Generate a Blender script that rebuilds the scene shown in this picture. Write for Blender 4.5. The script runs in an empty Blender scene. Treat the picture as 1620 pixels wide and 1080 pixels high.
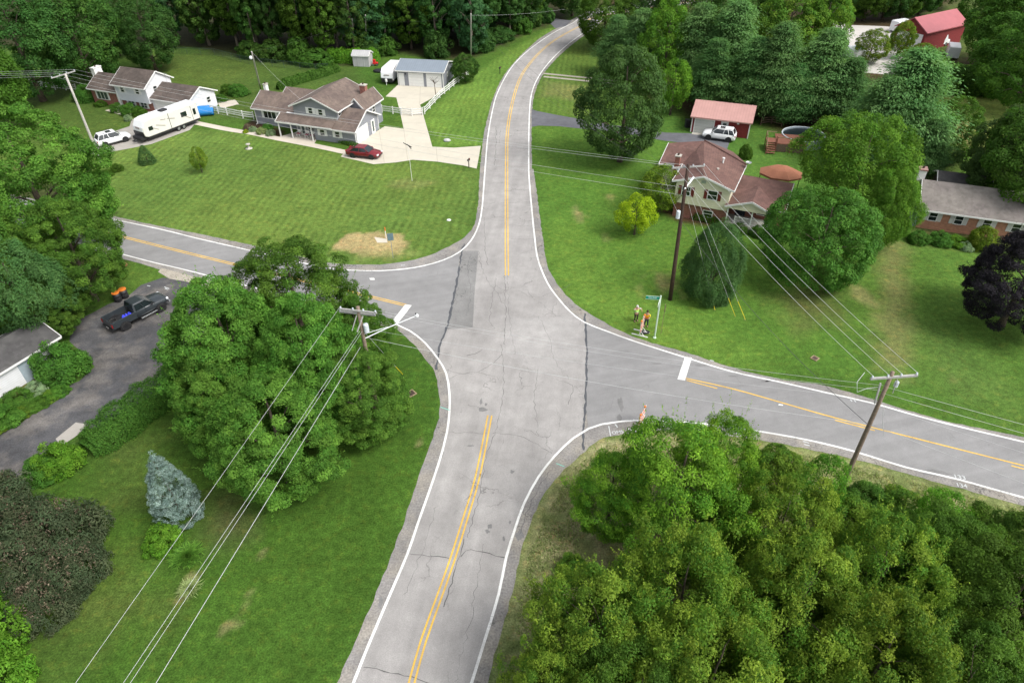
import bpy, bmesh, math, random
import numpy as np
from mathutils import Vector, Matrix
from mathutils.geometry import tessellate_polygon
scn = bpy.context.scene
COL = scn.collection
R = math.radians

# ------------------------------------------------------------------ camera
CH, FPX = 37.9, 1070.0
_p, _r = R(38.3), R(-0.8)
_F = np.array([0, math.cos(_p), -math.sin(_p)]); _X = np.array([1.0, 0, 0]); _U = np.cross(_X, _F)
_X2 = _X * math.cos(_r) + _U * math.sin(_r); _U2 = np.cross(_X2, _F)
cam_d = bpy.data.cameras.new('camera'); cam = bpy.data.objects.new('camera', cam_d); COL.objects.link(cam)
cam_d.sensor_width = 36.0; cam_d.lens = FPX / 1620 * 36; cam_d.clip_end = 6000; cam_d.clip_start = 0.5
cam.matrix_world = Matrix(((_X2[0], _U2[0], -_F[0], 0), (_X2[1], _U2[1], -_F[1], 0), (_X2[2], _U2[2], -_F[2], CH), (0, 0, 0, 1)))
scn.camera = cam

# ------------------------------------------------------------------ sky, sun, exposure
SUN_EL, SUN_AZ = 52, 118      # azimuth measured clockwise from north (+Y)
w = bpy.data.worlds.new('World'); scn.world = w; w.use_nodes = True
nt = w.node_tree; nt.nodes.clear()
out = nt.nodes.new('ShaderNodeOutputWorld'); bg = nt.nodes.new('ShaderNodeBackground')
sky = nt.nodes.new('ShaderNodeTexSky'); sky.sky_type = 'NISHITA'; sky.sun_disc = False
sky.sun_elevation = R(SUN_EL); sky.sun_rotation = R(SUN_AZ); sky.dust_density = 4; sky.air_density = 1.0
hs = nt.nodes.new('ShaderNodeHueSaturation'); hs.inputs['Saturation'].default_value = 0.28
nt.links.new(sky.outputs[0], hs.inputs['Color']); nt.links.new(hs.outputs[0], bg.inputs[0])
bg.inputs[1].default_value = 0.15
nt.links.new(bg.outputs[0], out.inputs[0])
sd = bpy.data.lights.new('sun', 'SUN'); sun = bpy.data.objects.new('sun', sd); COL.objects.link(sun)
sd.energy = 1.5; sd.angle = R(26); sd.color = (1.0, 0.97, 0.92)
_sv = Vector((math.sin(R(SUN_AZ)) * math.cos(R(SUN_EL)), math.cos(R(SUN_AZ)) * math.cos(R(SUN_EL)), math.sin(R(SUN_EL))))
sun.rotation_euler = _sv.to_track_quat('Z', 'Y').to_euler()
sun.location = (0, 0, 80)
vs = scn.view_settings; vs.view_transform = 'Standard'; vs.look = 'None'; vs.gamma = 1; vs.exposure = 0.76
scn.cycles.max_bounces = 6; scn.cycles.diffuse_bounces = 4; scn.cycles.glossy_bounces = 2
scn.cycles.transmission_bounces = 2; scn.cycles.transparent_max_bounces = 4
scn.cycles.use_denoising = True
scn.render.use_persistent_data = False

# ------------------------------------------------------------------ measuring the photograph: pixel -> point at height z
def P(x, y, z=0.0):
    d = _F * FPX + _X2 * (x - 810) + _U2 * (540 - y); t = (z - CH) / d[2]
    return Vector((d[0] * t, d[1] * t, z))
def PP(pts, z=0.0): return [P(x, y, z) for x, y in pts]
def px_per_m(v): return FPX / float(np.dot(np.array(v) - np.array([0, 0, CH]), _F))

# ------------------------------------------------------------------ tagging
def tag(o, label=None, cat=None, group=None, kind=None):
    if label: o['label'] = label
    if cat: o['category'] = cat
    if group: o['group'] = group
    if kind: o['kind'] = kind
    return o
def thing(name, label, cat, loc=(0, 0, 0), rz=0.0, group=None):
    o = bpy.data.objects.new(name, None); COL.objects.link(o); o.empty_display_size = 0.3
    o.location = loc; o.rotation_euler = (0, 0, rz)
    return tag(o, label, cat, group)
def obj(name, me, mats=None, parent=None, loc=None):
    o = bpy.data.objects.new(name, me); COL.objects.link(o)
    if mats is not None and not me.materials:
        for m in (mats if isinstance(mats, (list, tuple)) else [mats]): me.materials.append(m)
    if parent: o.parent = parent
    if loc is not None: o.location = loc
    return o
def copy_tree(o, parent=None):
    c = o.copy(); COL.objects.link(c)
    if parent: c.parent = parent
    for ch in list(o.children): copy_tree(ch, c)
    return c

# ------------------------------------------------------------------ mesh builder
class MB:
    def __init__(s): s.v = []; s.f = []; s.m = []; s.cur = 0
    def add(s, vs, fs):
        n = len(s.v); s.v += [tuple(v) for v in vs]; s.f += [tuple(i + n for i in f) for f in fs]; s.m += [s.cur] * len(fs); return s
    def box(s, x0, x1, y0, y1, z0, z1):
        return s.add([(x0, y0, z0), (x1, y0, z0), (x1, y1, z0), (x0, y1, z0), (x0, y0, z1), (x1, y0, z1), (x1, y1, z1), (x0, y1, z1)],
                     [(0, 3, 2, 1), (4, 5, 6, 7), (0, 1, 5, 4), (1, 2, 6, 5), (2, 3, 7, 6), (3, 0, 4, 7)])
    def bar(s, a, b, w, h=None, up=(0, 0, 1)):
        a = Vector(a); b = Vector(b); h = w if h is None else h
        d = (b - a).normalized(); u = Vector(up)
        if abs(d.dot(u)) > 0.97: u = Vector((0, 1, 0))
        sx = d.cross(u).normalized() * (w / 2); sy = sx.cross(d).normalized() * (h / 2)
        q = [a - sx - sy, a + sx - sy, a + sx + sy, a - sx + sy, b - sx - sy, b + sx - sy, b + sx + sy, b - sx + sy]
        return s.add(q, [(0, 3, 2, 1), (4, 5, 6, 7), (0, 1, 5, 4), (1, 2, 6, 5), (2, 3, 7, 6), (3, 0, 4, 7)])
    def tube(s, pts, rs, n=8, cap=True):
        pts = [Vector(p) for p in pts]
        if not isinstance(rs, (list, tuple)): rs = [rs] * len(pts)
        base = len(s.v); side = None
        for i, p in enumerate(pts):
            d = (pts[min(i + 1, len(pts) - 1)] - pts[max(i - 1, 0)]).normalized()
            u = Vector((0, 0, 1)) if abs(d.z) < 0.9 else Vector((0, 1, 0))
            if side is None or side.cross(d).length < 0.05: side = d.cross(u)
            side = (side - d * side.dot(d)).normalized(); s2 = d.cross(side)
            for k in range(n):
                a = 2 * math.pi * k / n; s.v.append(tuple(p + (side * math.cos(a) + s2 * math.sin(a)) * rs[i]))
        for i in range(len(pts) - 1):
            for k in range(n):
                a = base + i * n; s.f.append((a + k, a + (k + 1) % n, a + n + (k + 1) % n, a + n + k)); s.m.append(s.cur)
        if cap:
            s.f.append(tuple(base + k for k in range(n))[::-1]); s.m.append(s.cur)
            e = base + (len(pts) - 1) * n; s.f.append(tuple(e + k for k in range(n))); s.m.append(s.cur)
        return s
    def cyl(s, a, b, r0, r1=None, n=14): return s.tube([a, b], [r0, r0 if r1 is None else r1], n)
    def lathe(s, prof, c=(0, 0, 0), n=20, sx=1, sy=1):
        base = len(s.v)
        for r, z in prof:
            for k in range(n):
                a = 2 * math.pi * k / n; s.v.append((c[0] + r * sx * math.cos(a), c[1] + r * sy * math.sin(a), c[2] + z))
        for i in range(len(prof) - 1):
            for k in range(n):
                a = base + i * n; s.f.append((a + k, a + (k + 1) % n, a + n + (k + 1) % n, a + n + k)); s.m.append(s.cur)
        s.f.append(tuple(base + k for k in range(n))[::-1]); s.m.append(s.cur)
        e = base + (len(prof) - 1) * n; s.f.append(tuple(e + k for k in range(n))); s.m.append(s.cur)
        return s
    def prism(s, poly, z0, z1):      # poly in xy, counterclockwise
        n = len(poly)
        s.add([(x, y, z0) for x, y in poly] + [(x, y, z1) for x, y in poly],
              [tuple(range(n))[::-1], tuple(range(n, 2 * n))] + [(i, (i + 1) % n, n + (i + 1) % n, n + i) for i in range(n)])
        return s
    def rings(s, rings, cap=True):   # list of equal-length closed rings
        n = len(rings[0]); base = len(s.v)
        for r_ in rings: s.v += [tuple(p) for p in r_]
        for i in range(len(rings) - 1):
            for k in range(n):
                a = base + i * n; s.f.append((a + k, a + (k + 1) % n, a + n + (k + 1) % n, a + n + k)); s.m.append(s.cur)
        if cap:
            s.f.append(tuple(base + k for k in range(n))[::-1]); s.m.append(s.cur)
            e = base + (len(rings) - 1) * n; s.f.append(tuple(e + k for k in range(n))); s.m.append(s.cur)
        return s
    def mesh(s, name, smooth=False):
        me = bpy.data.meshes.new(name); me.from_pydata(s.v, [], s.f); me.update()
        if any(s.m): me.polygons.foreach_set('material_index', s.m)
        if smooth: me.shade_smooth()
        return me
    def build(s, name, mat, parent=None, smooth=False, bevel=0):
        o = obj(name, s.mesh(name, smooth), mat, parent)
        bm = bmesh.new(); bm.from_mesh(o.data); bmesh.ops.recalc_face_normals(bm, faces=bm.faces[:]); bm.to_mesh(o.data); bm.free()
        if bevel:
            b = o.modifiers.new('bevel', 'BEVEL'); b.width = bevel; b.segments = 2; b.limit_method = 'ANGLE'; b.angle_limit = R(35)
        return o

# ------------------------------------------------------------------ materials
def _n(nt, t, **k):
    n = nt.nodes.new('ShaderNode' + t)
    for a, b in k.items(): setattr(n, a, b)
    return n
def material(name, col, rough=0.75, var=0.12, scale=3.0, bump=0.0, bscale=30.0, metal=0.0, pattern=None, spec=0.4, col2=None, emit=None, world=False, detail=6):
    """Principled surface: base colour broken up by two noises (wear and dirt), optional siding / brick / shingle / seam pattern."""
    m = bpy.data.materials.new(name); m.use_nodes = True; nt = m.node_tree
    b = nt.nodes['Principled BSDF']; b.inputs['Roughness'].default_value = rough; b.inputs['Metallic'].default_value = metal
    b.inputs['Specular IOR Level'].default_value = spec
    L = nt.links.new
    if world: g = _n(nt, 'NewGeometry'); vec = g.outputs['Position']
    else: g = _n(nt, 'TexCoord'); vec = g.outputs['Object']
    n1 = _n(nt, 'TexNoise'); n1.inputs['Scale'].default_value = scale; n1.inputs['Detail'].default_value = detail; L(vec, n1.inputs['Vector'])
    mr = _n(nt, 'MapRange'); mr.inputs['From Min'].default_value = 0.25; mr.inputs['From Max'].default_value = 0.75
    mr.inputs['To Min'].default_value = 1 - var; mr.inputs['To Max'].default_value = 1 + var; L(n1.outputs[0], mr.inputs['Value'])
    vm = _n(nt, 'VectorMath', operation='SCALE')
    if col2:
        mx = _n(nt, 'MixRGB'); mx.inputs[1].default_value = (*col, 1); mx.inputs[2].default_value = (*col2, 1)
        n2 = _n(nt, 'TexNoise'); n2.inputs['Scale'].default_value = scale * 0.35; n2.inputs['Detail'].default_value = 8; L(vec, n2.inputs['Vector'])
        m2 = _n(nt, 'MapRange'); m2.inputs['From Min'].default_value = 0.42; m2.inputs['From Max'].default_value = 0.62; L(n2.outputs[0], m2.inputs['Value'])
        L(m2.outputs[0], mx.inputs[0]); L(mx.outputs[0], vm.inputs[0])
    else: vm.inputs[0].default_value = col
    L(mr.outputs[0], vm.inputs['Scale']); cur = vm.outputs[0]; hgt = None
    if pattern in ('siding', 'seam', 'shingle', 'boards', 'panel'):
        sx = _n(nt, 'SeparateXYZ'); L(vec, sx.inputs[0])
        per = {'siding': 0.2, 'seam': 0.4, 'shingle': 0.16, 'boards': 0.22, 'panel': 0.5}[pattern]
        ax = {'siding': 2, 'seam': 0, 'shingle': 2, 'boards': 0, 'panel': 2}[pattern]
        src = sx.outputs[ax]
        if pattern in ('boards',):
            ad = _n(nt, 'Math', operation='ADD'); L(sx.outputs[0], ad.inputs[0]); L(sx.outputs[1], ad.inputs[1]); src = ad.outputs[0]
        if pattern == 'shingle': per = 0.075
        dv = _n(nt, 'Math', operation='DIVIDE'); L(src, dv.inputs[0]); dv.inputs[1].default_value = per
        fr = _n(nt, 'Math', operation='FRACT'); L(dv.outputs[0], fr.inputs[0])
        m3 = _n(nt, 'MapRange'); m3.inputs['From Min'].default_value = 0.0; m3.inputs['From Max'].default_value = 0.18 if pattern != 'shingle' else 0.5
        m3.inputs['To Min'].default_value = {'siding': 0.72, 'seam': 0.78, 'shingle': 0.86, 'boards': 0.7, 'panel': 0.75}[pattern]; m3.inputs['To Max'].default_value = 1.0
        L(fr.outputs[0], m3.inputs['Value'])
        v2 = _n(nt, 'VectorMath', operation='SCALE'); L(cur, v2.inputs[0]); L(m3.outputs[0], v2.inputs['Scale']); cur = v2.outputs[0]; hgt = m3.outputs[0]
    if pattern == 'shingle':
        vo = _n(nt, 'TexVoronoi'); vo.inputs['Scale'].default_value = 3.2; L(vec, vo.inputs['Vector'])
        hv = _n(nt, 'SeparateColor'); L(vo.outputs['Color'], hv.inputs[0])
        m4 = _n(nt, 'MapRange'); m4.inputs['To Min'].default_value = 0.86; m4.inputs['To Max'].default_value = 1.12; L(hv.outputs[0], m4.inputs['Value'])
        v3 = _n(nt, 'VectorMath', operation='SCALE'); L(cur, v3.inputs[0]); L(m4.outputs[0], v3.inputs['Scale']); cur = v3.outputs[0]
    if pattern == 'brick':
        sx = _n(nt, 'SeparateXYZ'); L(vec, sx.inputs[0]); ad = _n(nt, 'Math', operation='ADD'); L(sx.outputs[0], ad.inputs[0]); L(sx.outputs[1], ad.inputs[1])
        cb = _n(nt, 'CombineXYZ'); L(ad.outputs[0], cb.inputs[0]); L(sx.outputs[2], cb.inputs[1])
        br = _n(nt, 'TexBrick'); br.inputs['Scale'].default_value = 1.0; br.inputs['Brick Width'].default_value = 0.24; br.inputs['Row Height'].default_value = 0.08
        br.inputs['Mortar Size'].default_value = 0.012; L(cb.outputs[0], br.inputs['Vector'])
        br.inputs['Color1'].default_value = (*[c * 1.15 for c in col], 1); br.inputs['Color2'].default_value = (*[c * 0.8 for c in col], 1)
        br.inputs['Mortar'].default_value = (*[min(1, c * 0.6 + 0.12) for c in col], 1)
        v2 = _n(nt, 'VectorMath', operation='SCALE'); L(br.outputs[0], v2.inputs[0]); L(mr.outputs[0], v2.inputs['Scale']); cur = v2.outputs[0]
    L(cur, b.inputs['Base Color'])
    if emit: b.inputs['Emission Color'].default_value = (*emit[0], 1); b.inputs['Emission Strength'].default_value = emit[1]
    if bump:
        nb = _n(nt, 'TexNoise'); nb.inputs['Scale'].default_value = bscale; nb.inputs['Detail'].default_value = 5; L(vec, nb.inputs['Vector'])
        bp = _n(nt, 'Bump'); bp.inputs['Strength'].default_value = bump; bp.inputs['Distance'].default_value = 0.05; L(nb.outputs[0], bp.inputs['Height']); L(bp.outputs[0], b.inputs['Normal'])
    return m
def leaf_material(name, base, tip, rough=0.62, trans=0.38):
    m = bpy.data.materials.new(name); m.use_nodes = True; nt = m.node_tree; L = nt.links.new
    b = nt.nodes['Principled BSDF']; b.inputs['Roughness'].default_value = rough; b.inputs['Specular IOR Level'].default_value = 0.12
    at = _n(nt, 'Attribute', attribute_name='tint'); sc = _n(nt, 'SeparateColor'); L(at.outputs['Color'], sc.inputs[0])
    oi = _n(nt, 'ObjectInfo')
    mx = _n(nt, 'MixRGB'); mx.inputs[1].default_value = (*base, 1); mx.inputs[2].default_value = (*tip, 1); L(sc.outputs[0], mx.inputs[0])
    m1 = _n(nt, 'MapRange'); m1.inputs['To Min'].default_value = 0.62; m1.inputs['To Max'].default_value = 1.38; L(sc.outputs[1], m1.inputs['Value'])
    v1 = _n(nt, 'VectorMath', operation='SCALE'); L(mx.outputs[0], v1.inputs[0]); L(m1.outputs[0], v1.inputs['Scale'])
    hs = _n(nt, 'HueSaturation'); m2 = _n(nt, 'MapRange'); m2.inputs['To Min'].default_value = 0.495; m2.inputs['To Max'].default_value = 0.51; L(oi.outputs['Random'], m2.inputs['Value'])
    L(m2.outputs[0], hs.inputs['Hue']); L(v1.outputs[0], hs.inputs['Color'])
    m3 = _n(nt, 'MapRange'); m3.inputs['To Min'].default_value = 0.88; m3.inputs['To Max'].default_value = 1.1; L(oi.outputs['Random'], m3.inputs['Value']); L(m3.outputs[0], hs.inputs['Value'])
    L(hs.outputs[0], b.inputs['Base Color'])
    tr = _n(nt, 'BsdfTranslucent'); v2 = _n(nt, 'VectorMath', operation='MULTIPLY'); L(hs.outputs[0], v2.inputs[0]); v2.inputs[1].default_value = (1.15, 1.2, 0.6); L(v2.outputs[0], tr.inputs['Color'])
    ms = _n(nt, 'MixShader'); ms.inputs[0].default_value = trans; L(b.outputs[0], ms.inputs[1]); L(tr.outputs[0], ms.inputs[2])
    L(ms.outputs[0], nt.nodes['Material Output'].inputs['Surface'])
    return m
MT = {}
def mt(name, *a, **k):
    MT[name] = material(name, *a, **k); return MT[name]
mt('white_paint', (0.72, 0.72, 0.70), 0.5, 0.05, 4)
mt('white_siding', (0.66, 0.67, 0.69), 0.6, 0.05, 2, pattern='siding')
mt('shaded_white_siding', (0.58, 0.60, 0.65), 0.6, 0.05, 2, pattern='siding')  # white siding again, with the front wall's shade put into the colour
mt('grey_siding', (0.235, 0.245, 0.275), 0.65, 0.06, 2, pattern='siding')
mt('cream_siding', (0.70, 0.67, 0.50), 0.6, 0.06, 2, pattern='siding')
mt('red_brick', (0.26, 0.085, 0.055), 0.85, 0.2, 3, pattern='brick')
mt('orange_brick', (0.42, 0.185, 0.10), 0.85, 0.2, 3, pattern='brick')
mt('brown_shingle', (0.105, 0.083, 0.072), 0.9, 0.22, 1.2, bump=0.3, bscale=40, pattern='shingle', col2=(0.075, 0.06, 0.052))
mt('taupe_shingle', (0.155, 0.118, 0.098), 0.9, 0.2, 1.0, bump=0.3, bscale=40, pattern='shingle', col2=(0.12, 0.09, 0.078))
mt('red_shingle', (0.145, 0.080, 0.066), 0.9, 0.18, 1.0, bump=0.3, bscale=40, pattern='shingle', col2=(0.125, 0.066, 0.056))
mt('grey_shingle', (0.190, 0.172, 0.155), 0.9, 0.18, 1.0, bump=0.3, bscale=40, pattern='shingle', col2=(0.17, 0.15, 0.14))
mt('dark_shingle', (0.062, 0.06, 0.06), 0.9, 0.2, 1.2, bump=0.3, bscale=40, pattern='shingle', col2=(0.085, 0.083, 0.08))
mt('salmon_roof', (0.44, 0.25, 0.225), 0.45, 0.08, 1, pattern='seam')
mt('barn_roof', (0.36, 0.10, 0.11), 0.4, 0.08, 1, pattern='seam')
mt('blue_grey_roof', (0.20, 0.235, 0.275), 0.45, 0.06, 1, pattern='seam')
mt('light_roof', (0.42, 0.42, 0.42), 0.6, 0.1, 1, pattern='seam')
mt('red_boards', (0.19, 0.022, 0.024), 0.7, 0.25, 3, pattern='boards')
mt('shutter_red', (0.15, 0.025, 0.02), 0.6, 0.1, 5)
mt('glass', (0.015, 0.022, 0.024), 0.06, 0.3, 1, spec=0.8)
mt('curtain_glass', (0.06, 0.085, 0.08), 0.08, 0.4, 2, spec=0.8)
mt('white_door', (0.74, 0.74, 0.72), 0.45, 0.04, 3, pattern='panel')
mt('beige_door', (0.50, 0.51, 0.48), 0.5, 0.06, 3, pattern='panel')
mt('pole_wood', (0.21, 0.16, 0.12), 0.9, 0.3, 6, bump=0.4, bscale=30)
mt('pole_pale', (0.42, 0.40, 0.36), 0.9, 0.2, 6, bump=0.4)
mt('pole_dark', (0.05, 0.028, 0.02), 0.8, 0.35, 4, bump=0.4)
mt('arm_wood', (0.34, 0.335, 0.32), 0.85, 0.2, 6)
mt('galvanised', (0.42, 0.44, 0.44), 0.45, 0.1, 5, metal=0.6)
mt('lamp_white', (0.75, 0.77, 0.78), 0.4, 0.05, 5)
mt('transformer_grey', (0.55, 0.60, 0.64), 0.45, 0.08, 6)
mt('wire_pale', (0.50, 0.51, 0.50), 0.5, 0.1, 1)
mt('wire_dark', (0.06, 0.06, 0.06), 0.6, 0.1, 1)
mt('rubber', (0.018, 0.018, 0.018), 0.85, 0.2, 10)
mt('rim', (0.45, 0.46, 0.47), 0.3, 0.1, 10, metal=0.8)
mt('car_white', (0.78, 0.79, 0.80), 0.22, 0.02, 2, spec=0.6)
mt('car_red', (0.16, 0.012, 0.018), 0.2, 0.05, 2, spec=0.7)
mt('truck_dark', (0.03, 0.037, 0.042), 0.3, 0.08, 2, spec=0.6)
mt('trim_black', (0.02, 0.02, 0.022), 0.5, 0.1, 8)
mt('tail_red', (0.35, 0.01, 0.01), 0.25, 0.05, 8)
mt('headlight', (0.7, 0.72, 0.75), 0.12, 0.05, 8)
mt('trailer_cream', (0.66, 0.645, 0.59), 0.4, 0.04, 2)
mt('swoosh_grey', (0.28, 0.24, 0.22), 0.4, 0.1, 4)
mt('tarp_blue', (0.02, 0.19, 0.50), 0.5, 0.15, 4, bump=0.6, bscale=6)
mt('cargo_blue', (0.045, 0.06, 0.62), 0.45, 0.5, 8)
mt('orange_plastic', (0.70, 0.20, 0.03), 0.5, 0.1, 6)
mt('sign_orange', (0.80, 0.13, 0.02), 0.45, 0.05, 6)
mt('sign_green', (0.0, 0.26, 0.17), 0.4, 0.05, 6)
mt('sign_white', (0.72, 0.82, 0.72), 0.4, 0.05, 6)
mt('sign_red', (0.5, 0.015, 0.02), 0.4, 0.05, 6)
mt('sign_back', (0.13, 0.20, 0.22), 0.5, 0.1, 6)
mt('post_green', (0.50, 0.62, 0.50), 0.6, 0.1, 4)
mt('post_rust', (0.24, 0.19, 0.11), 0.8, 0.35, 5)
mt('yellow_guard', (0.72, 0.55, 0.02), 0.5, 0.08, 6)
mt('utility_green', (0.20, 0.33, 0.27), 0.55, 0.1, 6)
mt('hi_vis_lime', (0.42, 0.75, 0.12), 0.8, 0.1, 8)
mt('hi_vis_yellow', (0.80, 0.62, 0.02), 0.8, 0.1, 8)
mt('hi_vis_orange', (0.80, 0.20, 0.01), 0.8, 0.1, 8)
mt('skin', (0.42, 0.24, 0.16), 0.6, 0.08, 8)
mt('hair', (0.05, 0.03, 0.02), 0.8, 0.2, 20)
mt('cap_pale', (0.5, 0.5, 0.45), 0.8, 0.1, 8)
mt('cloth_dark', (0.025, 0.032, 0.045), 0.9, 0.2, 10)
mt('cloth_brown', (0.06, 0.045, 0.035), 0.9, 0.2, 10)
mt('cloth_white', (0.55, 0.55, 0.52), 0.9, 0.1, 10)
mt('deck_wood', (0.21, 0.085, 0.055), 0.8, 0.2, 3, pattern='boards')
mt('lattice', (0.12, 0.085, 0.06), 0.85, 0.3, 8)
mt('pool_cover', (0.008, 0.014, 0.018), 0.35, 0.3, 3)
mt('pool_wall', (0.30, 0.36, 0.40), 0.5, 0.1, 3)
mt('canopy_brown', (0.34, 0.14, 0.08), 0.85, 0.1, 3)
mt('bark', (0.10, 0.078, 0.058), 0.95, 0.35, 3, bump=0.6, bscale=12)
mt('bark_pale', (0.20, 0.17, 0.13), 0.95, 0.3, 3, bump=0.6, bscale=12)
mt('rock', (0.42, 0.42, 0.42), 0.85, 0.2, 3, bump=0.5, bscale=5)
mt('concrete_trim', (0.42, 0.40, 0.35), 0.85, 0.12, 3)
mt('cushion', (0.30, 0.03, 0.07), 0.8, 0.1, 5)
mt('cast_iron', (0.07, 0.045, 0.035), 0.8, 0.3, 8)
mt('bin_black', (0.02, 0.022, 0.024), 0.6, 0.1, 6)
mt('toy_red', (0.5, 0.02, 0.02), 0.5, 0.1, 6)
mt('aqua', (0.05, 0.42, 0.48), 0.5, 0.1, 6)
mt('flower_yellow', (0.55, 0.36, 0.03), 0.8, 0.2, 6)
mt('chain_link', (0.045, 0.075, 0.06), 0.6, 0.2, 6)
# =================================================================== GROUND
def vnoise(x, y, s, seed):
    """smooth value noise in metres"""
    rg = np.random.default_rng(seed); N = 256; T = rg.random((N, N))
    u = x / s; v = y / s; i = np.floor(u).astype(int); j = np.floor(v).astype(int); fu = u - i; fv = v - j
    fu = fu * fu * (3 - 2 * fu); fv = fv * fv * (3 - 2 * fv)
    a = T[i % N, j % N]; b = T[(i + 1) % N, j % N]; c = T[i % N, (j + 1) % N]; d = T[(i + 1) % N, (j + 1) % N]
    return (a * (1 - fu) + b * fu) * (1 - fv) + (c * (1 - fu) + d * fu) * fv
def fnoise(x, y, s, seed): return (vnoise(x, y, s, seed) + 0.5 * vnoise(x, y, s / 2.1, seed + 1) + 0.25 * vnoise(x, y, s / 4.3, seed + 2)) / 1.75
def sdist(x, y, poly):
    """signed distance (positive inside) to a polygon, vectorised"""
    d = np.full(x.shape, 1e9); ins = np.zeros(x.shape, bool); n = len(poly)
    for i in range(n):
        ax, ay = poly[i][0], poly[i][1]; bx, by = poly[(i + 1) % n][0], poly[(i + 1) % n][1]
        ex, ey = bx - ax, by - ay; wx, wy = x - ax, y - ay
        t = np.clip((wx * ex + wy * ey) / (ex * ex + ey * ey + 1e-9), 0, 1)
        d = np.minimum(d, np.hypot(wx - ex * t, wy - ey * t))
        c = (ay > y) != (by > y)
        ins ^= c & (x < (bx - ax) * (y - ay) / ((by - ay) if by != ay else 1e-9) + ax)
    return np.where(ins, d, -d)
def axis(lo, hi, step, far):
    a = list(np.arange(lo, hi, step)); s = step
    while a[-1] < far: s *= 1.35; a.append(a[-1] + s)
    s = step; b = []; q = lo
    while q > -far: s *= 1.35; q -= s; b.append(q)
    return np.array(b[::-1] + a)
gx = axis(-100, 100, 0.42, 3000); gy = axis(12, 170, 0.42, 3000)
GX, GY = np.meshgrid(gx, gy, indexing='ij')
X = GX.ravel(); Y = GY.ravel()
n1 = fnoise(X, Y, 6, 11); n2 = fnoise(X, Y, 1.6, 21); n3 = fnoise(X, Y, 14, 31)
base = np.array([0.062, 0.118, 0.022])
C = np.tile(base, (len(X), 1)); stripe = np.zeros(len(X)); stripe2 = np.zeros(len(X))
def zone(px, col, soft=1.0, edge=1.0, amt=1.0, raw=False):
    poly = [tuple(P(a, b)[:2]) for a, b in px] if not raw else px
    s = sdist(X, Y, poly) + (n2 - 0.5) * edge * 2
    m = np.clip(s / soft * 0.5 + 0.5, 0, 1) * amt
    C[:] = C * (1 - m[:, None]) + np.array(col) * m[:, None]; return m
# north-west lawn: pale, mown twice in crossing stripes
nw = [(-60, 235), (150, 258), (215, 205), (240, 228), (300, 205), (400, 210), (545, 246), (590, 262), (655, 254), (757, 268), (757, 330), (745, 360), (700, 396), (640, 416), (530, 420), (380, 396), (180, 345), (-60, 290)]
m = zone(nw, (0.098, 0.150, 0.036), 0.8, 0.3); stripe = np.maximum(stripe, m); stripe2 = np.maximum(stripe2, m * 0.9)
m = zone([(150, 335), (380, 388), (530, 412), (530, 424), (380, 400), (150, 352)], (0.105, 0.185, 0.045), 0.8, 0.3)
m = zone([(670, 184), (745, 120), (800, 85), (870, 45), (884, 44), (820, 95), (790, 130), (772, 185), (762, 230), (690, 234)], (0.108, 0.180, 0.038), 0.8, 0.3); stripe = np.maximum(stripe, m * 0.9)
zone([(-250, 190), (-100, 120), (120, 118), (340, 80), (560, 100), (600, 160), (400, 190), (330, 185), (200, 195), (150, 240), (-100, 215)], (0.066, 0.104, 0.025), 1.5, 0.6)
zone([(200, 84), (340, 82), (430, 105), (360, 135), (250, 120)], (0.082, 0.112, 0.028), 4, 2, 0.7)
# north-east lawn
zone([(842, 198), (960, 208), (1060, 222), (1110, 330), (1260, 330), (1300, 500), (1380, 590), (1160, 580), (1000, 530), (900, 480), (860, 400), (846, 300)], (0.074, 0.142, 0.026), 1, 0.4)
m = zone([(845, 200), (870, 200), (900, 330), (935, 420), (1010, 480), (1200, 560), (1200, 582), (1000, 530), (905, 480), (862, 400), (848, 300)], (0.092, 0.158, 0.030), 2, 0.6, 0.8)
zone([(1050, 165), (1090, 190), (1200, 190), (1300, 235), (1270, 330), (1160, 300), (1150, 240), (1100, 215), (1050, 205)], (0.072, 0.145, 0.030), 1.5, 0.5)
m = zone([(886, 90), (945, 40), (960, 110), (945, 190), (850, 175), (850, 135)], (0.085, 0.135, 0.030), 1, 0.4); stripe = np.maximum(stripe, m * 1.2)
zone([(862, 128), (925, 136), (922, 160), (858, 152)], (0.17, 0.165, 0.07), 1.5, 1.2, 0.7)
zone([(1380, 360), (1640, 370), (1640, 690), (1500, 660), (1380, 590), (1340, 520), (1330, 400)], (0.080, 0.140, 0.028), 3, 2)
zone([(1400, 380), (1425, 385), (1432, 470), (1440, 600), (1385, 580), (1392, 470)], (0.21, 0.165, 0.09), 1.0, 1.2, 0.55)
zone([(1440, 500), (1560, 560), (1600, 650), (1520, 640), (1460, 590)], (0.11, 0.13, 0.05), 2.5, 2.0, 0.3)
zone([(1220, 470), (1300, 450), (1330, 500), (1270, 520)], (0.12, 0.10, 0.05), 2, 1.5, 0.6)
for a, b, rr in ((912, 332, 1.0), (918, 345, 1.2), (931, 345, .8), (955, 372, .9), (966, 312, .8), (1001, 420, 1.0), (1018, 436, .9), (1010, 455, .8), (1046, 447, 1.3), (1066, 446, 1.1), (1080, 465, .8), (1485 * .92, 470, 2.0), (1340, 560, .6), (1500, 590, .9)):
    c = P(a, b); s = rr * 1.1 - np.hypot((X - c.x) * 1.4, (Y - c.y) * 0.6) + (n2 - 0.5) * 2.4; mm = np.clip(s - .35, 0, 1) * 0.5; C[:] = C * (1 - mm[:, None]) + np.array((0.27, 0.20, 0.12)) * mm[:, None]
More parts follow.
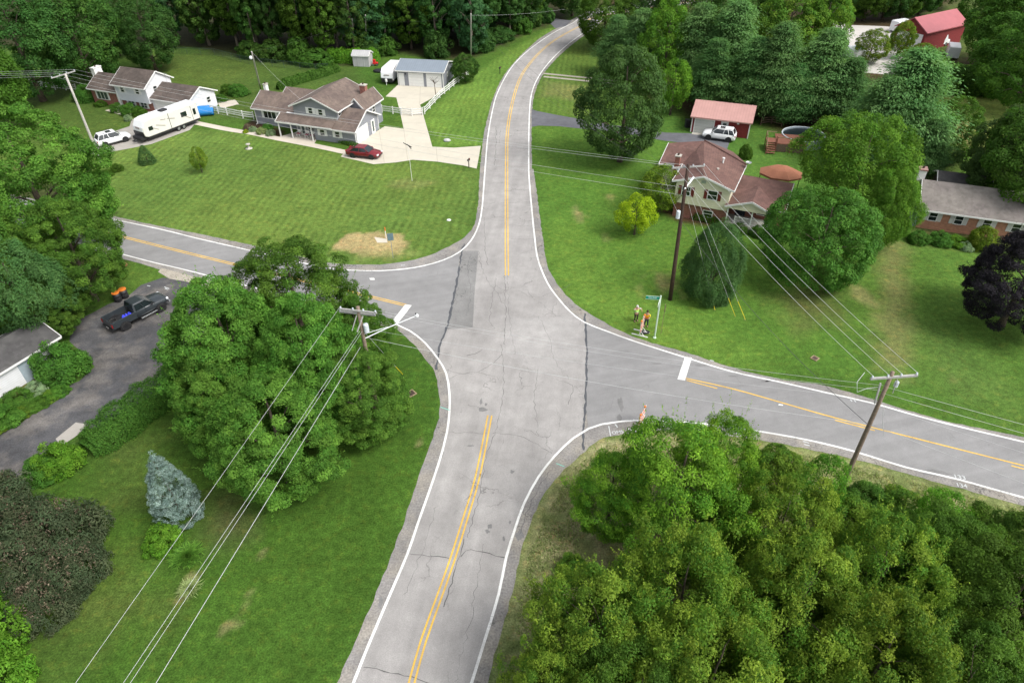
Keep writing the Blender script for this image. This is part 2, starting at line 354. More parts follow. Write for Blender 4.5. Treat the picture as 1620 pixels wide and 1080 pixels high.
# south-west lawn
zone([(140, 720), (230, 640), (420, 560), (628, 521), (690, 590), (694, 650), (663, 750), (612, 898), (533, 1080), (470, 1240), (-60, 1240), (-60, 960), (60, 780)], (0.050, 0.098, 0.016), 0.8, 0.3)
zone([(330, 790), (380, 760), (400, 850), (320, 850)], (0.105, 0.085, 0.05), 1.2, 1.2, 0.6)
zone([(60, 940), (190, 900), (260, 960), (150, 1010), (60, 1040)], (0.085, 0.085, 0.030), 3, 2.5, 0.5)
zone([(160, 700), (240, 690), (240, 790), (180, 800)], (0.088, 0.100, 0.035), 2.5, 2, 0.5)
for a, b, rr in ((418, 873, .55), (387, 953, .5), (360, 990, .4), (378, 990, .3), (300, 925, .6), (370, 770, .5), (700 * .95, 700, .2)):
    c = P(a, b); s = rr * .8 - np.hypot((X - c.x), (Y - c.y) * 0.7) + (n2 - 0.5) * 1.5; mm = np.clip(s * 2.5, 0, 1) * 0.75; C[:] = C * (1 - mm[:, None]) + np.array((0.24, 0.19, 0.11)) * mm[:, None]
# south-east verge: thin, dry, weedy
zone([(772, 1080), (813, 924), (848, 806), (900, 735), (947, 700), (1045, 686), (1211, 700), (1320, 722), (1640, 805), (1700, 1100), (1000, 1300), (740, 1300)], (0.34, 0.29, 0.19), 0.7, 0.5)
vg = fnoise(X, Y, 1.1, 91); VPZ = [tuple(P(a, b)[:2]) for a, b in [(772, 1080), (813, 924), (848, 806), (900, 735), (947, 700), (1045, 686), (1211, 700), (1320, 722), (1640, 805), (1700, 1100), (1000, 1300), (740, 1300)]]
mm = np.clip(sdist(X, Y, VPZ) + .3, 0, 1) * np.clip((vg - .46) * 9, 0, 1) * .7; C[:] = C * (1 - mm[:, None]) + np.array((0.12, 0.155, 0.05)) * mm[:, None]
zone([(1210, 700), (1460, 760), (1640, 808), (1640, 840), (1440, 790), (1200, 730)], (0.105, 0.135, 0.042), 1.2, 1.6, 0.65)
m = zone([(780, 1080), (800, 990), (835, 850), (880, 770), (900, 770), (870, 870), (840, 960), (815, 1080), (780, 1240), (735, 1240)], (0.10, 0.13, 0.04), 0.8, 1.6, 0.55)
# yard by the pickup, weeds by the shed
zone([(120, 455), (200, 415), (262, 436), (160, 490)], (0.075, 0.125, 0.024), 1, 0.4)
zone([(-20, 600), (100, 560), (110, 610), (0, 680)], (0.10, 0.10, 0.04), 1, 1)
# woodland floors
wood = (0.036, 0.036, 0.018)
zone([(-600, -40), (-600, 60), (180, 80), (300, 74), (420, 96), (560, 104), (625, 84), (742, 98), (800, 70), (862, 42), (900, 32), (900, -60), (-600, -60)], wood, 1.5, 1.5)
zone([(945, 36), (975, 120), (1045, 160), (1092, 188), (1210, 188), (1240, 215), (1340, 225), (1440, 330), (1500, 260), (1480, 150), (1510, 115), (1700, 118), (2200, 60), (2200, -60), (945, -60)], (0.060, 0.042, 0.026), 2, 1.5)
zone([(1470, 148), (1640, 148), (1590, 230), (1500, 240)], (0.16, 0.20, 0.06), 1, 0.5)
zone([(1505, 190), (1535, 190), (1548, 240), (1520, 240)], (0.20, 0.17, 0.09), 1, .8, .7)
zone([(1430, 330), (1640, 250), (1900, 300), (1900, 380), (1640, 400), (1460, 385)], (0.07, 0.075, 0.03), 1.5, 1)
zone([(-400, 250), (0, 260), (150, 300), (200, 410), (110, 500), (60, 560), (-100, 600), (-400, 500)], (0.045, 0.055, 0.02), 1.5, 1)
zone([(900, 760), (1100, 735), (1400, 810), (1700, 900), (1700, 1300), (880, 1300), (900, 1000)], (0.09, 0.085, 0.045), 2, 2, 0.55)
zone([(1430, 30), (1560, -10), (1640, 30), (1560, 70), (1490, 110)], (0.07, 0.10, 0.03), 2, 1.5)
# dug patch of bare earth with straw by the north-west corner; flag island
m = zone([(527, 396), (535, 374), (560, 365), (590, 363), (614, 370), (640, 373), (636, 384), (628, 400), (600, 406), (575, 404)], (0.34, 0.25, 0.145), 0.35, 1.7)
stripe *= (1 - m); stripe2 *= (1 - m)
zone([(560, 403), (640, 400), (660, 405), (610, 414), (550, 413)], (0.19, 0.19, 0.08), 0.8, 1.6, 0.7)
zone([(617, 286), (650, 282), (686, 287), (690, 293), (650, 299), (620, 294)], (0.15, 0.17, 0.065), 0.6, 0.8, 0.7)
zone([(392, 226), (426, 222), (430, 236), (402, 236)], (0.09, 0.15, 0.03), 1, 1, 0.5)
# planting beds
zone([(388, 196), (402, 190), (452, 208), (448, 218), (400, 207)], (0.045, 0.028, 0.02), 0.3, 0.2)
zone([(1040, 312), (1060, 330), (1100, 338), (1150, 352), (1150, 362), (1080, 352), (1045, 335)], (0.09, 0.05, 0.035), 0.5, 0.4)
# broad unevenness of growth
C *= np.array([0.90, 1.00, 0.80]); k = (0.84 + 0.32 * n1) * (0.9 + 0.2 * n3); C *= k[:, None]
C[:, 0] *= 0.88 + 0.26 * n3
nx_, ny_ = len(gx), len(gy)
me = bpy.data.meshes.new('ground')
vv = np.zeros((len(X), 3), np.float32); vv[:, 0] = X; vv[:, 1] = Y
idx = np.arange(nx_ * ny_).reshape(nx_, ny_); q = np.stack([idx[:-1, :-1], idx[1:, :-1], idx[1:, 1:], idx[:-1, 1:]], -1).reshape(-1, 4)
me.vertices.add(len(vv)); me.vertices.foreach_set('co', vv.ravel()); me.loops.add(q.size); me.loops.foreach_set('vertex_index', q.ravel().astype(np.int32))
me.polygons.add(len(q)); me.polygons.foreach_set('loop_start', np.arange(0, q.size, 4, dtype=np.int32)); me.polygons.foreach_set('loop_total', np.full(len(q), 4, np.int32)); me.update()
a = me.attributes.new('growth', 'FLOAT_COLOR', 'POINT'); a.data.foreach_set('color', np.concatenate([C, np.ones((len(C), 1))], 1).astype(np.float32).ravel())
a = me.attributes.new('stripes', 'FLOAT_COLOR', 'POINT'); z0 = np.zeros(len(C)); a.data.foreach_set('color', np.stack([stripe, stripe2, z0, z0 + 1], 1).astype(np.float32).ravel())
gm = bpy.data.materials.new('lawn'); gm.use_nodes = True; nt = gm.node_tree; L = nt.links.new
b = nt.nodes['Principled BSDF']; b.inputs['Roughness'].default_value = 0.95; b.inputs['Specular IOR Level'].default_value = 0.1
at = _n(nt, 'Attribute', attribute_name='growth'); st = _n(nt, 'Attribute', attribute_name='stripes'); ss = _n(nt, 'SeparateColor'); L(st.outputs['Color'], ss.inputs[0])
geo = _n(nt, 'NewGeometry')
def noise_mul(cur, scale, lo, hi, det=4, a=0.3, b_=0.7, stretch=None):
    vec = geo.outputs['Position']
    if stretch:
        mp = _n(nt, 'Mapping'); mp.inputs['Rotation'].default_value = (0, 0, stretch[1]); mp.inputs['Scale'].default_value = stretch[0]; L(vec, mp.inputs[0]); vec = mp.outputs[0]
    n = _n(nt, 'TexNoise'); n.inputs['Scale'].default_value = scale; n.inputs['Detail'].default_value = det; L(vec, n.inputs['Vector'])
    m = _n(nt, 'MapRange'); m.inputs['From Min'].default_value = a; m.inputs['From Max'].default_value = b_; m.inputs['To Min'].default_value = lo; m.inputs['To Max'].default_value = hi; L(n.outputs[0], m.inputs['Value'])
    v = _n(nt, 'VectorMath', operation='SCALE'); L(cur, v.inputs[0]); L(m.outputs[0], v.inputs['Scale']); return v.outputs[0], n
cur = at.outputs['Color']
cur, _ = noise_mul(cur, 9.0, 0.62, 1.40, 7)
cur, nf = noise_mul(cur, 2.2, 0.74, 1.26, 7)
cur, _ = noise_mul(cur, 0.45, 0.86, 1.14, 4)
# clover and weed flecks: a second, yellower green in small blotches
nw_ = _n(nt, 'TexNoise'); nw_.inputs['Scale'].default_value = 1.3; nw_.inputs['Detail'].default_value = 8; nw_.inputs['Roughness'].default_value = 0.75; L(geo.outputs['Position'], nw_.inputs['Vector'])
mw = _n(nt, 'MapRange'); mw.inputs['From Min'].default_value = 0.52; mw.inputs['From Max'].default_value = 0.64; mw.inputs['To Max'].default_value = 0.7; L(nw_.outputs[0], mw.inputs['Value'])
vw = _n(nt, 'VectorMath', operation='MULTIPLY'); L(cur, vw.inputs[0]); vw.inputs[1].default_value = (1.65, 1.22, 1.2)
mxw = _n(nt, 'MixRGB'); L(mw.outputs[0], mxw.inputs[0]); L(cur, mxw.inputs[1]); L(vw.outputs[0], mxw.inputs[2]); cur = mxw.outputs[0]
def stripes(cur, ang, period, mask, amp):
    mp = _n(nt, 'Mapping'); mp.inputs['Rotation'].default_value = (0, 0, ang); L(geo.outputs['Position'], mp.inputs[0])
    sp = _n(nt, 'SeparateXYZ'); L(mp.outputs[0], sp.inputs[0])
    nn = _n(nt, 'TexNoise'); nn.inputs['Scale'].default_value = 0.15; L(geo.outputs['Position'], nn.inputs['Vector'])
    ad = _n(nt, 'Math', operation='MULTIPLY_ADD'); L(nn.outputs[0], ad.inputs[0]); ad.inputs[1].default_value = 1.2; L(sp.outputs[0], ad.inputs[2])
    mu = _n(nt, 'Math', operation='MULTIPLY'); L(ad.outputs[0], mu.inputs[0]); mu.inputs[1].default_value = 2 * math.pi / period
    si = _n(nt, 'Math', operation='SINE'); L(mu.outputs[0], si.inputs[0])
    nv = _n(nt, 'TexNoise'); nv.inputs['Scale'].default_value = 0.35; nv.inputs['Detail'].default_value = 4; L(geo.outputs['Position'], nv.inputs['Vector']); rv = _n(nt, 'MapRange'); rv.inputs['From Min'].default_value = 0.35; rv.inputs['From Max'].default_value = 0.65; rv.inputs['To Max'].default_value = amp * 1.9; L(nv.outputs[0], rv.inputs['Value'])
    m1 = _n(nt, 'Math', operation='MULTIPLY'); L(si.outputs[0], m1.inputs[0]); L(rv.outputs[0], m1.inputs[1])
    m2 = _n(nt, 'Math', operation='MULTIPLY'); L(m1.outputs[0], m2.inputs[0]); L(mask, m2.inputs[1])
    a1 = _n(nt, 'Math', operation='ADD'); L(m2.outputs[0], a1.inputs[0]); a1.inputs[1].default_value = 1.0
    v = _n(nt, 'VectorMath', operation='SCALE'); L(cur, v.inputs[0]); L(a1.outputs[0], v.inputs['Scale']); return v.outputs[0]
cur = stripes(cur, R(6), 0.95, ss.outputs[0], 0.10)
cur = stripes(cur, R(72 + 37), 1.25, ss.outputs[1], 0.045)
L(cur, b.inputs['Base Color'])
bp = _n(nt, 'Bump'); bp.inputs['Strength'].default_value = 0.35; bp.inputs['Distance'].default_value = 0.12
nb = _n(nt, 'TexNoise'); nb.inputs['Scale'].default_value = 14; nb.inputs['Detail'].default_value = 5; L(geo.outputs['Position'], nb.inputs['Vector']); L(nb.outputs[0], bp.inputs['Height']); L(bp.outputs[0], b.inputs['Normal'])
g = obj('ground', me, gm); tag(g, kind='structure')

# =================================================================== PAVING
def paving(name, col, var=0.12, stain=0.2, cracks=0.0, cscale=0.35, fine=18, streak=None, col2=None, cw=0.012, spec=0.15):
    m = bpy.data.materials.new(name); m.use_nodes = True; nt = m.node_tree; L = nt.links.new
    b = nt.nodes['Principled BSDF']; b.inputs['Roughness'].default_value = 0.9; b.inputs['Specular IOR Level'].default_value = spec
    geo = _n(nt, 'NewGeometry'); pos = geo.outputs['Position']
    rgb = _n(nt, 'RGB'); rgb.outputs[0].default_value = (*col, 1); cur = rgb.outputs[0]
    def nm(cur, scale, lo, hi, det=5, vec=pos, a=0.3, b_=0.7):
        n = _n(nt, 'TexNoise'); n.inputs['Scale'].default_value = scale; n.inputs['Detail'].default_value = det; n.inputs['Roughness'].default_value = 0.6; L(vec, n.inputs['Vector'])
        r = _n(nt, 'MapRange'); r.inputs['From Min'].default_value = a; r.inputs['From Max'].default_value = b_; r.inputs['To Min'].default_value = lo; r.inputs['To Max'].default_value = hi; L(n.outputs[0], r.inputs['Value'])
        v = _n(nt, 'VectorMath', operation='SCALE'); L(cur, v.inputs[0]); L(r.outputs[0], v.inputs['Scale']); return v.outputs[0]
    if col2:
        n = _n(nt, 'TexNoise'); n.inputs['Scale'].default_value = 0.35; n.inputs['Detail'].default_value = 9; n.inputs['Roughness'].default_value = 0.65; L(pos, n.inputs['Vector'])
        r = _n(nt, 'MapRange'); r.inputs['From Min'].default_value = 0.45; r.inputs['From Max'].default_value = 0.6; L(n.outputs[0], r.inputs['Value'])
        mx = _n(nt, 'MixRGB'); L(r.outputs[0], mx.inputs[0]); L(cur, mx.inputs[1]); mx.inputs[2].default_value = (*col2, 1); cur = mx.outputs[0]
    cur = nm(cur, fine, 1 - var, 1 + var, 4)
    cur = nm(cur, 0.9, 1 - stain * 0.5, 1 + stain * 0.4, 8)
    cur = nm(cur, 0.16, 1 - stain * 0.5, 1 + stain * 0.5, 3)
    # small dark spots and pock marks
    cur = nm(cur, 3.5, 1.0, 0.72, 8, a=0.66, b_=0.74)
    if streak is not None:      # wear running along the lane
        mp = _n(nt, 'Mapping'); mp.vector_type = 'POINT'; mp.inputs['Rotation'].default_value = (0, 0, streak); L(pos, mp.inputs[0])
        m2 = _n(nt, 'Mapping'); m2.inputs['Scale'].default_value = (1.1, 0.05, 1); L(mp.outputs[0], m2.inputs[0])
        cur = nm(cur, 1.0, 0.90, 1.08, 5, vec=m2.outputs[0])
    if cracks:
        nz = _n(nt, 'TexNoise'); nz.inputs['Scale'].default_value = 0.9; nz.inputs['Detail'].default_value = 6; L(pos, nz.inputs['Vector'])
        vs_ = _n(nt, 'VectorMath', operation='SCALE'); L(nz.outputs['Color'], vs_.inputs[0]); vs_.inputs['Scale'].default_value = 1.6
        va = _n(nt, 'VectorMath', operation='ADD'); L(pos, va.inputs[0]); L(vs_.outputs[0], va.inputs[1])
        vo = _n(nt, 'TexVoronoi', feature='DISTANCE_TO_EDGE'); vo.inputs['Scale'].default_value = cscale; L(va.outputs[0], vo.inputs['Vector'])
        r = _n(nt, 'MapRange'); r.inputs['From Min'].default_value = 0.0; r.inputs['From Max'].default_value = cw; r.inputs['To Min'].default_value = 1.0; r.inputs['To Max'].default_value = 0.0; L(vo.outputs['Distance'], r.inputs['Value'])
        ng = _n(nt, 'TexNoise'); ng.inputs['Scale'].default_value = 0.22; ng.inputs['Detail'].default_value = 4; L(pos, ng.inputs['Vector'])
        gate = _n(nt, 'MapRange'); gate.inputs['From Min'].default_value = 0.5; gate.inputs['From Max'].default_value = 0.62; L(ng.outputs[0], gate.inputs['Value'])
        mu = _n(nt, 'Math', operation='MULTIPLY'); L(r.outputs[0], mu.inputs[0]); L(gate.outputs[0], mu.inputs[1])
        mk = _n(nt, 'Math', operation='MULTIPLY'); L(mu.outputs[0], mk.inputs[0]); mk.inputs[1].default_value = cracks
        mx = _n(nt, 'MixRGB'); L(mk.outputs[0], mx.inputs[0]); L(cur, mx.inputs[1]); mx.inputs[2].default_value = (0.03, 0.03, 0.03, 1); cur = mx.outputs[0]
    L(cur, b.inputs['Base Color'])
    nb = _n(nt, 'TexNoise'); nb.inputs['Scale'].default_value = 45; L(pos, nb.inputs['Vector']); bp = _n(nt, 'Bump'); bp.inputs['Strength'].default_value = 0.3; bp.inputs['Distance'].default_value = 0.02; L(nb.outputs[0], bp.inputs['Height']); L(bp.outputs[0], b.inputs['Normal'])
    return m
m_main = paving('worn_asphalt', (0.300, 0.289, 0.279), 0.16, 0.24, 0.55, 0.28, streak=R(8), cw=0.010)
m_side = paving('newer_asphalt', (0.232, 0.230, 0.229), 0.12, 0.16, 0.25, 0.2, streak=R(76), cw=0.008)
m_shoulder = paving('shoulder_asphalt', (0.225, 0.215, 0.205), 0.30, 0.30, 0.7, 1.0, fine=8, col2=(0.27, 0.25, 0.22), cw=0.03)
m_patch = paving('patched_asphalt', (0.205, 0.203, 0.198), 0.2, 0.25, 0.8, 1.3, cw=0.03)
m_conc = paving('pale_concrete', (0.50, 0.465, 0.385), 0.05, 0.10, 0.25, 0.2, cw=0.006)
m_walk = paving('walk_concrete', (0.50, 0.45, 0.38), 0.08, 0.12)
m_oldconc = paving('old_concrete', (0.33, 0.31, 0.28), 0.1, 0.2, 0.5, 0.3)
m_drive = paving('old_drive_asphalt', (0.078, 0.078, 0.082), 0.25, 0.5, 0.7, 0.5, fine=9, col2=(0.140, 0.130, 0.122), cw=0.02)
m_drive2 = paving('dark_drive_asphalt', (0.12, 0.122, 0.135), 0.15, 0.3, 0.5, 0.4)
m_gravel = paving('pale_gravel', (0.34, 0.31, 0.26), 0.3, 0.25, fine=6)
m_tar = paving('crack_sealer', (0.085, 0.09, 0.098), 0.15, 0.2)
m_wline = paving('white_line_paint', (0.72, 0.72, 0.70), 0.14, 0.22, 0.8, 1.6, cw=0.03, col2=(0.60, 0.60, 0.58))
m_yline = paving('yellow_line_paint', (0.68, 0.43, 0.075), 0.14, 0.22, 0.9, 1.6, cw=0.03, col2=(0.56, 0.36, 0.085))
m_spray = paving('spray_paint', (0.50, 0.52, 0.52), 0.1, 0.1)
m_spray_g = paving('green_spray_paint', (0.22, 0.48, 0.40), 0.1, 0.1)

def sheet(name, pts, mat, z, kind='structure', world=False, label=None):
    pts = [Vector((p[0], p[1], z)) for p in (pts if world else PP(pts))]
    tr = tessellate_polygon([pts]); me = bpy.data.meshes.new(name)
    fs = []
    for t in tr:
        a_, b_, c_ = (pts[i] for i in t)
        fs.append(t if (b_ - a_).cross(c_ - a_).z > 0 else t[::-1])
    me.from_pydata([tuple(p) for p in pts], [], fs); me.update()
    o = obj(name, me, mat); return tag(o, label=label, kind=kind)
def smooth_pts(pts, step=1.0):
    pts = [Vector((p[0], p[1], 0)) for p in pts]; o = []
    q = [pts[0]]
    for a_, b_ in zip(pts, pts[1:]):        # long straight runs get evenly spaced inner points so the curve cannot overshoot
        l = (b_ - a_).length
        if l > 25: q += [a_.lerp(b_, k / int(l / 4)) for k in range(1, int(l / 4))]
        q.append(b_)
    pts = q
    for i in range(len(pts) - 1):
        p0 = pts[max(i - 1, 0)]; p1 = pts[i]; p2 = pts[i + 1]; p3 = pts[min(i + 2, len(pts) - 1)]
        n = max(1, int((p2 - p1).length / step))
        for k in range(n):
            t = k / n; o.append(0.5 * ((2 * p1) + (p2 - p0) * t + (2 * p0 - 5 * p1 + 4 * p2 - p3) * t * t + (3 * p1 - p0 - 3 * p2 + p3) * t ** 3))
    o.append(pts[-1]); return o
def ribbon_mb(mb, pts, wd, z, wf=None):
    n = len(pts); base = len(mb.v)
    for i, p in enumerate(pts):
        d = (pts[min(i + 1, n - 1)] - pts[max(i - 1, 0)]); d.z = 0; d.normalize(); s = Vector((-d.y, d.x, 0)) * (wd / 2) * (wf(i, n) if wf else 1)
        mb.v.append((p.x + s.x, p.y + s.y, z)); mb.v.append((p.x - s.x, p.y - s.y, z))
    for i in range(n - 1): a_ = base + 2 * i; mb.f.append((a_, a_ + 1, a_ + 3, a_ + 2)); mb.m.append(0)
    return mb
def ribbon(name, px, wd, mat, z, world=False, step=1.0, kind='structure'):
    pts = smooth_pts(px if world else PP(px), step); mb = ribbon_mb(MB(), pts, wd, z)
    o = obj(name, mb.mesh(name), mat); return tag(o, kind=kind)
def ext(a, b, d):   # world point beyond b, going from a to b
    a = Vector((a[0], a[1], 0)); b = Vector((b[0], b[1], 0)); return b + (b - a).normalized() * d

# painted edge lines, in the photograph's pixels
SW = [(559, 1080), (578, 1032), (611, 954), (644.5, 876), (661, 828), (685, 760), (700, 713), (707, 684), (711, 653), (711, 622), (706, 591), (693, 567.8), (672, 541.9), (648.9, 523.7), (627, 513)]
WS = [(617, 512.6), (450, 468), (301, 429), (246, 416), (195.8, 403)]
WN = [(186.7, 348.7), (259, 364), (311, 377), (368, 390), (420, 402), (470, 414), (515, 423), (545, 427), (600, 428.5), (639, 425.7), (670.4, 420.6), (701.5, 411.5), (727.4, 398.5), (745.6, 380), (757, 357), (762.4, 331), (765, 300), (768, 260), (772, 215), (780, 171), (788, 145), (806, 111.5), (826.7, 88), (852.6, 67.4), (878.5, 50.6), (907, 36)]
NE_ = [(939.5, 40), (920, 54.4), (899, 70), (876, 91), (855, 117), (842, 145), (837.6, 181.5), (836.5, 259), (838, 293.7), (842, 338), (846, 376.7), (851, 410), (865.6, 446.7), (883.7, 472.6), (902, 493), (925, 510), (961.5, 524.5), (1004, 540), (1081.5, 564.6), (1159, 588), (1237, 605), (1320, 624), (1381.5, 638), (1459, 660), (1537, 679.5), (1620, 699)]
ES = [(1620, 787), (1511, 757), (1433, 739), (1348, 713), (1278, 696), (1200, 682), (1120, 671), (1037, 665), (1009, 665), (983, 666.5), (952, 671), (931, 678), (907, 693), (878, 720.7), (852, 754), (829.6, 795), (815, 835.5), (800.7, 882), (789, 939), (766.7, 1013), (746, 1080)]
w_ = lambda pts: [Vector((p.x, p.y, 0)) for p in PP(pts)]
sw, ws, wn, ne, es = w_(SW), w_(WS), w_(WN), w_(NE_), w_(ES)
S0a, S0b = ext(sw[1], sw[0], 60), ext(es[-2], es[-1], 60)
W0a, W0b = ext(ws[-2], ws[-1], 140), ext(wn[1], wn[0], 140)
E0a, E0b = ext(ne[-3], ne[-1], 160), ext(es[2], es[0], 160)
Nn = [ext(wn[-3], wn[-1], 12), ext(wn[-3], wn[-1], 12) + Vector((18, 12, 0)), ext(wn[-3], wn[-1], 12) + Vector((70, 40, 0))]
Nm = [ext(ne[2], ne[0], 10), ext(ne[2], ne[0], 10) + Vector((16, 7, 0)), ext(ne[2], ne[0], 10) + Vector((70, 35, 0))]
o_sw = w_([(533, 1080), (574, 987), (611, 898.5), (639, 824.5), (663, 750), (687, 684), (695.6, 653), (694, 617), (688, 588.5), (675, 570), (654, 544.5), (628, 521)])
o_ws = w_([(450, 480), (340, 452), (285, 438), (249, 425), (194, 409.6)])
o_wn = w_([(186.7, 343.5), (259, 359), (337, 374.6), (420, 393), (480, 407), (535, 417.5), (600, 418.5), (639, 414), (673, 406), (704, 393), (735, 375), (750.7, 354.4), (756, 326), (757.5, 300), (760, 262), (765, 215), (773, 180), (780, 155.6), (795.6, 122), (819, 93), (852.6, 62), (884, 43)])
o_ne = w_([(942, 44), (910, 67), (884, 89.5), (860, 117), (847, 145), (841.5, 181.5), (841.5, 259), (844, 270), (850, 312), (858, 371.5), (865.6, 418), (883.7, 452), (909.6, 480), (941, 501), (987, 526), (1024, 540), (1094, 560), (1159, 581.5), (1237, 600), (1300, 609), (1355.6, 624), (1433, 648), (1511, 669), (1620, 691)])
o_es = w_([(1620, 800), (1563, 784), (1459, 756), (1355.6, 727), (1278, 710.6), (1211, 697), (1120, 686), (1045, 681), (978, 688), (947, 696), (918.5, 720), (892.6, 743), (870, 769), (848, 806), (828, 858), (813, 924), (796, 991), (781.5, 1035.6), (772, 1080)])
def wig(pts, amp=0.10, step=0.5, seed=1):
    rg = random.Random(seed); p = smooth_pts(pts, step); o = [p[0]]
    for i in range(1, len(p) - 1):
        d = (p[i + 1] - p[i - 1]).normalized(); o.append(p[i] + Vector((-d.y, d.x, 0)) * (rg.uniform(-amp, amp)))
    return o + [p[-1]]
poly = ([ext(o_sw[1], o_sw[0], 60)] + wig(o_sw, .055, .5, 1) + wig(o_ws, .055, .6, 2) + [ext(o_ws[-3], o_ws[-1], 140), ext(o_wn[1], o_wn[0], 140)] + wig(o_wn, .055, .6, 3) + [Nn[0] + Vector((-1, 1, 0)), Nn[1] + Vector((-1, 1, 0)), Nn[2], Nm[2], Nm[1], Nm[0]] +
        wig(o_ne, .055, .5, 4) + [ext(o_ne[-3], o_ne[-1], 160), ext(o_es[2], o_es[0], 160)] + wig(o_es, .055, .5, 5) + [ext(o_es[-2], o_es[-1], 60)])
sheet('road_shoulder', poly, m_shoulder, 0.010, world=True)
crW = w_([(692, 568), (696, 545), (707, 518), (716, 480), (724, 440), (731, 397)])
crE = w_([(922, 683), (926, 640), (928, 590), (928, 550), (925, 511)])
nwt = w_([(727.4, 398.5), (745.6, 380), (757, 357), (762.4, 331), (765, 300)])
i_nw = 12                                                    # index of (727.4, 398.5) in WN
main_poly = ([S0a] + smooth_pts(sw[:12]) + crW[1:] + smooth_pts(wn[i_nw:]) + Nn[:] + Nm[::-1] + smooth_pts(ne[:16]) + crE[::-1][1:] + smooth_pts(es[11:]) + [S0b])
sheet('main_road', main_poly, m_main, 0.014, world=True)
west_poly = smooth_pts(sw[11:]) + smooth_pts(ws) + [W0a, W0b] + smooth_pts(wn[:i_nw + 1]) + crW[::-1][1:]
sheet('west_road', west_poly, m_side, 0.014, world=True)
east_poly = smooth_pts(ne[15:]) + [E0a, E0b] + smooth_pts(es[:12]) + crE[1:]
sheet('east_road', east_poly, m_side, 0.014, world=True)
sheet('road_patch', [(733, 397), (757, 397), (751, 460), (748, 518), (708, 521), (716, 480), (724, 440)], m_patch, 0.018)
sheet('road_patch', [(800, 505), (905, 500), (915, 560), (900, 585), (850, 590), (800, 560)], paving('worn_asphalt_light', (0.312, 0.302, 0.292), 0.16, 0.24, 0.3), 0.0175)
# the rough strip along the western shoulder
ribbon('road_marking', [S0a] + sw[:], 0.17, m_wline, 0.022, world=True)
ribbon('road_marking', ws + [W0a], 0.15, m_wline, 0.022, world=True)
ribbon('road_marking', [W0b] + wn + Nn, 0.17, m_wline, 0.022, world=True)
ribbon('road_marking', Nm[::-1] + ne + [E0a], 0.17, m_wline, 0.022, world=True)
ribbon('road_marking', [E0b] + es + [S0b], 0.17, m_wline, 0.022, world=True)
sheet('stop_line', [(641, 481.7), (651.5, 483), (628, 514), (617, 512.6)], m_wline, 0.026)
sheet('stop_line', [(1083.6, 564.6), (1094.5, 566), (1083.6, 602), (1071.6, 600)], m_wline, 0.026)
def double(name, c, off=0.15, wd=0.11):
    pts = smooth_pts(c)
    for sgn in (-1, 1):
        q = []
        for i, p in enumerate(pts):
            d = (pts[min(i + 1, len(pts) - 1)] - pts[max(i - 1, 0)]).normalized(); q.append(p + Vector((-d.y, d.x, 0)) * off * sgn)
        mb = ribbon_mb(MB(), q, wd, 0.022); tag(obj(name, mb.mesh(name), m_yline), kind='structure')
ys = w_([(775, 657), (755.5, 754), (737, 817), (715, 887), (692.6, 950), (670, 1013), (651, 1080)])
double('yellow_centre_line', ys + [ext(ys[-2], ys[-1], 60)], 0.155, 0.115)
yn = w_([(802, 436), (801.5, 380), (801.5, 259), (803, 207), (811, 161), (823, 124), (840, 98.5), (863, 75), (889, 57), (923, 39)])
double('yellow_centre_line', yn + [ext(yn[-2], yn[-1], 8), ext(yn[-2], yn[-1], 8) + Vector((17, 10, 0)), ext(yn[-2], yn[-1], 8) + Vector((70, 38, 0))], 0.155, 0.12)
yw = w_([(641, 483), (605, 474), (332, 409), (207, 378)])
double('yellow_centre_line', yw + [ext(yw[-2], yw[-1], 140)], 0.13, 0.11)
ye = w_([(1085, 598.5), (1159, 615), (1237, 637), (1320, 660.6), (1459, 696), (1620, 736.5)])
ribbon('yellow_centre_line', ye + [ext(ye[-2], ye[-1], 160)], 0.12, m_yline, 0.022, world=True)
for q in ([(1086, 601.5), (1134.6, 614.5)], [(1320.6, 664.5), (1384, 681)], [(1600, 736.5), (1640, 747)]): ribbon('yellow_centre_line', q, 0.11, m_yline, 0.022)
# sealed cracks and open cracks
def crack(px, wd, seed, mat=None, amp=0.12, step=0.35, world=False):
    rg = random.Random(seed); p = smooth_pts(px if world else PP(px), step); q = []
    for i, a_ in enumerate(p):
        d = (p[min(i + 1, len(p) - 1)] - p[max(i - 1, 0)]).normalized(); q.append(a_ + Vector((-d.y, d.x, 0)) * rg.uniform(-amp, amp))
    mb = ribbon_mb(MB(), q, wd, 0.0205 + (seed % 9) * 0.0001, lambda i, n: rg.uniform(0.45, 1.5)); tag(obj('road_crack', mb.mesh('road_crack'), mat or m_tar), kind='structure')
crack([(735, 386), (731, 397), (724, 440), (716, 480), (707, 518), (696, 545), (692, 572), (690, 585)], 0.19, 1, amp=0.05)
crack([(925, 496), (926, 512), (928, 550), (928, 590), (926, 640), (922, 683), (923, 712)], 0.16, 2, amp=0.05)
m_crk = paving('open_crack', (0.115, 0.113, 0.11), 0.2, 0.2)
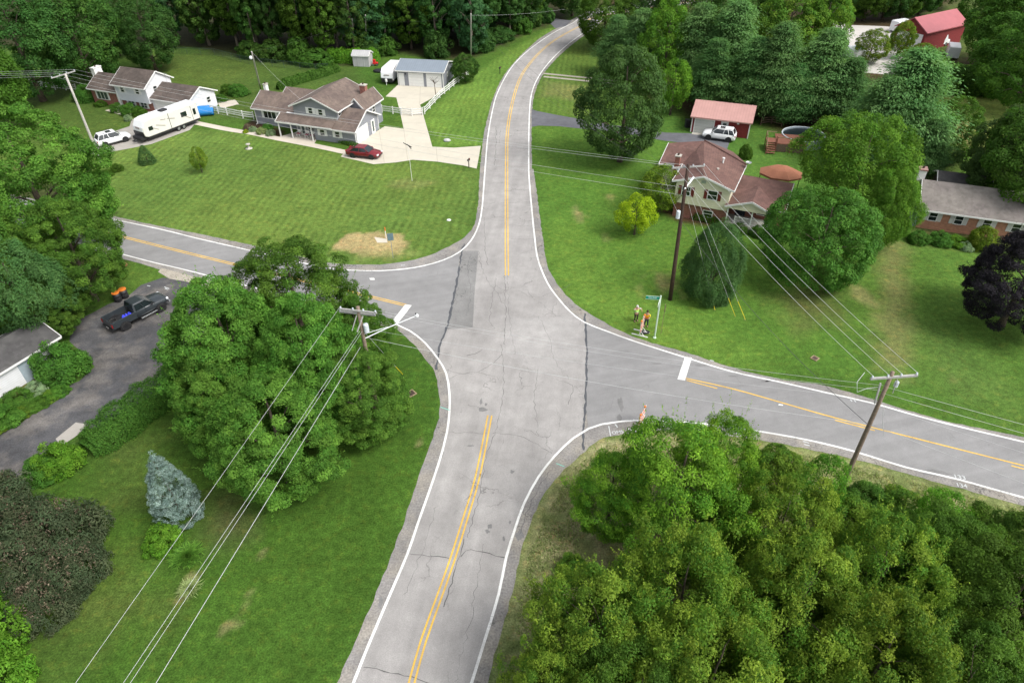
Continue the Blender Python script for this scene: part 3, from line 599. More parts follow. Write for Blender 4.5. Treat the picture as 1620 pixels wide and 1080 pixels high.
for k, (px, wd) in enumerate([([(648, 876), (680, 879), (713, 884)], .07), ([(729, 880), (737, 871), (765, 873), (801, 883)], .09), ([(575, 1055), (620, 1062), (650, 1071), (690, 1085)], .08),
    ([(735, 852), (729, 870), (720, 905), (712, 930), (703, 960)], .08), ([(793, 545), (797, 600), (790, 660), (770, 720), (757, 790), (740, 850)], .05), ([(798, 436), (800, 500), (797, 545)], .06), ([(851, 585), (846, 640), (852, 690)], .04),
    ([(700, 684), (733, 685), (770, 684)], .04), ([(780, 684), (830, 692), (872, 718)], .045), ([(704, 585), (740, 592), (770, 580), (795, 560)], .045), ([(712, 600), (735, 590), (770, 592), (790, 600)], .04), ([(738, 562), (752, 560), (762, 553)], .08),
    ([(770, 322), (840, 320)], .05), ([(768, 347), (800, 350)], .04), ([(806, 300), (838, 301)], .05), ([(806, 356), (842, 358)], .05), ([(808, 378), (846, 379)], .05), ([(806, 280), (836, 279)], .05), ([(772, 290), (796, 289)], .04), ([(808, 265), (837, 264)], .04),
    ([(785, 200), (784, 240), (782, 262)], .07), ([(792, 205), (790, 226)], .05), ([(784, 226), (792, 226)], .05), ([(757, 397), (764, 430), (790, 470), (796, 480)], .045), ([(800, 455), (830, 458), (850, 470), (905, 450)], .035), ([(820, 460), (855, 480), (880, 500)], .035),
    ([(812, 205), (825, 208), (834, 206)], .05), ([(808, 235), (835, 236)], .05), ([(766, 345), (768, 395), (772, 420)], .05), ([(815, 150), (836, 160)], .045), ([(830, 120), (850, 128)], .045), ([(852, 500), (870, 540), (878, 570), (900, 600)], .03), ([(880, 600), (905, 610), (900, 640)], .05), ([(785, 440), (775, 500), (782, 520)], .04),
    ([(745, 402), (740, 430), (745, 460), (738, 500)], .05), ([(735, 420), (752, 425)], .04), ([(731, 450), (750, 455)], .04), ([(727, 470), (748, 478)], .04), ([(740, 640), (760, 645)], .04), ([(688, 750), (700, 716), (705, 690)], .06), ([(822, 845), (842, 790), (870, 745)], .05),
    ([(745, 960), (760, 900), (765, 860)], .03), ([(720, 1080), (740, 1000), (750, 960)], .03), ([(802, 436), (806, 500), (815, 560)], .035), ([(690, 800), (668, 870), (640, 940)], .03)]):
    crack(px, wd * .62, 10 + k, m_crk, amp=0.09 if wd > .045 else .13)
m_stain0 = paving('tar_blot', (0.18, 0.178, 0.175), .2, .3)
for k, (a_, b_, sx, sy) in enumerate([(763, 648, .45, .35), (761, 635, .15, .5), (769, 640, .12, .2), (775, 832, .2, .25), (771, 840, .18, .2), (797, 852, .12, .22), (823, 846, .35, .5), (602, 952, .18, .45), (744, 705, .3, .1), (1040, 575, .6, .12), (1115, 578, .9, .15), (1210, 603, .5, .12), (982, 640, .3, 1.1), (980, 660, .25, .5), (1160, 595, .5, .1), (1480, 748, 1.3, .35), (810, 746, .2, .2), (807, 826, .1, .2), (1215, 603, .4, .1)]):
    c = P(a_, b_); rg = random.Random(k + 70); n = 12
    pts = [Vector((c.x + math.cos(2 * math.pi * i / n) * sx * rg.uniform(.5, 1.1), c.y + math.sin(2 * math.pi * i / n) * sy * rg.uniform(.5, 1.1), 0)) for i in range(n)]
    sheet('road_stain', pts, m_stain0 if k < 9 else (m_stain if k > 9 else paving('oil_stain', (0.20, 0.198, 0.195), .2, .3)), 0.0195, world=True) if k != 9 else None
    if k == 9: m_stain = paving('oil_stain', (0.185, 0.183, 0.18), .2, .3); sheet('road_stain', pts, m_stain, 0.0195, world=True)
# wandering small marks and survey paint
ribbon('spray_mark', [(697, 644), (712, 649)], 0.09, m_spray_g, 0.027); ribbon('spray_mark', [(880, 733), (893, 738)], 0.08, m_spray_g, 0.027)
ribbon('spray_mark', [(963, 674), (966, 690)], 0.07, m_spray, 0.027)
sheet('road_patch', [(584, 440), (592, 440), (593, 443), (586, 443)], m_wline, 0.024); sheet('road_patch', [(1232, 639), (1239, 640), (1238, 642), (1231, 641)], m_wline, 0.027)
def ground_text(txt, px, h, rz, mat=None, z=0.028):
    c = bpy.data.curves.new('painted_number', 'FONT'); c.body = txt; c.size = h; c.align_x = 'CENTER'; c.align_y = 'CENTER'; c.offset = 0.012 * h
    o = bpy.data.objects.new('painted_number', c); COL.objects.link(o); v = P(*px); o.location = (v.x, v.y, z); o.rotation_euler = (0, 0, rz); c.materials.append(mat or m_spray)
    return tag(o, kind='structure')
ground_text('133', (1518, 755), 0.55, R(-12)); ground_text('134', (1521, 768), 0.5, R(-12)); ground_text('OMS', (977, 684), 0.45, R(8))
for q in ([(1345,632),(1348,635)], [(1351,633),(1354,636)], [(1270,698),(1280,701)], [(1272,703),(1281,705)], [(260,454),(268,457)], [(261,457),(266,458.5)], [(262,455),(264,458)], [(233,452),(238,453)], [(634,420),(641,420)], [(1123,570),(1129,571)], [(973,671),(977,676)]): ribbon('spray_mark', q, 0.09, m_spray, 0.028)
# driveways, walks, pads
sheet('concrete_driveway', [(760.6, 231), (757, 252), (754, 267), (733, 262), (692, 256), (653, 253), (628, 257), (591, 260), (539, 248), (550.6, 236), (558, 230.6), (609, 200), (638.7, 204), (632, 174), (627, 154.6), (610, 153), (631, 133), (702, 137), (702, 143), (696, 149), (664.6, 166), (670, 183), (684, 232.4), (718, 234)], m_conc, 0.012)
m_joint = paving('slab_joint', (0.36, 0.33, 0.27), .1, .1)
for q in ([(645, 253), (638.7, 204)], [(627, 154.6), (660, 157)], [(690, 233), (692, 256)], [(638, 195), (673, 195)], [(600, 208), (608, 258)], [(655, 150), (700, 146)], [(665, 136), (664, 166)]): ribbon('slab_joint', q, 0.06, m_joint, 0.017)
ribbon('front_walk', [(303, 193), (360, 204.7), (400, 211), (440, 219.5), (500, 231), (560, 244)], 1.25, m_walk, 0.011)
sheet('porch_paving', [(443, 216), (470, 209), (505, 214), (497, 228), (440, 219)], m_walk, 0.016)
sheet('garden_patio', [(344, 163), (372, 158), (378, 165), (350, 172)], m_walk, 0.013)
sheet('garage_driveway', [(118, 237), (162, 214), (205, 200), (208, 190), (250, 168), (300, 172), (318, 186), (300, 206), (262, 220), (240, 228), (200, 236), (150, 245)], m_oldconc, 0.012)
sheet('house_walk', [(166, 175), (177, 172), (210, 181), (208, 186), (195, 183)], m_walk, 0.015)
sheet('old_driveway', [(256.7, 439.4), (223, 451), (202, 469), (170, 482), (148, 494), (128, 504), (112, 522), (110, 540), (132, 560), (150, 580), (125, 603), (96, 614.5), (59.6, 643), (0, 679), (-120, 740), (-160, 860), (0, 790), (20, 772), (52, 756), (80, 705), (122, 680), (160, 676), (205, 646), (262, 612), (310, 570), (330, 500), (345, 455), (300, 441)], m_drive, 0.012)
sheet('concrete_pad', [(88, 694), (120, 668), (143, 672), (120, 690), (96, 706)], m_oldconc, 0.016)
sheet('gravel_verge', [(256, 424), (300, 436), (345, 448), (345, 458), (292, 445), (268, 441), (250, 430)], m_gravel, 0.0155)
sheet('dark_driveway', [(841, 173), (850, 176), (880, 182), (920, 189), (960, 197), (1010, 203), (1052, 210), (1091, 211), (1120, 213), (1155, 222), (1148, 243), (1120, 246), (1078, 226), (1052, 223), (1000, 214), (959, 208), (917, 203.5), (884, 200), (852, 199), (841, 201)], m_drive2, 0.012)
for dy in (-2.5, 2.5): ribbon('gravel_track', [(860, 119 + dy), (900, 123 + dy), (940, 127 + dy), (975, 131 + dy)], 0.75, m_gravel, 0.012)
sheet('gravel_lot', [(1318, 34), (1345, 40), (1400, 42), (1440, 46), (1466, 58), (1474, 85), (1460, 118), (1400, 118), (1330, 112), (1318, 75)], paving('lot_gravel', (0.48, 0.455, 0.425), .08, .1), 0.012)
sheet('side_track', [(866, 33), (880, 30), (905, 33), (895, 42), (878, 45)], m_drive2, 0.013)
sheet('concrete_slab', [(592, 375), (612, 378), (613, 384), (597, 384)], m_conc, 0.012)
# =================================================================== VEGETATION
def leaf_mesh(name, c, nrm, size, tint, lw=0.5, along=None):
    """one folded-diamond leaf per centre; tint = (tip share, lightness)"""
    N = len(c); rg = np.random.default_rng(N)
    nrm = nrm / np.maximum(np.linalg.norm(nrm, axis=1, keepdims=True), 1e-6)
    t = rg.normal(size=(N, 3)) if along is None else along + rg.normal(size=(N, 3)) * 0.25
    t -= nrm * (t * nrm).sum(1, keepdims=True); t /= np.maximum(np.linalg.norm(t, axis=1, keepdims=True), 1e-6); b_ = np.cross(nrm, t)
    L_ = (size * 0.62)[:, None]; W_ = (size * 0.62 * lw)[:, None]; fold = nrm * (size * 0.12)[:, None]
    v = np.empty((N, 4, 3), np.float32); v[:, 0] = c + t * L_; v[:, 1] = c + b_ * W_ + fold; v[:, 2] = c - t * L_ * 0.9; v[:, 3] = c - b_ * W_ + fold
    me = bpy.data.meshes.new(name); me.vertices.add(N * 4); me.vertices.foreach_set('co', v.ravel()); me.loops.add(N * 4); me.loops.foreach_set('vertex_index', np.arange(N * 4, dtype=np.int32))
    me.polygons.add(N); me.polygons.foreach_set('loop_start', np.arange(0, N * 4, 4, dtype=np.int32)); me.polygons.foreach_set('loop_total', np.full(N, 4, np.int32)); me.update()
    a = me.attributes.new('tint', 'BYTE_COLOR', 'CORNER'); cc = np.zeros((N, 4, 4), np.float32); cc[:, :, 0] = np.clip(tint[:, 0], 0, 1)[:, None]; cc[:, :, 1] = np.clip(tint[:, 1], 0, 1)[:, None]; cc[:, :, 3] = 1
    a.data.foreach_set('color', cc.ravel()); return me
PROF = {
 'round': lambda t: np.sqrt(np.clip(1 - (2 * t - 0.92) ** 2 / 1.17, 0.02, 1)),
 'dome': lambda t: np.clip(1 - t ** 2.4, 0.03, 1) ** 0.6 * np.clip(0.78 + t * 0.9, 0, 1),
 'tall': lambda t: np.clip(np.sin(np.pi * np.clip(t * 0.9 + 0.07, 0, 1)), 0.05, 1) ** 0.55,
 'oval': lambda t: np.clip(np.sin(np.pi * np.clip(t * 0.84 + 0.10, 0, 1)), 0.03, 1) ** 0.75,
 'cone': lambda t: np.clip(1 - t, 0.03, 1) ** 0.85 * np.clip(0.6 + t * 6, 0, 1),
 'pine': lambda t: np.clip(1 - t, 0.02, 1) ** 0.48 * np.clip(0.55 + t * 2.0, 0, 1),
 'bush': lambda t: np.sqrt(np.clip(1 - t * t, 0.02, 1)) * np.clip(0.8 + t * 2, 0, 1)}
def crown(name, seed, Rr, z0, h, prof, nc, rc, nl, leaf, squash=0.7, lobe=0.16, inner=0.22, lw=0.5, tips=0.5, up=0.55, nlobe=9, bw=0.55, shoots=0, rnd=0.34):
    """returns (leaf mesh, clump centres). Leaves sit on many overlapping twig clumps gathered into bigger boughs."""
    rg = np.random.default_rng(seed); f = PROF[prof]
    tt = np.linspace(0.0, 1, 200); wgt = f(tt); wgt /= wgt.sum(); t = rg.choice(tt, nc, p=wgt) + rg.uniform(-.003, .003, nc); t = np.clip(t, 0, 1)
    ang = np.arange(nc) * 2.39996 + rg.uniform(-.5, .5, nc)
    # bough lobes: bumps in (angle, height)
    la = rg.uniform(0, 2 * np.pi, nlobe); lt = rg.uniform(0.1, 0.95, nlobe); amp = rg.uniform(0.3, 1, nlobe)
    bump = np.zeros(nc) - 0.45
    for k in range(nlobe):
        da = np.angle(np.exp(1j * (ang - la[k]))); bump = np.maximum(bump, amp[k] * np.exp(-(da / bw) ** 2 - ((t - lt[k]) / (bw * 0.36)) ** 2) * 1.25 - 0.4)
    fac = 1 + lobe * bump * 1.4
    deep = rg.random(nc) < inner; fac = np.where(deep, fac * rg.uniform(0.35, 0.8, nc), fac * rg.uniform(0.9, 1.04, nc))
    rad = Rr * f(t) * fac
    cz = z0 + t * (h - z0) + (h - z0) * 0.05 * bump
    cc = np.stack([rad * np.cos(ang), rad * np.sin(ang), cz], 1)
    rcl = Rr * rc * rg.uniform(0.65, 1.35, nc)
    n_ = np.maximum(6, (nl * (rcl / (Rr * rc)) ** 2).astype(int)); n_ = np.where(deep, (n_ * 0.6).astype(int), n_)
    ci = np.repeat(np.arange(nc), n_); N = len(ci)
    d = rg.normal(size=(N, 3)); d /= np.linalg.norm(d, axis=1, keepdims=True)
    ctr = np.array([0, 0, z0 + (h - z0) * 0.42]); o = cc - ctr; o /= np.maximum(np.linalg.norm(o, axis=1, keepdims=True), 1e-6)
    d = d + o[ci] * 0.55 + np.array([0, 0, 0.35]); d /= np.linalg.norm(d, axis=1, keepdims=True)
    rr = rcl[ci] * rg.uniform(0.55, 1.08, N) ** 0.7
    pos = cc[ci] + d * rr[:, None] * np.array([1, 1, squash])
    pos[:, 2] = np.maximum(pos[:, 2], 0.04)
    nrm = d * 0.8 + np.array([0, 0, up]) + rg.normal(size=(N, 3)) * rnd
    ct = rg.random(nc) ** 1.6; cb = rg.random(nc)
    outer = rg.random(N) < 0.5
    tint = np.stack([np.clip(tips * (ct[ci] * 0.8 + rg.random(N) * 0.5 * outer), 0, 1), 0.5 + (cb[ci] - 0.5) * 0.6 + (rg.random(N) - 0.5) * 0.45], 1)
    size = leaf * rg.uniform(0.7, 1.35, N)
    if shoots:      # leafy shoots standing proud of the crown, so its outline is ragged
        oi = np.where(~deep)[0]; k = rg.choice(oi, shoots); m = 14; dr = o[k] * .6 + np.array([0, 0, .75]) + rg.normal(size=(shoots, 3)) * .4; dr /= np.linalg.norm(dr, axis=1, keepdims=True)
        ln = rcl[k] * rg.uniform(1.3, 2.3, shoots); s_ = np.tile(np.linspace(.35, 1, m), shoots); kk = np.repeat(np.arange(shoots), m)
        ps = cc[k][kk] + dr[kk] * (ln[kk] * s_)[:, None] + rg.normal(size=(shoots * m, 3)) * (.10 * (1.15 - s_))[:, None] * Rr / 4.5; ps[:, 2] = np.maximum(ps[:, 2], .05)
        pos = np.concatenate([pos, ps]); nrm = np.concatenate([nrm, rg.normal(size=(len(ps), 3)) * .6 + np.array([0, 0, .6])]); size = np.concatenate([size, leaf * rg.uniform(.6, 1.1, len(ps))])
        tint = np.concatenate([tint, np.stack([np.clip(tips * (.35 + .75 * rg.random(shoots)[kk]), 0, 1), .5 + (rg.random(len(ps)) - .5) * .5], 1)])
    return leaf_mesh(name, pos, nrm, size, tint, lw), cc[~deep] if (~deep).any() else cc
def pine_crown(name, seed, Rr, z0, h, whorls, per, nl, leaf):
    """whorled boughs that reach out and lift at the tip, carrying flat sprays of long needles"""
    rg = np.random.default_rng(seed); f = PROF['pine']; P_, N_, A_, T_ = [], [], [], []; ends = []
    for wv in range(whorls):
        t = (wv + 0.2) / whorls; z = z0 + t * (h - z0); ln0 = Rr * f(np.array([t]))[0]
        for k in range(per):
            an = wv * 1.1 + k * 2 * np.pi / per + rg.uniform(-.35, .35); ln = ln0 * rg.uniform(0.6, 1.15); lift = rg.uniform(0.0, 0.28)
            dirv = np.array([math.cos(an), math.sin(an), 0]); tb = rg.random() ** 1.5; lb = rg.random()
            m = max(3, int(ln / 0.7))
            ends.append((dirv * ln * 0.9 + np.array([0, 0, z + ln * lift])))
            for j in range(m):
                s = (j + 0.8) / m
                if s < 0.22: continue
                c = dirv * ln * s + np.array([0, 0, z + ln * lift * s * s + rg.uniform(-.15, .15)])
                wdt = (0.34 + 0.55 * (1 - abs(s - 0.6))) * ln / 4.2 + 0.25; n = int(nl * rg.uniform(.7, 1.3))
                d = rg.normal(size=(n, 3)) * np.array([wdt, wdt, 0.16 + wdt * 0.16]); P_.append(c + d)
                N_.append(d * 0.4 + np.array([0, 0, 1.0]) + rg.normal(size=(n, 3)) * 0.35); A_.append(np.tile(dirv + np.array([0, 0, 0.55]), (n, 1)) + d * 0.8)
                T_.append(np.stack([np.clip(tb * 0.6 + rg.random(n) * 0.35 * s, 0, 1), 0.5 + (lb - 0.5) * 0.4 + (rg.random(n) - 0.5) * 0.45], 1))
    # leader
    n = nl * 3; P_.append(np.stack([rg.normal(size=n) * .25, rg.normal(size=n) * .25, h - rg.random(n) * 1.0], 1)); N_.append(rg.normal(size=(n, 3))); A_.append(np.tile([0, 0, 1.0], (n, 1))); T_.append(rg.random((n, 2)))
    p = np.concatenate(P_); p[:, 2] = np.maximum(p[:, 2], 0.05)
    return leaf_mesh(name, p, np.concatenate(N_), leaf * rg.uniform(.7, 1.3, len(p)), np.concatenate(T_), 0.32, np.concatenate(A_)), np.array(ends)
def trunk_mesh(name, seed, h, r, ends, nlimb=8, base_spread=1.35, fork=0.35):
    rg = random.Random(seed); mb = MB(); x = y = 0.0; pts = []; rs = []
    for k in range(9):
        t = k / 8; pts.append((x, y, h * t)); rs.append(r * (1 - 0.8 * t) * (base_spread if k == 0 else 1)); x += rg.uniform(-.10, .10) * h / 10; y += rg.uniform(-.10, .10) * h / 10
    mb.tube(pts, rs, 9)
    if len(ends):
        e = list(range(len(ends))); rg.shuffle(e)
        for i in e[:nlimb]:
            q = Vector(ends[i]); tz = max(fork * h * 0.6, min(q.z - 0.25 * math.hypot(q.x, q.y) - h * 0.12, h * 0.85)) / h; tz = max(0.12, min(tz, .9)); k = tz * 8; k0 = int(k); a_ = Vector(pts[k0]).lerp(Vector(pts[min(8, k0 + 1)]), k - k0)
            if q.z < a_.z: a_.z = q.z * 0.8
            mid = a_.lerp(q, 0.5) + Vector((rg.uniform(-.3, .3), rg.uniform(-.3, .3), 0.12 * (q - a_).length)); r0 = r * (1 - 0.8 * tz) * 0.5
            mb.tube([a_, a_.lerp(mid, .5) + Vector((0, 0, .05)), mid, q.lerp(mid, 0.1)], [r0, r0 * .75, r0 * .5, r0 * .15], 6)
    return mb.mesh(name, True)
LM = {k: leaf_material('leaves_' + k, *v) for k, v in {
 'maple': ((0.066, 0.174, 0.023), (0.174, 0.329, 0.048)),
 'maple_dark': ((0.056, 0.138, 0.018), (0.140, 0.252, 0.034)),
 'oak': ((0.052, 0.113, 0.028), (0.111, 0.192, 0.048)),
 'walnut': ((0.072, 0.198, 0.020), (0.242, 0.416, 0.038)),
 'thicket': ((0.076, 0.181, 0.021), (0.294, 0.382, 0.044)),
 'deep': ((0.058, 0.128, 0.014), (0.109, 0.201, 0.023)),
 'forest': ((0.041, 0.110, 0.023), (0.094, 0.187, 0.036)),
 'forest_b': ((0.045, 0.114, 0.020), (0.121, 0.198, 0.033)),
 'blue': ((0.045, 0.132, 0.045), (0.096, 0.211, 0.071)),
 'pine': ((0.088, 0.209, 0.063), (0.234, 0.396, 0.134)),
 'pine_dark': ((0.064, 0.172, 0.048), (0.172, 0.317, 0.099)),
 'spruce_blue': ((0.172, 0.261, 0.241), (0.449, 0.578, 0.550)),
 'juniper': ((0.062, 0.139, 0.040), (0.136, 0.232, 0.075)),
 'yellow': ((0.204, 0.304, 0.010), (0.517, 0.607, 0.020)),
 'olive': ((0.099, 0.185, 0.016), (0.320, 0.370, 0.040)),
 'willow': ((0.074, 0.181, 0.018), (0.200, 0.329, 0.036)),
 'round': ((0.061, 0.168, 0.024), (0.147, 0.281, 0.045)),
 'purple': ((0.017, 0.015, 0.020), (0.046, 0.042, 0.051)),
 'sumac': ((0.059, 0.095, 0.044), (0.137, 0.136, 0.073)),
 'seed': ((0.14, 0.10, 0.075), (0.25, 0.20, 0.145)),
 'bright': ((0.086, 0.222, 0.018), (0.233, 0.400, 0.040)),
 'hedge': ((0.061, 0.158, 0.023), (0.123, 0.250, 0.035)),
 'pale': ((0.220, 0.275, 0.099), (0.396, 0.462, 0.198)),
 'variegated': ((0.187, 0.286, 0.143), (0.462, 0.550, 0.330))}.items()}
# templates: (crown mesh, trunk mesh, native radius, native height)
TP = {}
def template(key, Rr, h, z0, prof, nc, rc, nl, leaf, seed, tr=0.035, nlimb=8, **k):
    me, cc = crown('crown', seed, Rr, z0, h, prof, nc, rc, nl, leaf, **k); tm = trunk_mesh('trunk', seed, h * 0.86, h * tr, cc, nlimb); TP[key] = (me, tm, Rr, h)
for i in range(3):
    template('maple%d' % i, 6, 12, 2.0, 'dome', 440, 0.120, 215, 0.16, 100 + i, tr=.032, lobe=.26, squash=.62, nlobe=26, bw=.30, inner=.10, tips=.85, shoots=160, rnd=.42)
    template('thick%d' % i, 4.5, 9, 0.8, 'dome', 430, 0.128, 170, 0.135, 120 + i, tr=.02, lobe=.46, squash=1.0, nlobe=24, bw=.34, inner=.15, lw=.45, tips=.75, shoots=700, rnd=.6)
for i in range(2):
    template('mid%d' % i, 6, 13, 1.5, 'oval', 330, 0.155, 95, 0.27, 140 + i, tr=.028, lobe=.22, nlobe=10)
    template('walnut%d' % i, 5.5, 11, 2.0, 'dome', 330, 0.16, 150, 0.20, 150 + i, tr=.028, lobe=.46, squash=.45, nlobe=22, bw=.34, lw=.34, inner=.08, tips=.95, shoots=240, rnd=.4)
for i in range(4):
    template('forest%d' % i, 4.6, 19, 1.2 + i * 1.2, 'tall', 250, 0.17, 66, 0.40, 160 + i, tr=.016, lobe=.34, nlobe=14)
template('round0', 6, 11, .9, 'round', 520, 0.115, 85, 0.21, 180, tr=.02, lobe=.12, squash=.8)
template('willow0', 6.5, 13, 2, 'oval', 420, 0.13, 110, 0.26, 181, tr=.03, lobe=.30, squash=1.2, lw=.35, nlobe=12)
template('small0', 2.2, 4.4, 1.0, 'round', 130, 0.24, 75, 0.14, 182, tr=.03, lobe=.22)
template('juniper0', 3, 7.4, 0.0, 'dome', 460, 0.17, 130, 0.15, 183, tr=.03, lobe=.2, squash=1.3, lw=.25)
for i in range(3):
    me, e = pine_crown('crown', 190 + i, 5.2, 1.6, 17, 20, 7, 110, 0.34); TP['pine%d' % i] = (me, trunk_mesh('trunk', 190 + i, 16, .3, e, 20), 5.2, 17)
me, cc = crown('crown', 200, 2.0, 0.05, 5.6, 'cone', 520, 0.13, 60, 0.11, squash=.5, lobe=.1, inner=.1, lw=.22, tips=.9); TP['spruce0'] = (me, trunk_mesh('trunk', 200, 5.2, .09, cc, 10), 2.0, 5.6)
BP = {}
for i in range(3): BP['bush%d' % i] = (crown('foliage', 210 + i, 1.5, 0.0, 1.7, 'bush', 150, 0.22, 70, 0.11, squash=.8, lobe=.25, inner=.2)[0], 1.5, 1.7)
for i in range(2): BP['far%d' % i] = (crown('foliage', 220 + i, 2.2, 0.0, 2.8, 'bush', 120, 0.24, 45, 0.24, squash=.8, lobe=.35)[0], 2.2, 2.8)
BP['feather'] = (crown('foliage', 225, 1.6, 0.0, 1.9, 'bush', 130, 0.24, 90, 0.13, squash=1.1, lobe=.35, lw=.3)[0], 1.6, 1.9)
_rt = random.Random(5)
def tree(kind, lmat, px, zc, Rt, h, label, cat='tree', name='tree', group=None, bark='bark', world=None, rz=None, base=False):
    """px = where the crown's centre (height zc) shows; Rt crown radius, h height, in metres"""
    me, tm, R0, H0 = TP[kind]; v = world if world is not None else P(px[0], px[1], 0 if base else zc)
    t = thing(name, label, cat, (v[0], v[1], 0), _rt.uniform(0, 6.28) if rz is None else rz, group); t.scale = (Rt / R0 * .82, Rt / R0 * .82, h / H0)
    c = obj('crown', me, None, t)
    if not me.materials: me.materials.append(LM[lmat])
    c.material_slots[0].link = 'OBJECT'; c.material_slots[0].material = LM[lmat]
    k = obj('trunk', tm, None, t)
    if not tm.materials: tm.materials.append(MT[bark])
    k.material_slots[0].link = 'OBJECT'; k.material_slots[0].material = MT[bark]
    return t
def bush(kind, lmat, px, Rt, h, label, name='shrub', cat='shrub', group=None, rz=None, world=None, sy=1.0, ang=None):
    me, R0, H0 = BP[kind]; v = world if world is not None else P(*px)
    o = bpy.data.objects.new(name, me); COL.objects.link(o); o.location = (v[0], v[1], 0); o.rotation_euler = (0, 0, ang if ang is not None else _rt.uniform(0, 6.28)); o.scale = (Rt / R0, Rt * sy / R0, h / H0)
    if not me.materials: me.materials.append(LM[lmat])
    o.material_slots[0].link = 'OBJECT'; o.material_slots[0].material = LM[lmat]
    return tag(o, label, cat, group)
# ---- the maple clump behind the nearest pole
G = 'maples clustered beside the driveway corner'
tree('maple0', 'maple', (350, 522), 8.0, 5.9, 12.2, 'leafy green maple whose crown hangs over the parked dark pickup', 'maple', 'maple_tree', G)
tree('maple1', 'maple', (566, 612), 4.6, 4.5, 7.6, 'leafy green maple around the pole with the street lamp', 'maple', 'maple_tree', G)
tree('maple2', 'maple', (430, 668), 6.0, 5.2, 9.4, 'leafy green maple with low boughs beside the blue spruce', 'maple', 'maple_tree', G)
tree('maple1', 'maple_dark', (462, 450), 7.5, 6.0, 11.4, 'darker leafy maple at the back of the clump beside the west road', 'maple', 'maple_tree', G, rz=2.4)
tree('maple2', 'maple_dark', (562, 508), 5.4, 3.2, 7.6, 'dark maple reaching towards the stop line behind the lamp pole', 'maple', 'maple_tree', G, rz=0.7)
tree('maple0', 'maple', (345, 610), 5.5, 4.2, 9.0, 'leafy green maple leaning over the end of the clipped hedge', 'maple', 'maple_tree', G, rz=4.0)
tree('maple2', 'maple', (480, 545), 8.0, 4.6, 12.0, 'tallest bright green maple crown in the middle of the clump', 'maple', 'maple_tree', G, rz=1.0)
# ---- big tree at the left edge and its neighbours
G = 'large trees across the driveway from the pickup'
tree('maple1', 'maple', (40, 275), 9.0, 9.2, 15.5, 'huge spreading green tree filling the left edge above the west road', 'tree', 'broadleaf_tree', G)
tree('maple2', 'maple_dark', (108, 385), 6.5, 5.2, 11.0, 'dark green tree whose boughs overhang the west road edge line', 'tree', 'broadleaf_tree', G)
tree('willow0', 'pine_dark', (30, 455), 5.5, 4.6, 9.5, 'dusky blue-green feathery tree beside the white shed roof', 'tree', 'broadleaf_tree', G)
tree('maple0', 'maple_dark', (66, 484), 3.5, 3.4, 6.5, 'low dark tree behind the two black barrels', 'tree', 'broadleaf_tree', G)
tree('maple0', 'maple_dark', (-60, 400), 8, 7.0, 13, 'tall dark tree just past the blue-green tree', 'tree', 'broadleaf_tree', G)
# ---- far left, behind the brick and white house
G = 'trees around the back lawn of the white house'
tree('mid0', 'forest', (25, 60), 10, 9.0, 18, 'broad dark tree standing behind the far white rail fence', 'tree', 'broadleaf_tree', G)
tree('mid1', 'forest_b', (118, 55), 8.5, 8.0, 16, 'broad green tree whose boughs hang behind the white chimney', 'tree', 'broadleaf_tree', G)
tree('mid0', 'forest', (226, 45), 7.5, 6.0, 13, 'dark spreading tree with a bare trunk behind the white house roof', 'tree', 'broadleaf_tree', G)
tree('mid1', 'deep', (-50, 130), 8, 8.0, 15, 'dark tree in the yard beyond the pale pole', 'tree', 'broadleaf_tree', G)
tree('mid0', 'forest', (160, 10), 9, 7, 17, 'dark tree at the corner of the wood behind the back lawn', 'tree', 'broadleaf_tree', G)
# ---- the wood along the top
edge = [(285, 74), (325, 74), (362, 80), (398, 88), (436, 92), (474, 96), (512, 100), (548, 97), (585, 90), (622, 84), (660, 84), (698, 87), (735, 90), (768, 78), (796, 62), (822, 50), (846, 40), (862, 33)]
rw = random.Random(3); GW = 'tall trees of the wood along the back lawns'
for k, (a_, b_) in enumerate(edge):
    v = P(a_, b_)
    for row in range(3):
        q = (v.x + rw.uniform(-1.5, 1.5) - (row * 2.2 if k > 12 else 0) * 1.6, v.y + 1.8 + row * 6.0 + rw.uniform(-1, 1), 0)
        t = tree('forest%d' % rw.randrange(4), rw.choice(['forest', 'forest', 'forest_b', 'deep', 'blue']), None, 0, rw.uniform(3.6, 5.2), rw.uniform(15, 22), 'tall slender dark green tree standing in the wood at the back', 'tree', 'woodland_tree', GW, rw.choice(['bark', 'bark_pale']), world=q)
for k, (a_, b_) in enumerate(edge[2:]):
    if rw.random() < 0.85: bush('far%d' % (k % 2), rw.choice(['forest', 'forest_b', 'hedge']), (a_ + rw.uniform(-10, 10), b_ + 2), rw.uniform(1.8, 2.8), rw.uniform(2.4, 4.5), 'rough dark shrub along the foot of the wood', group='shrubs at the foot of the wood')
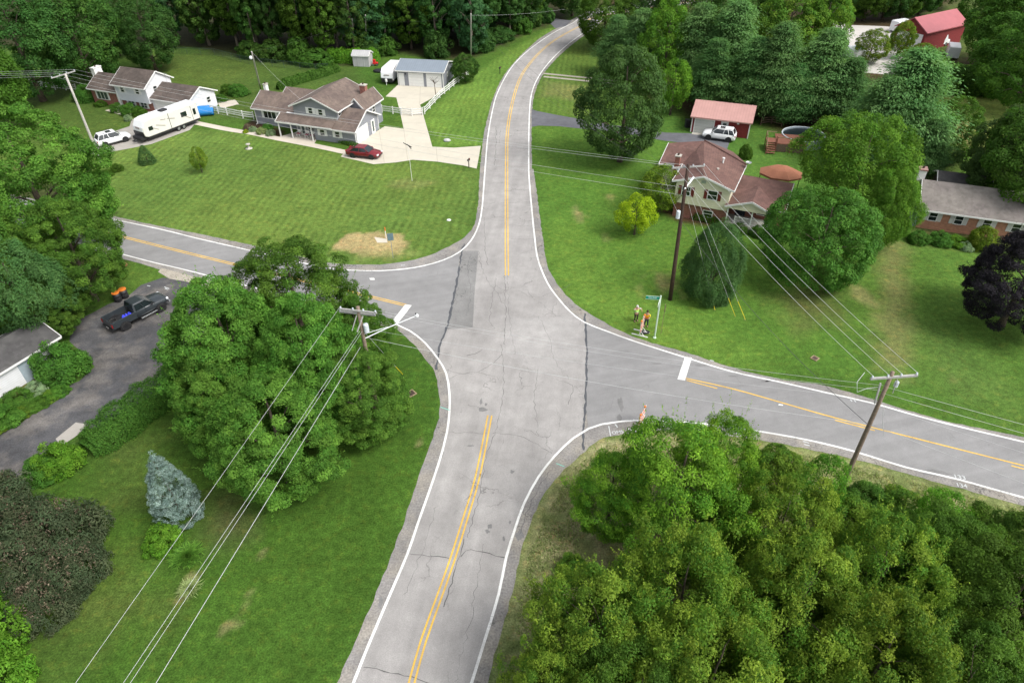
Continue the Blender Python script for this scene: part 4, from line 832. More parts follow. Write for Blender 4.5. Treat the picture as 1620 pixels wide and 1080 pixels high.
# ---- trees over the far end of the road and behind the red garage
G = 'pines and broadleaf trees behind the red garage'
def by_top(base, ty):   # height of a thing standing at base whose top shows at photo row ty
    v = P(*base); lo, hi = 0.5, 40
    for _ in range(30):
        m_ = (lo + hi) / 2; w_3 = np.array([v.x, v.y, m_ - CH]); yy = 540 - FPX * float(w_3 @ _U2) / float(w_3 @ _F)
        lo, hi = (m_, hi) if yy > ty else (lo, m_)
    return lo
for a_, b_, ty, rr, lm, kd, nm, lab in [
    (955, 78, -30, 6.5, 'deep', 'mid0', 'broadleaf_tree', 'dark tree whose boughs close over the far end of the road'),
    (905, 26, -55, 6.0, 'forest', 'mid1', 'broadleaf_tree', 'dark tree on the outside of the far road bend'),
    (972, 118, 24, 4.6, 'pine', 'pine0', 'pine_tree', 'soft green pine nearest the far road bend'),
    (1006, 132, 14, 5.0, 'pine', 'pine1', 'pine_tree', 'grey-green pine behind the lone dark oak'),
    (1047, 142, 0, 5.0, 'walnut', 'mid1', 'broadleaf_tree', 'tall yellow-green tree standing among the grey-green pines'),
    (1060, 182, 98, 2.8, 'bright', 'small0', 'broadleaf_tree', 'slender bright green sapling right behind the dark oak'),
    (1094, 150, 6, 5.6, 'pine', 'pine2', 'pine_tree', 'grey-green pine behind the left end of the red garage'),
    (1120, 176, 62, 4.8, 'pine_dark', 'pine0', 'pine_tree', 'dark pine directly behind the salmon garage roof'),
    (1143, 160, 0, 6.4, 'pine', 'pine1', 'pine_tree', 'tall grey-green pine above the middle of the red garage'),
    (1180, 182, 60, 5.0, 'pine_dark', 'pine2', 'pine_tree', 'dark pine behind the right end of the red garage'),
    (1214, 188, 36, 5.6, 'pine', 'pine0', 'pine_tree', 'pale-tipped pine between the garage and the pool'),
    (1245, 196, 100, 4.0, 'pine_dark', 'pine1', 'pine_tree', 'dark pine over the back of the pool deck'),
    (1282, 190, 46, 6.0, 'pine', 'pine2', 'pine_tree', 'broad grey-green pine right behind the pool'),
    (1325, 200, 92, 4.6, 'pine_dark', 'pine0', 'pine_tree', 'dark pine beside the pool at the willow'),
    (1402, 254, 78, 7.8, 'pine', 'pine1', 'pine_tree', 'largest soft grey-green pine left of the small field'),
    (1372, 262, 120, 5.6, 'pine', 'pine2', 'pine_tree', 'grey-green pine at the back of the feathery willow'),
    (1452, 282, 190, 3.8, 'pine_dark', 'pine0', 'pine_tree', 'dark green pine at the edge of the small field'),
    (1160, 95, -40, 7.0, 'forest_b', 'mid0', 'broadleaf_tree', 'broad olive tree behind the tall pines'),
    (1232, 112, -30, 7.2, 'thicket', 'mid1', 'broadleaf_tree', 'big olive-green tree left of the gravel lot'),
    (1288, 112, -15, 5.4, 'thicket', 'mid0', 'broadleaf_tree', 'big yellow-green tree at the near corner of the gravel lot'),
    (1075, 84, -50, 7, 'forest_b', 'mid0', 'broadleaf_tree', 'tall tree right of the far road end behind the pines'),
    (1015, 72, -50, 6.5, 'forest', 'mid1', 'broadleaf_tree', 'dark green tree behind the pine at the road bend'),
    (1372, 100, 48, 3.2, 'olive', 'mid0', 'broadleaf_tree', 'small olive tree in front of the gravel lot'),
    (1418, 92, 34, 2.6, 'olive', 'mid1', 'broadleaf_tree', 'thin olive tree left of the red barn'),
    (1450, 112, 70, 3.2, 'olive', 'mid0', 'broadleaf_tree', 'low olive tree below the red barn wall')]:
    tree(kd, lm, None, 0, rr, by_top((a_, b_), ty), lab, 'pine' if 'pine_tree' == nm else 'tree', nm, G, world=P(a_, b_))
G = 'dark trees behind the gravel lot'
for k, (a_, b_) in enumerate([(1338, 30), (1366, 33), (1395, 31), (1424, 30), (1452, 24), (1482, 14), (1320, 20)]): tree('mid%d' % (k % 2), 'deep' if k % 2 else 'forest', None, 0, 5.6, 11, 'dark green tree in the row at the back of the gravel lot', 'tree', 'broadleaf_tree', G, world=P(a_, b_))
G = 'trees at the top right corner'
tree('mid0', 'maple_dark', None, 0, 8.0, by_top((1575, 118), -15), 'large dark tree overhanging the right side of the red barn', 'tree', 'broadleaf_tree', G, world=P(1575, 118))
tree('mid1', 'maple_dark', (1625, 10), 10, 7.0, 18, 'tall tree at the top right corner behind the barn', 'tree', 'broadleaf_tree', G)
tree('mid0', 'maple_dark', (1640, 90), 8, 8.0, 14, 'dark tree beyond the hedge at the right edge', 'tree', 'broadleaf_tree', G)
tree('maple1', 'oak', (1628, 242), 6.2, 7.0, 11.5, 'round-crowned dark green tree behind the brick ranch house', 'tree', 'broadleaf_tree', G)
tree('mid1', 'maple_dark', (1650, 250), 7, 6.5, 13, 'green tree past the far end of the ranch house roof', 'tree', 'broadleaf_tree', G)
tree('round0', 'deep', (1508, 210), 3.8, 4.0, 8.0, 'dense dark round tree beside the small mown field', 'tree', 'broadleaf_tree', G)
for k, a_ in enumerate(range(1495, 1660, 14)): bush('far%d' % (k % 2), ['hedge', 'forest_b', 'maple_dark'][k % 3], (a_, 144 + (k % 3) * 2), 2.4, 4.0, 'rough green shrub in the row behind the small mown field', group='shrub row behind the small field')
tree('mid1', 'maple_dark', None, 0, 5.5, by_top((1548, 50), -30), 'dark tree right behind the far end of the red barn', 'tree', 'broadleaf_tree', 'trees at the top right corner', world=P(1548, 50))
# ---- trees standing alone
tree('mid0', 'oak', (988, 172), 7.2, 6.3, 14.5, 'lone dark green oak beside the dark driveway', 'oak', 'oak_tree', rz=1.3)
tree('willow0', 'willow', (1362, 272), 6.2, 6.8, 11.8, 'feathery yellow-green willow behind the round tree', 'willow', 'willow_tree')
tree('willow0', 'willow', (1402, 332), 4.5, 3.7, 8.6, 'drooping yellow-green willow beside the ranch house gable', 'willow', 'willow_tree', rz=2.0)
tree('round0', 'round', (1297, 380), 4.6, 6.1, 9.6, 'full round green tree in front of the cream house porch', 'tree', 'broadleaf_tree')
tree('juniper0', 'juniper', (1130, 422), 3.3, 3.1, 7.8, 'dark upright juniper beside the dark wooden pole', 'juniper', 'juniper_tree', rz=0.4)
tree('small0', 'yellow', (1007, 338), 2.6, 2.3, 4.6, 'small yellow-green tree on the lawn of the cream house', 'tree', 'small_tree', rz=0.2)
tree('small0', 'olive', (1048, 298), 3.0, 2.7, 5.2, 'olive-tinged small tree against the cream house wall', 'tree', 'small_tree', rz=3)
tree('maple2', 'purple', (1622, 442), 5.0, 5.6, 9.8, 'dark purple-leaved tree at the right edge', 'tree', 'purple_tree', rz=1)
tree('small0', 'olive', (314, 254), 1.7, 1.15, 3.4, 'thin young yellow-green tree on the striped lawn', 'tree', 'young_tree', rz=1)
tree('spruce0', 'juniper', (234, 258), 0, 1.5, 2.7, 'small dark spruce in front of the travel trailer', 'spruce', 'spruce_tree', base=True)
tree('spruce0', 'spruce_blue', (288, 814), 0, 2.1, 6.3, 'silvery blue spruce at the edge of the maple clump', 'spruce', 'spruce_tree', base=True)
tree('mid1', 'forest_b', (735, 108), 2.4, 2.6, 4.8, 'round green bushy tree at the end of the grey garage', 'tree', 'small_tree')
# ---- south-east thicket
G = 'trees of the thicket below the east road'
for kd, lm, a_, b_, zc, rr, hh_, lab in [
    ('walnut0', 'walnut', 1078, 752, 7.0, 4.6, 10.6, 'bright feathery walnut reaching over the white barricade'),
    ('walnut1', 'walnut', 968, 760, 5.0, 3.0, 7.0, 'feathery walnut bough mass nearest the main road shoulder'),
    ('walnut1', 'walnut', 1145, 720, 6.2, 3.2, 9.2, 'feathery walnut on the east road side of the thicket'),
    ('thick0', 'thicket', 950, 990, 6.0, 4.3, 9.2, 'yellow-tipped thicket tree overhanging the main road verge'),
    ('thick1', 'thicket', 1085, 930, 6.5, 4.3, 10.0, 'dense thicket tree below the walnut'),
    ('thick2', 'thicket', 1240, 830, 5.5, 3.9, 8.8, 'thicket tree behind the leaning timber pole foot'),
    ('thick0', 'thicket', 1270, 950, 6.5, 4.6, 10.2, 'broad yellow-green thicket tree at the centre of the thicket'),
    ('thick1', 'thicket', 1395, 905, 5.5, 4.2, 9.0, 'yellow-green thicket tree facing the dark hollow'),
    ('thick2', 'thicket', 1130, 1060, 6.5, 4.6, 10.0, 'thicket tree at the bottom edge of the photo'),
    ('thick1', 'thicket', 1400, 1040, 6.0, 4.3, 9.5, 'thicket tree right of the bottom edge clump'),
    ('thick0', 'thicket', 870, 1080, 5.0, 2.7, 7.0, 'small thicket tree nearest the road at the bottom'),
    ('thick2', 'maple_dark', 1010, 1085, 6.0, 3.8, 8.5, 'darker thicket tree at the bottom beside the smallest one'),
    ('maple1', 'deep', 1500, 880, 4.4, 4.0, 7.2, 'dark glossy tree right of the hollow in the thicket'),
    ('maple2', 'deep', 1590, 960, 5.5, 5.0, 9.0, 'large dark glossy tree in the bottom right corner'),
    ('maple0', 'maple_dark', 1650, 880, 4.5, 4.2, 7.4, 'dark tree at the right edge below the east road'),
    ('thick0', 'maple_dark', 1530, 1075, 5.0, 4.0, 8.0, 'dark mixed tree at the bottom right edge'),
    ('small0', 'bright', 1490, 818, 2.2, 1.6, 4.2, 'bright green sapling poking up from the dry verge'),
    ('small0', 'walnut', 1300, 768, 2.5, 1.5, 4.8, 'slim yellow-green sapling beside the timber pole foot')]:
    tree(kd, lm, (a_, b_), zc, rr, hh_, lab, 'tree', 'thicket_tree', G)
GB = 'low shrubs along the edge of the thicket'
for a_, b_, rr, hh_, lm in [(1225, 745, 1.5, 2.0, 'thicket'), (1370, 800, 1.4, 1.6, 'maple_dark'), (1420, 815, 1.5, 1.9, 'thicket'), (1445, 860, 1.6, 2.2, 'maple_dark'), (1540, 850, 1.4, 1.8, 'bright'), (1585, 858, 1.1, 1.2, 'thicket'), (905, 905, .9, 1.2, 'thicket'), (895, 985, 1.0, 1.4, 'thicket'), (1330, 830, 1.6, 2.4, 'thicket'), (1400, 800, .9, .9, 'deep')]:
    bush('bush%d' % (int(a_) % 3), lm, (a_, b_), rr, hh_, {1225: 'scrubby shrub between the walnut and the timber pole', 1370: 'dark scrubby shrub right of the timber pole foot', 1420: 'scrubby yellow-green shrub on the dry verge side of the hollow', 1445: 'dark scrubby shrub beside the bright sapling', 1540: 'bright scrubby shrub right of the bright sapling', 1585: 'small scrubby shrub on the verge near the right edge', 905: 'small scrubby shrub left of the walnut on the main road verge', 895: 'small scrubby shrub lower on the main road verge', 1330: 'tall scrubby shrub just below the timber pole foot', 1400: 'tiny dark weed clump on the dry verge'}[int(a_)], group=GB)
# ---- south-west garden
for k, (a_, b_, rr, hh_) in enumerate([(35, 845, 2.3, 3.2), (100, 855, 2.5, 3.4), (55, 905, 2.2, 3.0), (125, 905, 1.9, 2.6), (0, 800, 2.2, 2.8), (75, 958, 1.7, 2.2)]):
    sh = bush('feather', 'sumac', (a_, b_ + 10), rr, hh_, ['rusty-topped dark shrub in the middle of its clump', 'tall rusty-topped shrub on the lawn side of its clump', 'rusty-topped shrub behind the bright left-edge bush', 'lower rusty-topped shrub at the lawn corner of its clump', 'rusty-topped shrub nearest the old driveway at the left edge', 'lowest rusty-topped shrub at the foot of its clump'][k], group='rusty-topped shrubs by the old driveway')
    v = P(a_, b_ + 10); rg = np.random.default_rng(k + 40); n = 300
    an = rg.uniform(0, 6.28, n); rr_ = rr * np.sqrt(rg.random(n)) * .92; top = hh_ * np.sqrt(np.clip(1 - (rr_ / (rr * 1.05)) ** 2, 0, 1)) + rg.uniform(.0, .35, n)
    p = np.stack([rr_ * np.cos(an), rr_ * np.sin(an), top], 1); p = np.repeat(p, 5, 0) + rg.normal(size=(n * 5, 3)) * np.array([.03, .03, .14])
    sc_ = sh.scale; a0 = -sh.rotation_euler[2]; px_ = (p[:, 0] * math.cos(a0) - p[:, 1] * math.sin(a0)) / sc_[0]; py_ = (p[:, 0] * math.sin(a0) + p[:, 1] * math.cos(a0)) / sc_[1]; p = np.stack([px_, py_, p[:, 2] / sc_[2]], 1)
    obj('seed_heads', leaf_mesh('seed_heads', p, rg.normal(size=p.shape), rg.uniform(.06, .12, len(p)) / sc_[0], rg.random((len(p), 2)), .5), LM['seed'], sh)
for a_, b_, rr, hh_, lm, lb_ in [(5, 1000, 1.7, 3.0, 'bright', 'largest bright green bush at the left edge of the lawn'), (-15, 930, 1.6, 2.6, 'bright', 'bright green bush right below the rusty-topped shrubs'), (10, 1075, 1.6, 2.6, 'bright', 'bright green bush in the bottom left corner')]: bush('bush1', lm, (a_, b_ + 20), rr, hh_, lb_, group='bright bushes at the left edge')
bush('bush0', 'bright', (262, 862), 1.05, 1.5, 'bright green leafy bush below the blue spruce')
bush('bush2', 'hedge', (103, 590), 1.95, 2.7, 'big rounded bright green bush beside the white shed')
bush('bush2', 'bright', (98, 738), 1.5, 1.9, 'loose bright green shrub at the near end of the clipped hedge'); bush('bush0', 'hedge', (70, 752), 1.2, 1.4, 'low leafy shrub at the very end of the hedge by the driveway')
def grass_clump(px, rr, hh_, lm, label, n=900):
    v = P(*px); rg = np.random.default_rng(n + int(px[0])); an = rg.uniform(0, 6.28, n); u = rg.random(n); t = rg.random(n); out_ = rr * u * (t ** 1.5)
    p = np.stack([out_ * np.cos(an), out_ * np.sin(an), hh_ * np.sqrt(t) * (1 - .35 * u * t)], 1); al = np.stack([np.cos(an) * u * .8, np.sin(an) * u * .8, np.ones(n) * (1.1 - t)], 1)
    nr = np.cross(al, np.stack([-np.sin(an), np.cos(an), np.zeros(n)], 1))
    tag(obj('ornamental_grass', leaf_mesh('grass', p, nr, np.full(n, .42), rg.random((n, 2)), .07, al), LM[lm], None, (v.x, v.y, 0)), label, 'ornamental grass')
grass_clump((300, 888), 1.25, 1.0, 'maple', 'arching dark green clump of tall grass below the bright bush', 2600)
grass_clump((303, 935), .8, .55, 'pale', 'small pale straw-coloured clump of grass on the lawn', 1300)
# clipped hedge between the lawn and the old driveway: one long rounded body of leaves
def hedge(px, wd, hh_, lm, label, nper=900, leaf=0.11, name='hedge', cat='hedge'):
    pts = smooth_pts(PP(px), .35); rg = np.random.default_rng(len(pts)); Ps, Ns = [], []
    for i, p in enumerate(pts):
        d = (pts[min(i + 1, len(pts) - 1)] - pts[max(i - 1, 0)]).normalized(); e = min(i, len(pts) - 1 - i) * .35; k = math.sqrt(min(1, .25 + e / 1.2)); n = nper; a_ = rg.uniform(-.25, np.pi + .25, n)
        pr = rg.uniform(.86, 1.04, n) * k * (1 + .08 * math.sin(i * .9) + .05 * math.sin(i * 2.3)); sx = np.sign(np.cos(a_)) * np.abs(np.cos(a_)) ** .7 * wd / 2 * pr; z = np.abs(np.sin(a_)) ** .6 * hh_ * pr * (np.sin(a_) > 0); z = np.where(np.sin(a_) <= 0, rg.random(n) * hh_ * .3, z)
        al = rg.uniform(-.25, .25, n); Ps.append(np.stack([p.x - d.y * sx + d.x * al, p.y + d.x * sx + d.y * al, z + .03], 1)); Ns.append(np.stack([-d.y * np.cos(a_), d.x * np.cos(a_), np.sin(a_) + .5], 1) + rg.normal(size=(n, 3)) * .5)
    p = np.concatenate(Ps); c0 = p.mean(0); c0[2] = 0; nn = np.concatenate(Ns); N = len(p)
    return tag(obj(name, leaf_mesh(name, p - c0, nn, leaf * rg.uniform(.7, 1.3, N), np.stack([rg.random(N) ** 2 * .7, .5 + (rg.random(N) - .5) * .6], 1)), LM[lm], None, tuple(c0)), label, cat)
hedge([(296, 606), (258, 632), (220, 660), (184, 688), (146, 716)], 3.1, 2.1, 'hedge', 'long clipped green hedge between the lawn and the old driveway')
hedge([(535, 112), (505, 122), (470, 132), (442, 142)], 1.7, 1.3, 'hedge', 'rough hedge across the lawn behind the grey house', 420, .2)
hedge([(530, 222.5), (556, 230), (578, 236.5)], .8, .5, 'deep', 'low dark hedge under the grey garage wall', 220, .12)
hedge([(1062, 330), (1085, 338), (1110, 346), (1140, 353)], 1.6, 1.0, 'deep', 'low dark hedge in front of the cream house', 300, .14)
hedge([(520, 96), (560, 98), (600, 96)], 3.0, 2.2, 'bright', 'bright green bramble bank behind the little shed', 420, .25)
for a_, b_, rr, hh_, lm, lab in [(138, 160, 1.7, 2.4, 'hedge', 'round bright shrub at the corner of the brick house'), (160, 168, .9, .8, 'deep', 'low dark shrub under the big front window'), (188, 176, 1.1, 1.2, 'hedge', 'clipped shrub left of the white house steps'), (208, 180, 1.4, 1.5, 'hedge', 'large clipped shrub beneath the lower windows'), (222, 182, 1.0, 1.1, 'deep', 'dark shrub at the right end of the front bed'),
    (203, 191, .6, .8, 'variegated', 'small pale shrub beside the white house drive'), (186, 270, .75, .9, 'deep', 'small dark shrub on the lawn near the pale pole'), (171, 278, .7, .8, 'deep', 'small dark shrub at the foot of the pale pole'), (362, 148, 1.2, 1.4, 'deep', 'dark shrub behind the white garage gable'), (378, 150, 1.5, 1.6, 'hedge', 'larger green shrub beside the garden patio'), (350, 160, .9, 1.0, 'hedge', 'small shrub against the white garage gable'),
    (392, 205, .55, .8, 'seed', 'reddish shrub at the end of the flower bed'), (401, 207, .6, .6, 'variegated', 'pale leafy plant at the corner of the grey house'), (414, 211, .75, .8, 'pale', 'yellow-green hosta in the flower bed'), (424, 205, .8, .8, 'hedge', 'green hosta against the grey wall'), (429, 213, .7, .65, 'variegated', 'pale variegated hosta near the porch post'), (389, 210, .4, .4, 'yellow', 'small yellow-flowered plant by the front walk'),
    (1178, 250, .8, 1.8, 'deep', 'small dark bush behind the cream house by the satellite dish'), (1140, 338, 1.2, 1.4, 'deep', 'dark shrub left of the white porch railing'), (1170, 366, .9, 1.0, 'hedge', 'green shrub below the white porch railing'), (1200, 372, 1.0, 1.1, 'hedge', 'green shrub at the right end of the porch'), (1053, 262, .8, 1.4, 'deep', 'dark shrub at the back corner of the cream house'),
    (1452, 382, 1.1, 1.1, 'hedge', 'green shrub at the left corner of the ranch house'), (1487, 384, 1.15, 1.1, 'hedge', 'rounded shrub between the ranch house windows'), (1513, 387, 1.0, .9, 'bright', 'bright shrub under the second ranch window'), (1548, 391, 1.4, 2.2, 'olive', 'tall yellowish shrub hiding the third ranch window'), (1528, 394, .7, .7, 'variegated', 'pale low shrub in front of the tall yellowish one'),
    (640, 205, .001, .001, 'deep', ''), (30, 640, 1.2, 1.2, 'maple', 'weedy green plants beside the white shed wall'), (5, 668, 1.4, 1.2, 'maple', 'weedy mound at the left edge below the shed'), (60, 620, .9, .9, 'variegated', 'pale weedy plants by the shed corner'), (1085, 458, .01, .01, 'deep', '')]:
    if rr > .1: bush('bush%d' % (int(a_ + b_) % 3), lm, (a_, b_), rr, hh_, lab)
for k in range(9): bush('bush%d' % (k % 3), ['maple', 'thicket', 'maple_dark'][k % 3], (95 - k * 14, 622 + k * 8), .8, .55, 'low weedy plant along the edge of the old driveway', name='weed', cat='weed', group='weeds along the old driveway')
# weeds and tufts on the dry verge (nobody could count them)
rg = np.random.default_rng(8); VP = [tuple(P(a_, b_)[:2]) for a_, b_ in [(800, 1070), (835, 880), (900, 745), (960, 705), (1040, 692), (1200, 708), (1300, 725), (1440, 760), (1610, 805), (1610, 860), (1400, 800), (1220, 745), (1100, 760), (950, 800), (900, 900), (850, 1070)]]
n = 150000; x = rg.uniform(0, 45, n); y = rg.uniform(15, 40, n); keep = sdist(x, y, VP) > 0; x = x[keep]; y = y[keep]; kk = fnoise(x, y, 1.1, 91) < .56; x = x[kk]; y = y[kk]; n = len(x)
al = np.stack([rg.normal(size=n) * .5, rg.normal(size=n) * .5, np.ones(n)], 1); nr = rg.normal(size=(n, 3)); nr[:, 2] = .6
tag(obj('verge_grass', leaf_mesh('verge_grass', np.stack([x, y, rg.uniform(.03, .12, n)], 1), nr, rg.uniform(.10, .24, n), rg.random((n, 2)), .2, al), LM['pale']), 'dry straw-coloured grass on the verge above the thicket', 'grass', kind='stuff')
# =================================================================== HOUSES
class House:
    """local frame: x along the front, y to the back, z up; every piece becomes a part of the house"""
    def __init__(s, name, label, cat, o, ang, group=None): s.t = thing(name, label, cat, (o[0], o[1], 0), R(ang), group)
    def part(s, mb, name, mat, parent=None, **k): return mb.build(name, MT[mat] if isinstance(mat, str) else mat, parent or s.t, **k)
    def block(s, x0, x1, y0, y1, h, rise, axis='x', wall='white_siding', roof='brown_shingle', oh=0.4, trim='white_paint', z0=0.0, ohg=0.3, soff=True, ridge=None, wallname='wall'):
        """walls with gables and a pitched roof whose ridge runs along axis; h = wall height to the eave"""
        mb = MB()
        if axis == 'x':
            ym = (y0 + y1) / 2 if ridge is None else ridge
            mb.rings([[(x, y0, z0), (x, y1, z0), (x, y1, h), (x, ym, h + rise), (x, y0, h)] for x in (x0, x1)])
        else:
            xm = (x0 + x1) / 2 if ridge is None else ridge
            mb.rings([[(x0, y, z0), (x1, y, z0), (x1, y, h), (xm, y, h + rise), (x0, y, h)] for y in (y0, y1)])
        w_ = s.part(mb, wallname, wall); th = 0.14
        r = MB(); f = MB()
        def slope(e0, e1, r0, r1):
            # e0,e1 eave line ends; r0,r1 ridge ends (already with overhang), raise by small lift
            up = Vector((0, 0, th)); a = [Vector(e0), Vector(e1), Vector(r1), Vector(r0)]
            r.add([p + Vector((0, 0, .03)) for p in a] + [p + up + Vector((0, 0, .03)) for p in a], [(0, 3, 2, 1), (4, 5, 6, 7), (0, 1, 5, 4), (1, 2, 6, 5), (2, 3, 7, 6), (3, 0, 4, 7)])
            for p, q in ((a[0], a[1]), (a[1], a[2]), (a[3], a[0])):
                d = (q - p).normalized(); n = Vector((0, 0, 1)); mid = (a[0] + a[1] + a[2] + a[3]) / 4; out_ = ((p + q) / 2 - mid); out_.z = 0; out_ -= Vector((d.x, d.y, 0)) * out_.dot(Vector((d.x, d.y, 0))) / max(1e-6, Vector((d.x, d.y, 0)).length_squared); out_ = out_.normalized() * .035 if out_.length > 1e-4 else Vector()
                c = Vector((0, 0, .075)); f.bar(p + c + out_, q + c + out_, .05, .17)
        if axis == 'x':
            k1 = rise / (ym - y0); k2 = rise / (y1 - ym)
            slope((x0 - ohg, y0 - oh, h - oh * k1), (x1 + ohg, y0 - oh, h - oh * k1), (x0 - ohg, ym, h + rise), (x1 + ohg, ym, h + rise))
            slope((x1 + ohg, y1 + oh, h - oh * k2), (x0 - ohg, y1 + oh, h - oh * k2), (x1 + ohg, ym, h + rise), (x0 - ohg, ym, h + rise))
        else:
            k1 = rise / (xm - x0); k2 = rise / (x1 - xm)
            slope((x0 - oh, y1 + ohg, h - oh * k1), (x0 - oh, y0 - ohg, h - oh * k1), (xm, y1 + ohg, h + rise), (xm, y0 - ohg, h + rise))
            slope((x1 + oh, y0 - ohg, h - oh * k2), (x1 + oh, y1 + ohg, h - oh * k2), (xm, y0 - ohg, h + rise), (xm, y1 + ohg, h + rise))
        rf = s.part(r, 'roof', roof); s.part(f, 'fascia', trim, rf)
        return w_, rf
    def _face(s, face, pos):
        """(origin fn) maps (u, d, z): u along the face, d outward"""
        if face == 'front': return lambda u, d, z: (u, pos - d, z)
        if face == 'back': return lambda u, d, z: (u, pos + d, z)
        if face == 'right': return lambda u, d, z: (pos + d, u, z)
        return lambda u, d, z: (pos - d, u, z)
    def slab(s, mb, F, u0, u1, z0, z1, d0, d1):
        p = [F(u, d, z) for z in (z0, z1) for u, d in ((u0, d0), (u1, d0), (u1, d1), (u0, d1))]
        mb.add(p, [(0, 3, 2, 1), (4, 5, 6, 7), (0, 1, 5, 4), (1, 2, 6, 5), (2, 3, 7, 6), (3, 0, 4, 7)])
    def window(s, face, pos, u0, u1, z0, z1, shut=None, mull=1, bar_=True, sw=.38, glass='glass', trim='white_paint'):
        F = s._face(face, pos); fr = MB(); t = .08
        for a, b, c, d in ((u0 - t, u1 + t, z0 - t, z0), (u0 - t, u1 + t, z1, z1 + t), (u0 - t, u0, z0, z1), (u1, u1 + t, z0, z1)): s.slab(fr, F, a, b, c, d, .002, .06)
        for k in range(1, mull + 1 if mull > 1 else 1): x = u0 + (u1 - u0) * k / mull; s.slab(fr, F, x - .04, x + .04, z0, z1, .002, .058) if k < mull else None
        if bar_: s.slab(fr, F, u0, u1, (z0 + z1) / 2 - .025, (z0 + z1) / 2 + .025, .002, .054)
        w = s.part(fr, 'window', trim); g = MB(); s.slab(g, F, u0, u1, z0, z1, .004, .03); s.part(g, 'pane', glass, w)
        if shut:
            for a, b in ((u0 - t - sw - .01, u0 - t - .01), (u1 + t + .01, u1 + t + sw + .01)):
                q = MB(); s.slab(q, F, a, b, z0 - .06, z1 + .06, .002, .04)
                for k in range(7): zz = z0 + (z1 - z0) * (k + .5) / 7; s.slab(q, F, a + .05, b - .05, zz - .02, zz + .02, .04, .055)
                s.part(q, 'shutter', shut)
        return w
    def door(s, face, pos, u0, u1, z1=2.05, mat='white_paint', z0=0.02, lite=False, name='door'):
        F = s._face(face, pos); d = MB(); s.slab(d, F, u0, u1, z0, z1, .002, .05)
        for a, b, c, e in ((u0 - .09, u0, z0, z1 + .09), (u1, u1 + .09, z0, z1 + .09), (u0, u1, z1, z1 + .09)): s.slab(d, F, a, b, c, e, .002, .07)
        o = s.part(d, name, mat); k = MB(); k.box(0, 0, 0, 0, 0, 0) if False else None
        kk = F(u1 - .1, .08, 1.0); k.lathe([(.01, -.03), (.04, 0), (.01, .03)], kk, 8); s.part(k, 'handle', 'galvanised', o)
        if lite: g = MB(); s.slab(g, F, u0 + .18, u1 - .18, 1.05 if lite == 1 else .3, z1 - .15, .05, .06); s.part(g, 'pane', 'curtain_glass', o)
        return o
    def garage_door(s, face, pos, u0, u1, z1=2.15, mat='white_door', trim='white_paint'):
        F = s._face(face, pos); d = MB(); n = 4; hh_ = z1 / n
        for k in range(n): s.slab(d, F, u0, u1, .02 + k * hh_, .02 + (k + 1) * hh_ - .03, .002, .045)
        s.slab(d, F, u0 + .01, u1 - .01, .02, z1, .001, .03)
        o = s.part(d, 'garage_door', mat); f = MB()
        for a, b, c, e in ((u0 - .12, u0, .02, z1 + .12), (u1, u1 + .12, .02, z1 + .12), (u0, u1, z1, z1 + .12)): s.slab(f, F, a, b, c, e, .002, .06)
        s.part(f, 'frame', trim, o); return o
    def corner(s, pts, h, mat='white_paint', w=.12, name='corner_trim'):
        m = MB()
        for x, y in pts: m.box(x - w / 2, x + w / 2, y - w / 2, y + w / 2, 0.01, h)
        s.part(m, name, mat)
    def chimney(s, x0, x1, y0, y1, z0, z1, mat='red_brick', cap='concrete_trim'):
        m = MB().box(x0, x1, y0, y1, z0, z1); o = s.part(m, 'chimney', mat)
        c = MB().box(x0 - .07, x1 + .07, y0 - .07, y1 + .07, z1 + .002, z1 + .12); s.part(c, 'chimney_cap', cap, o)
        f = MB().lathe([(.12, 0), (.12, .22), (.09, .22), (.09, .1)], ((x0 + x1) / 2, (y0 + y1) / 2, z1 + .12), 10); s.part(f, 'flue', 'cast_iron', o)
# ---------------- white split-level house, far left
h = House('split_level_house', 'white and red brick split-level house with brown roofs and a white chimney', 'house', (-69.39, 113.38), -22)
h.block(.45, 7.0, .45, 5.6, 2.6, 1.55, 'x', 'red_brick', 'brown_shingle', .45)
h.block(6.9, 13.3, .35, 5.2, 1.55, .01, 'x', 'red_brick', 'brown_shingle', 0, ohg=0)
h.block(6.85, 13.35, -.1, 5.3, 4.1, 1.6, 'x', 'shaded_white_siding', 'brown_shingle', .5, z0=1.45, wallname='upper_wall')
m = MB().box(13.352, 13.40, -.09, 5.29, 1.45, 4.15); m.add([(13.352, -.09, 4.15), (13.352, 5.29, 4.15), (13.352, 2.6, 5.66), (13.40, -.09, 4.15), (13.40, 5.29, 4.15), (13.40, 2.6, 5.66)], [(0, 1, 2), (5, 4, 3), (0, 3, 4, 1), (1, 4, 5, 2), (2, 5, 3, 0)]); h.part(m, 'gable_siding', 'white_siding')
h.block(13.2, 20.6, .5, 6.6, 2.35, 1.4, 'x', 'white_siding', 'brown_shingle', .45)
h.chimney(-.35, .42, 2.4, 3.9, 0, 4.9, 'white_paint', 'white_paint')
h.window('front', .45, 1.7, 3.9, .9, 2.05, 'white_paint', mull=3, bar_=False, sw=.25, glass='curtain_glass')
h.window('front', -.1, 8.1, 8.75, 2.85, 3.6, 'white_paint', sw=.3); h.window('front', -.1, 11.2, 11.9, 2.85, 3.6, 'white_paint', sw=.3)
h.window('front', .35, 8.3, 9.5, .5, 1.3, 'white_paint', mull=2, sw=.28, glass='curtain_glass'); h.window('front', .35, 10.9, 12.1, .5, 1.3, 'white_paint', mull=2, sw=.28, glass='curtain_glass')
h.window('right', 13.40, 1.4, 2.1, 2.9, 3.7); h.window('right', 20.6, 1.5, 2.2, .95, 1.75); h.window('right', 20.6, 4.6, 5.3, 1.0, 1.8)
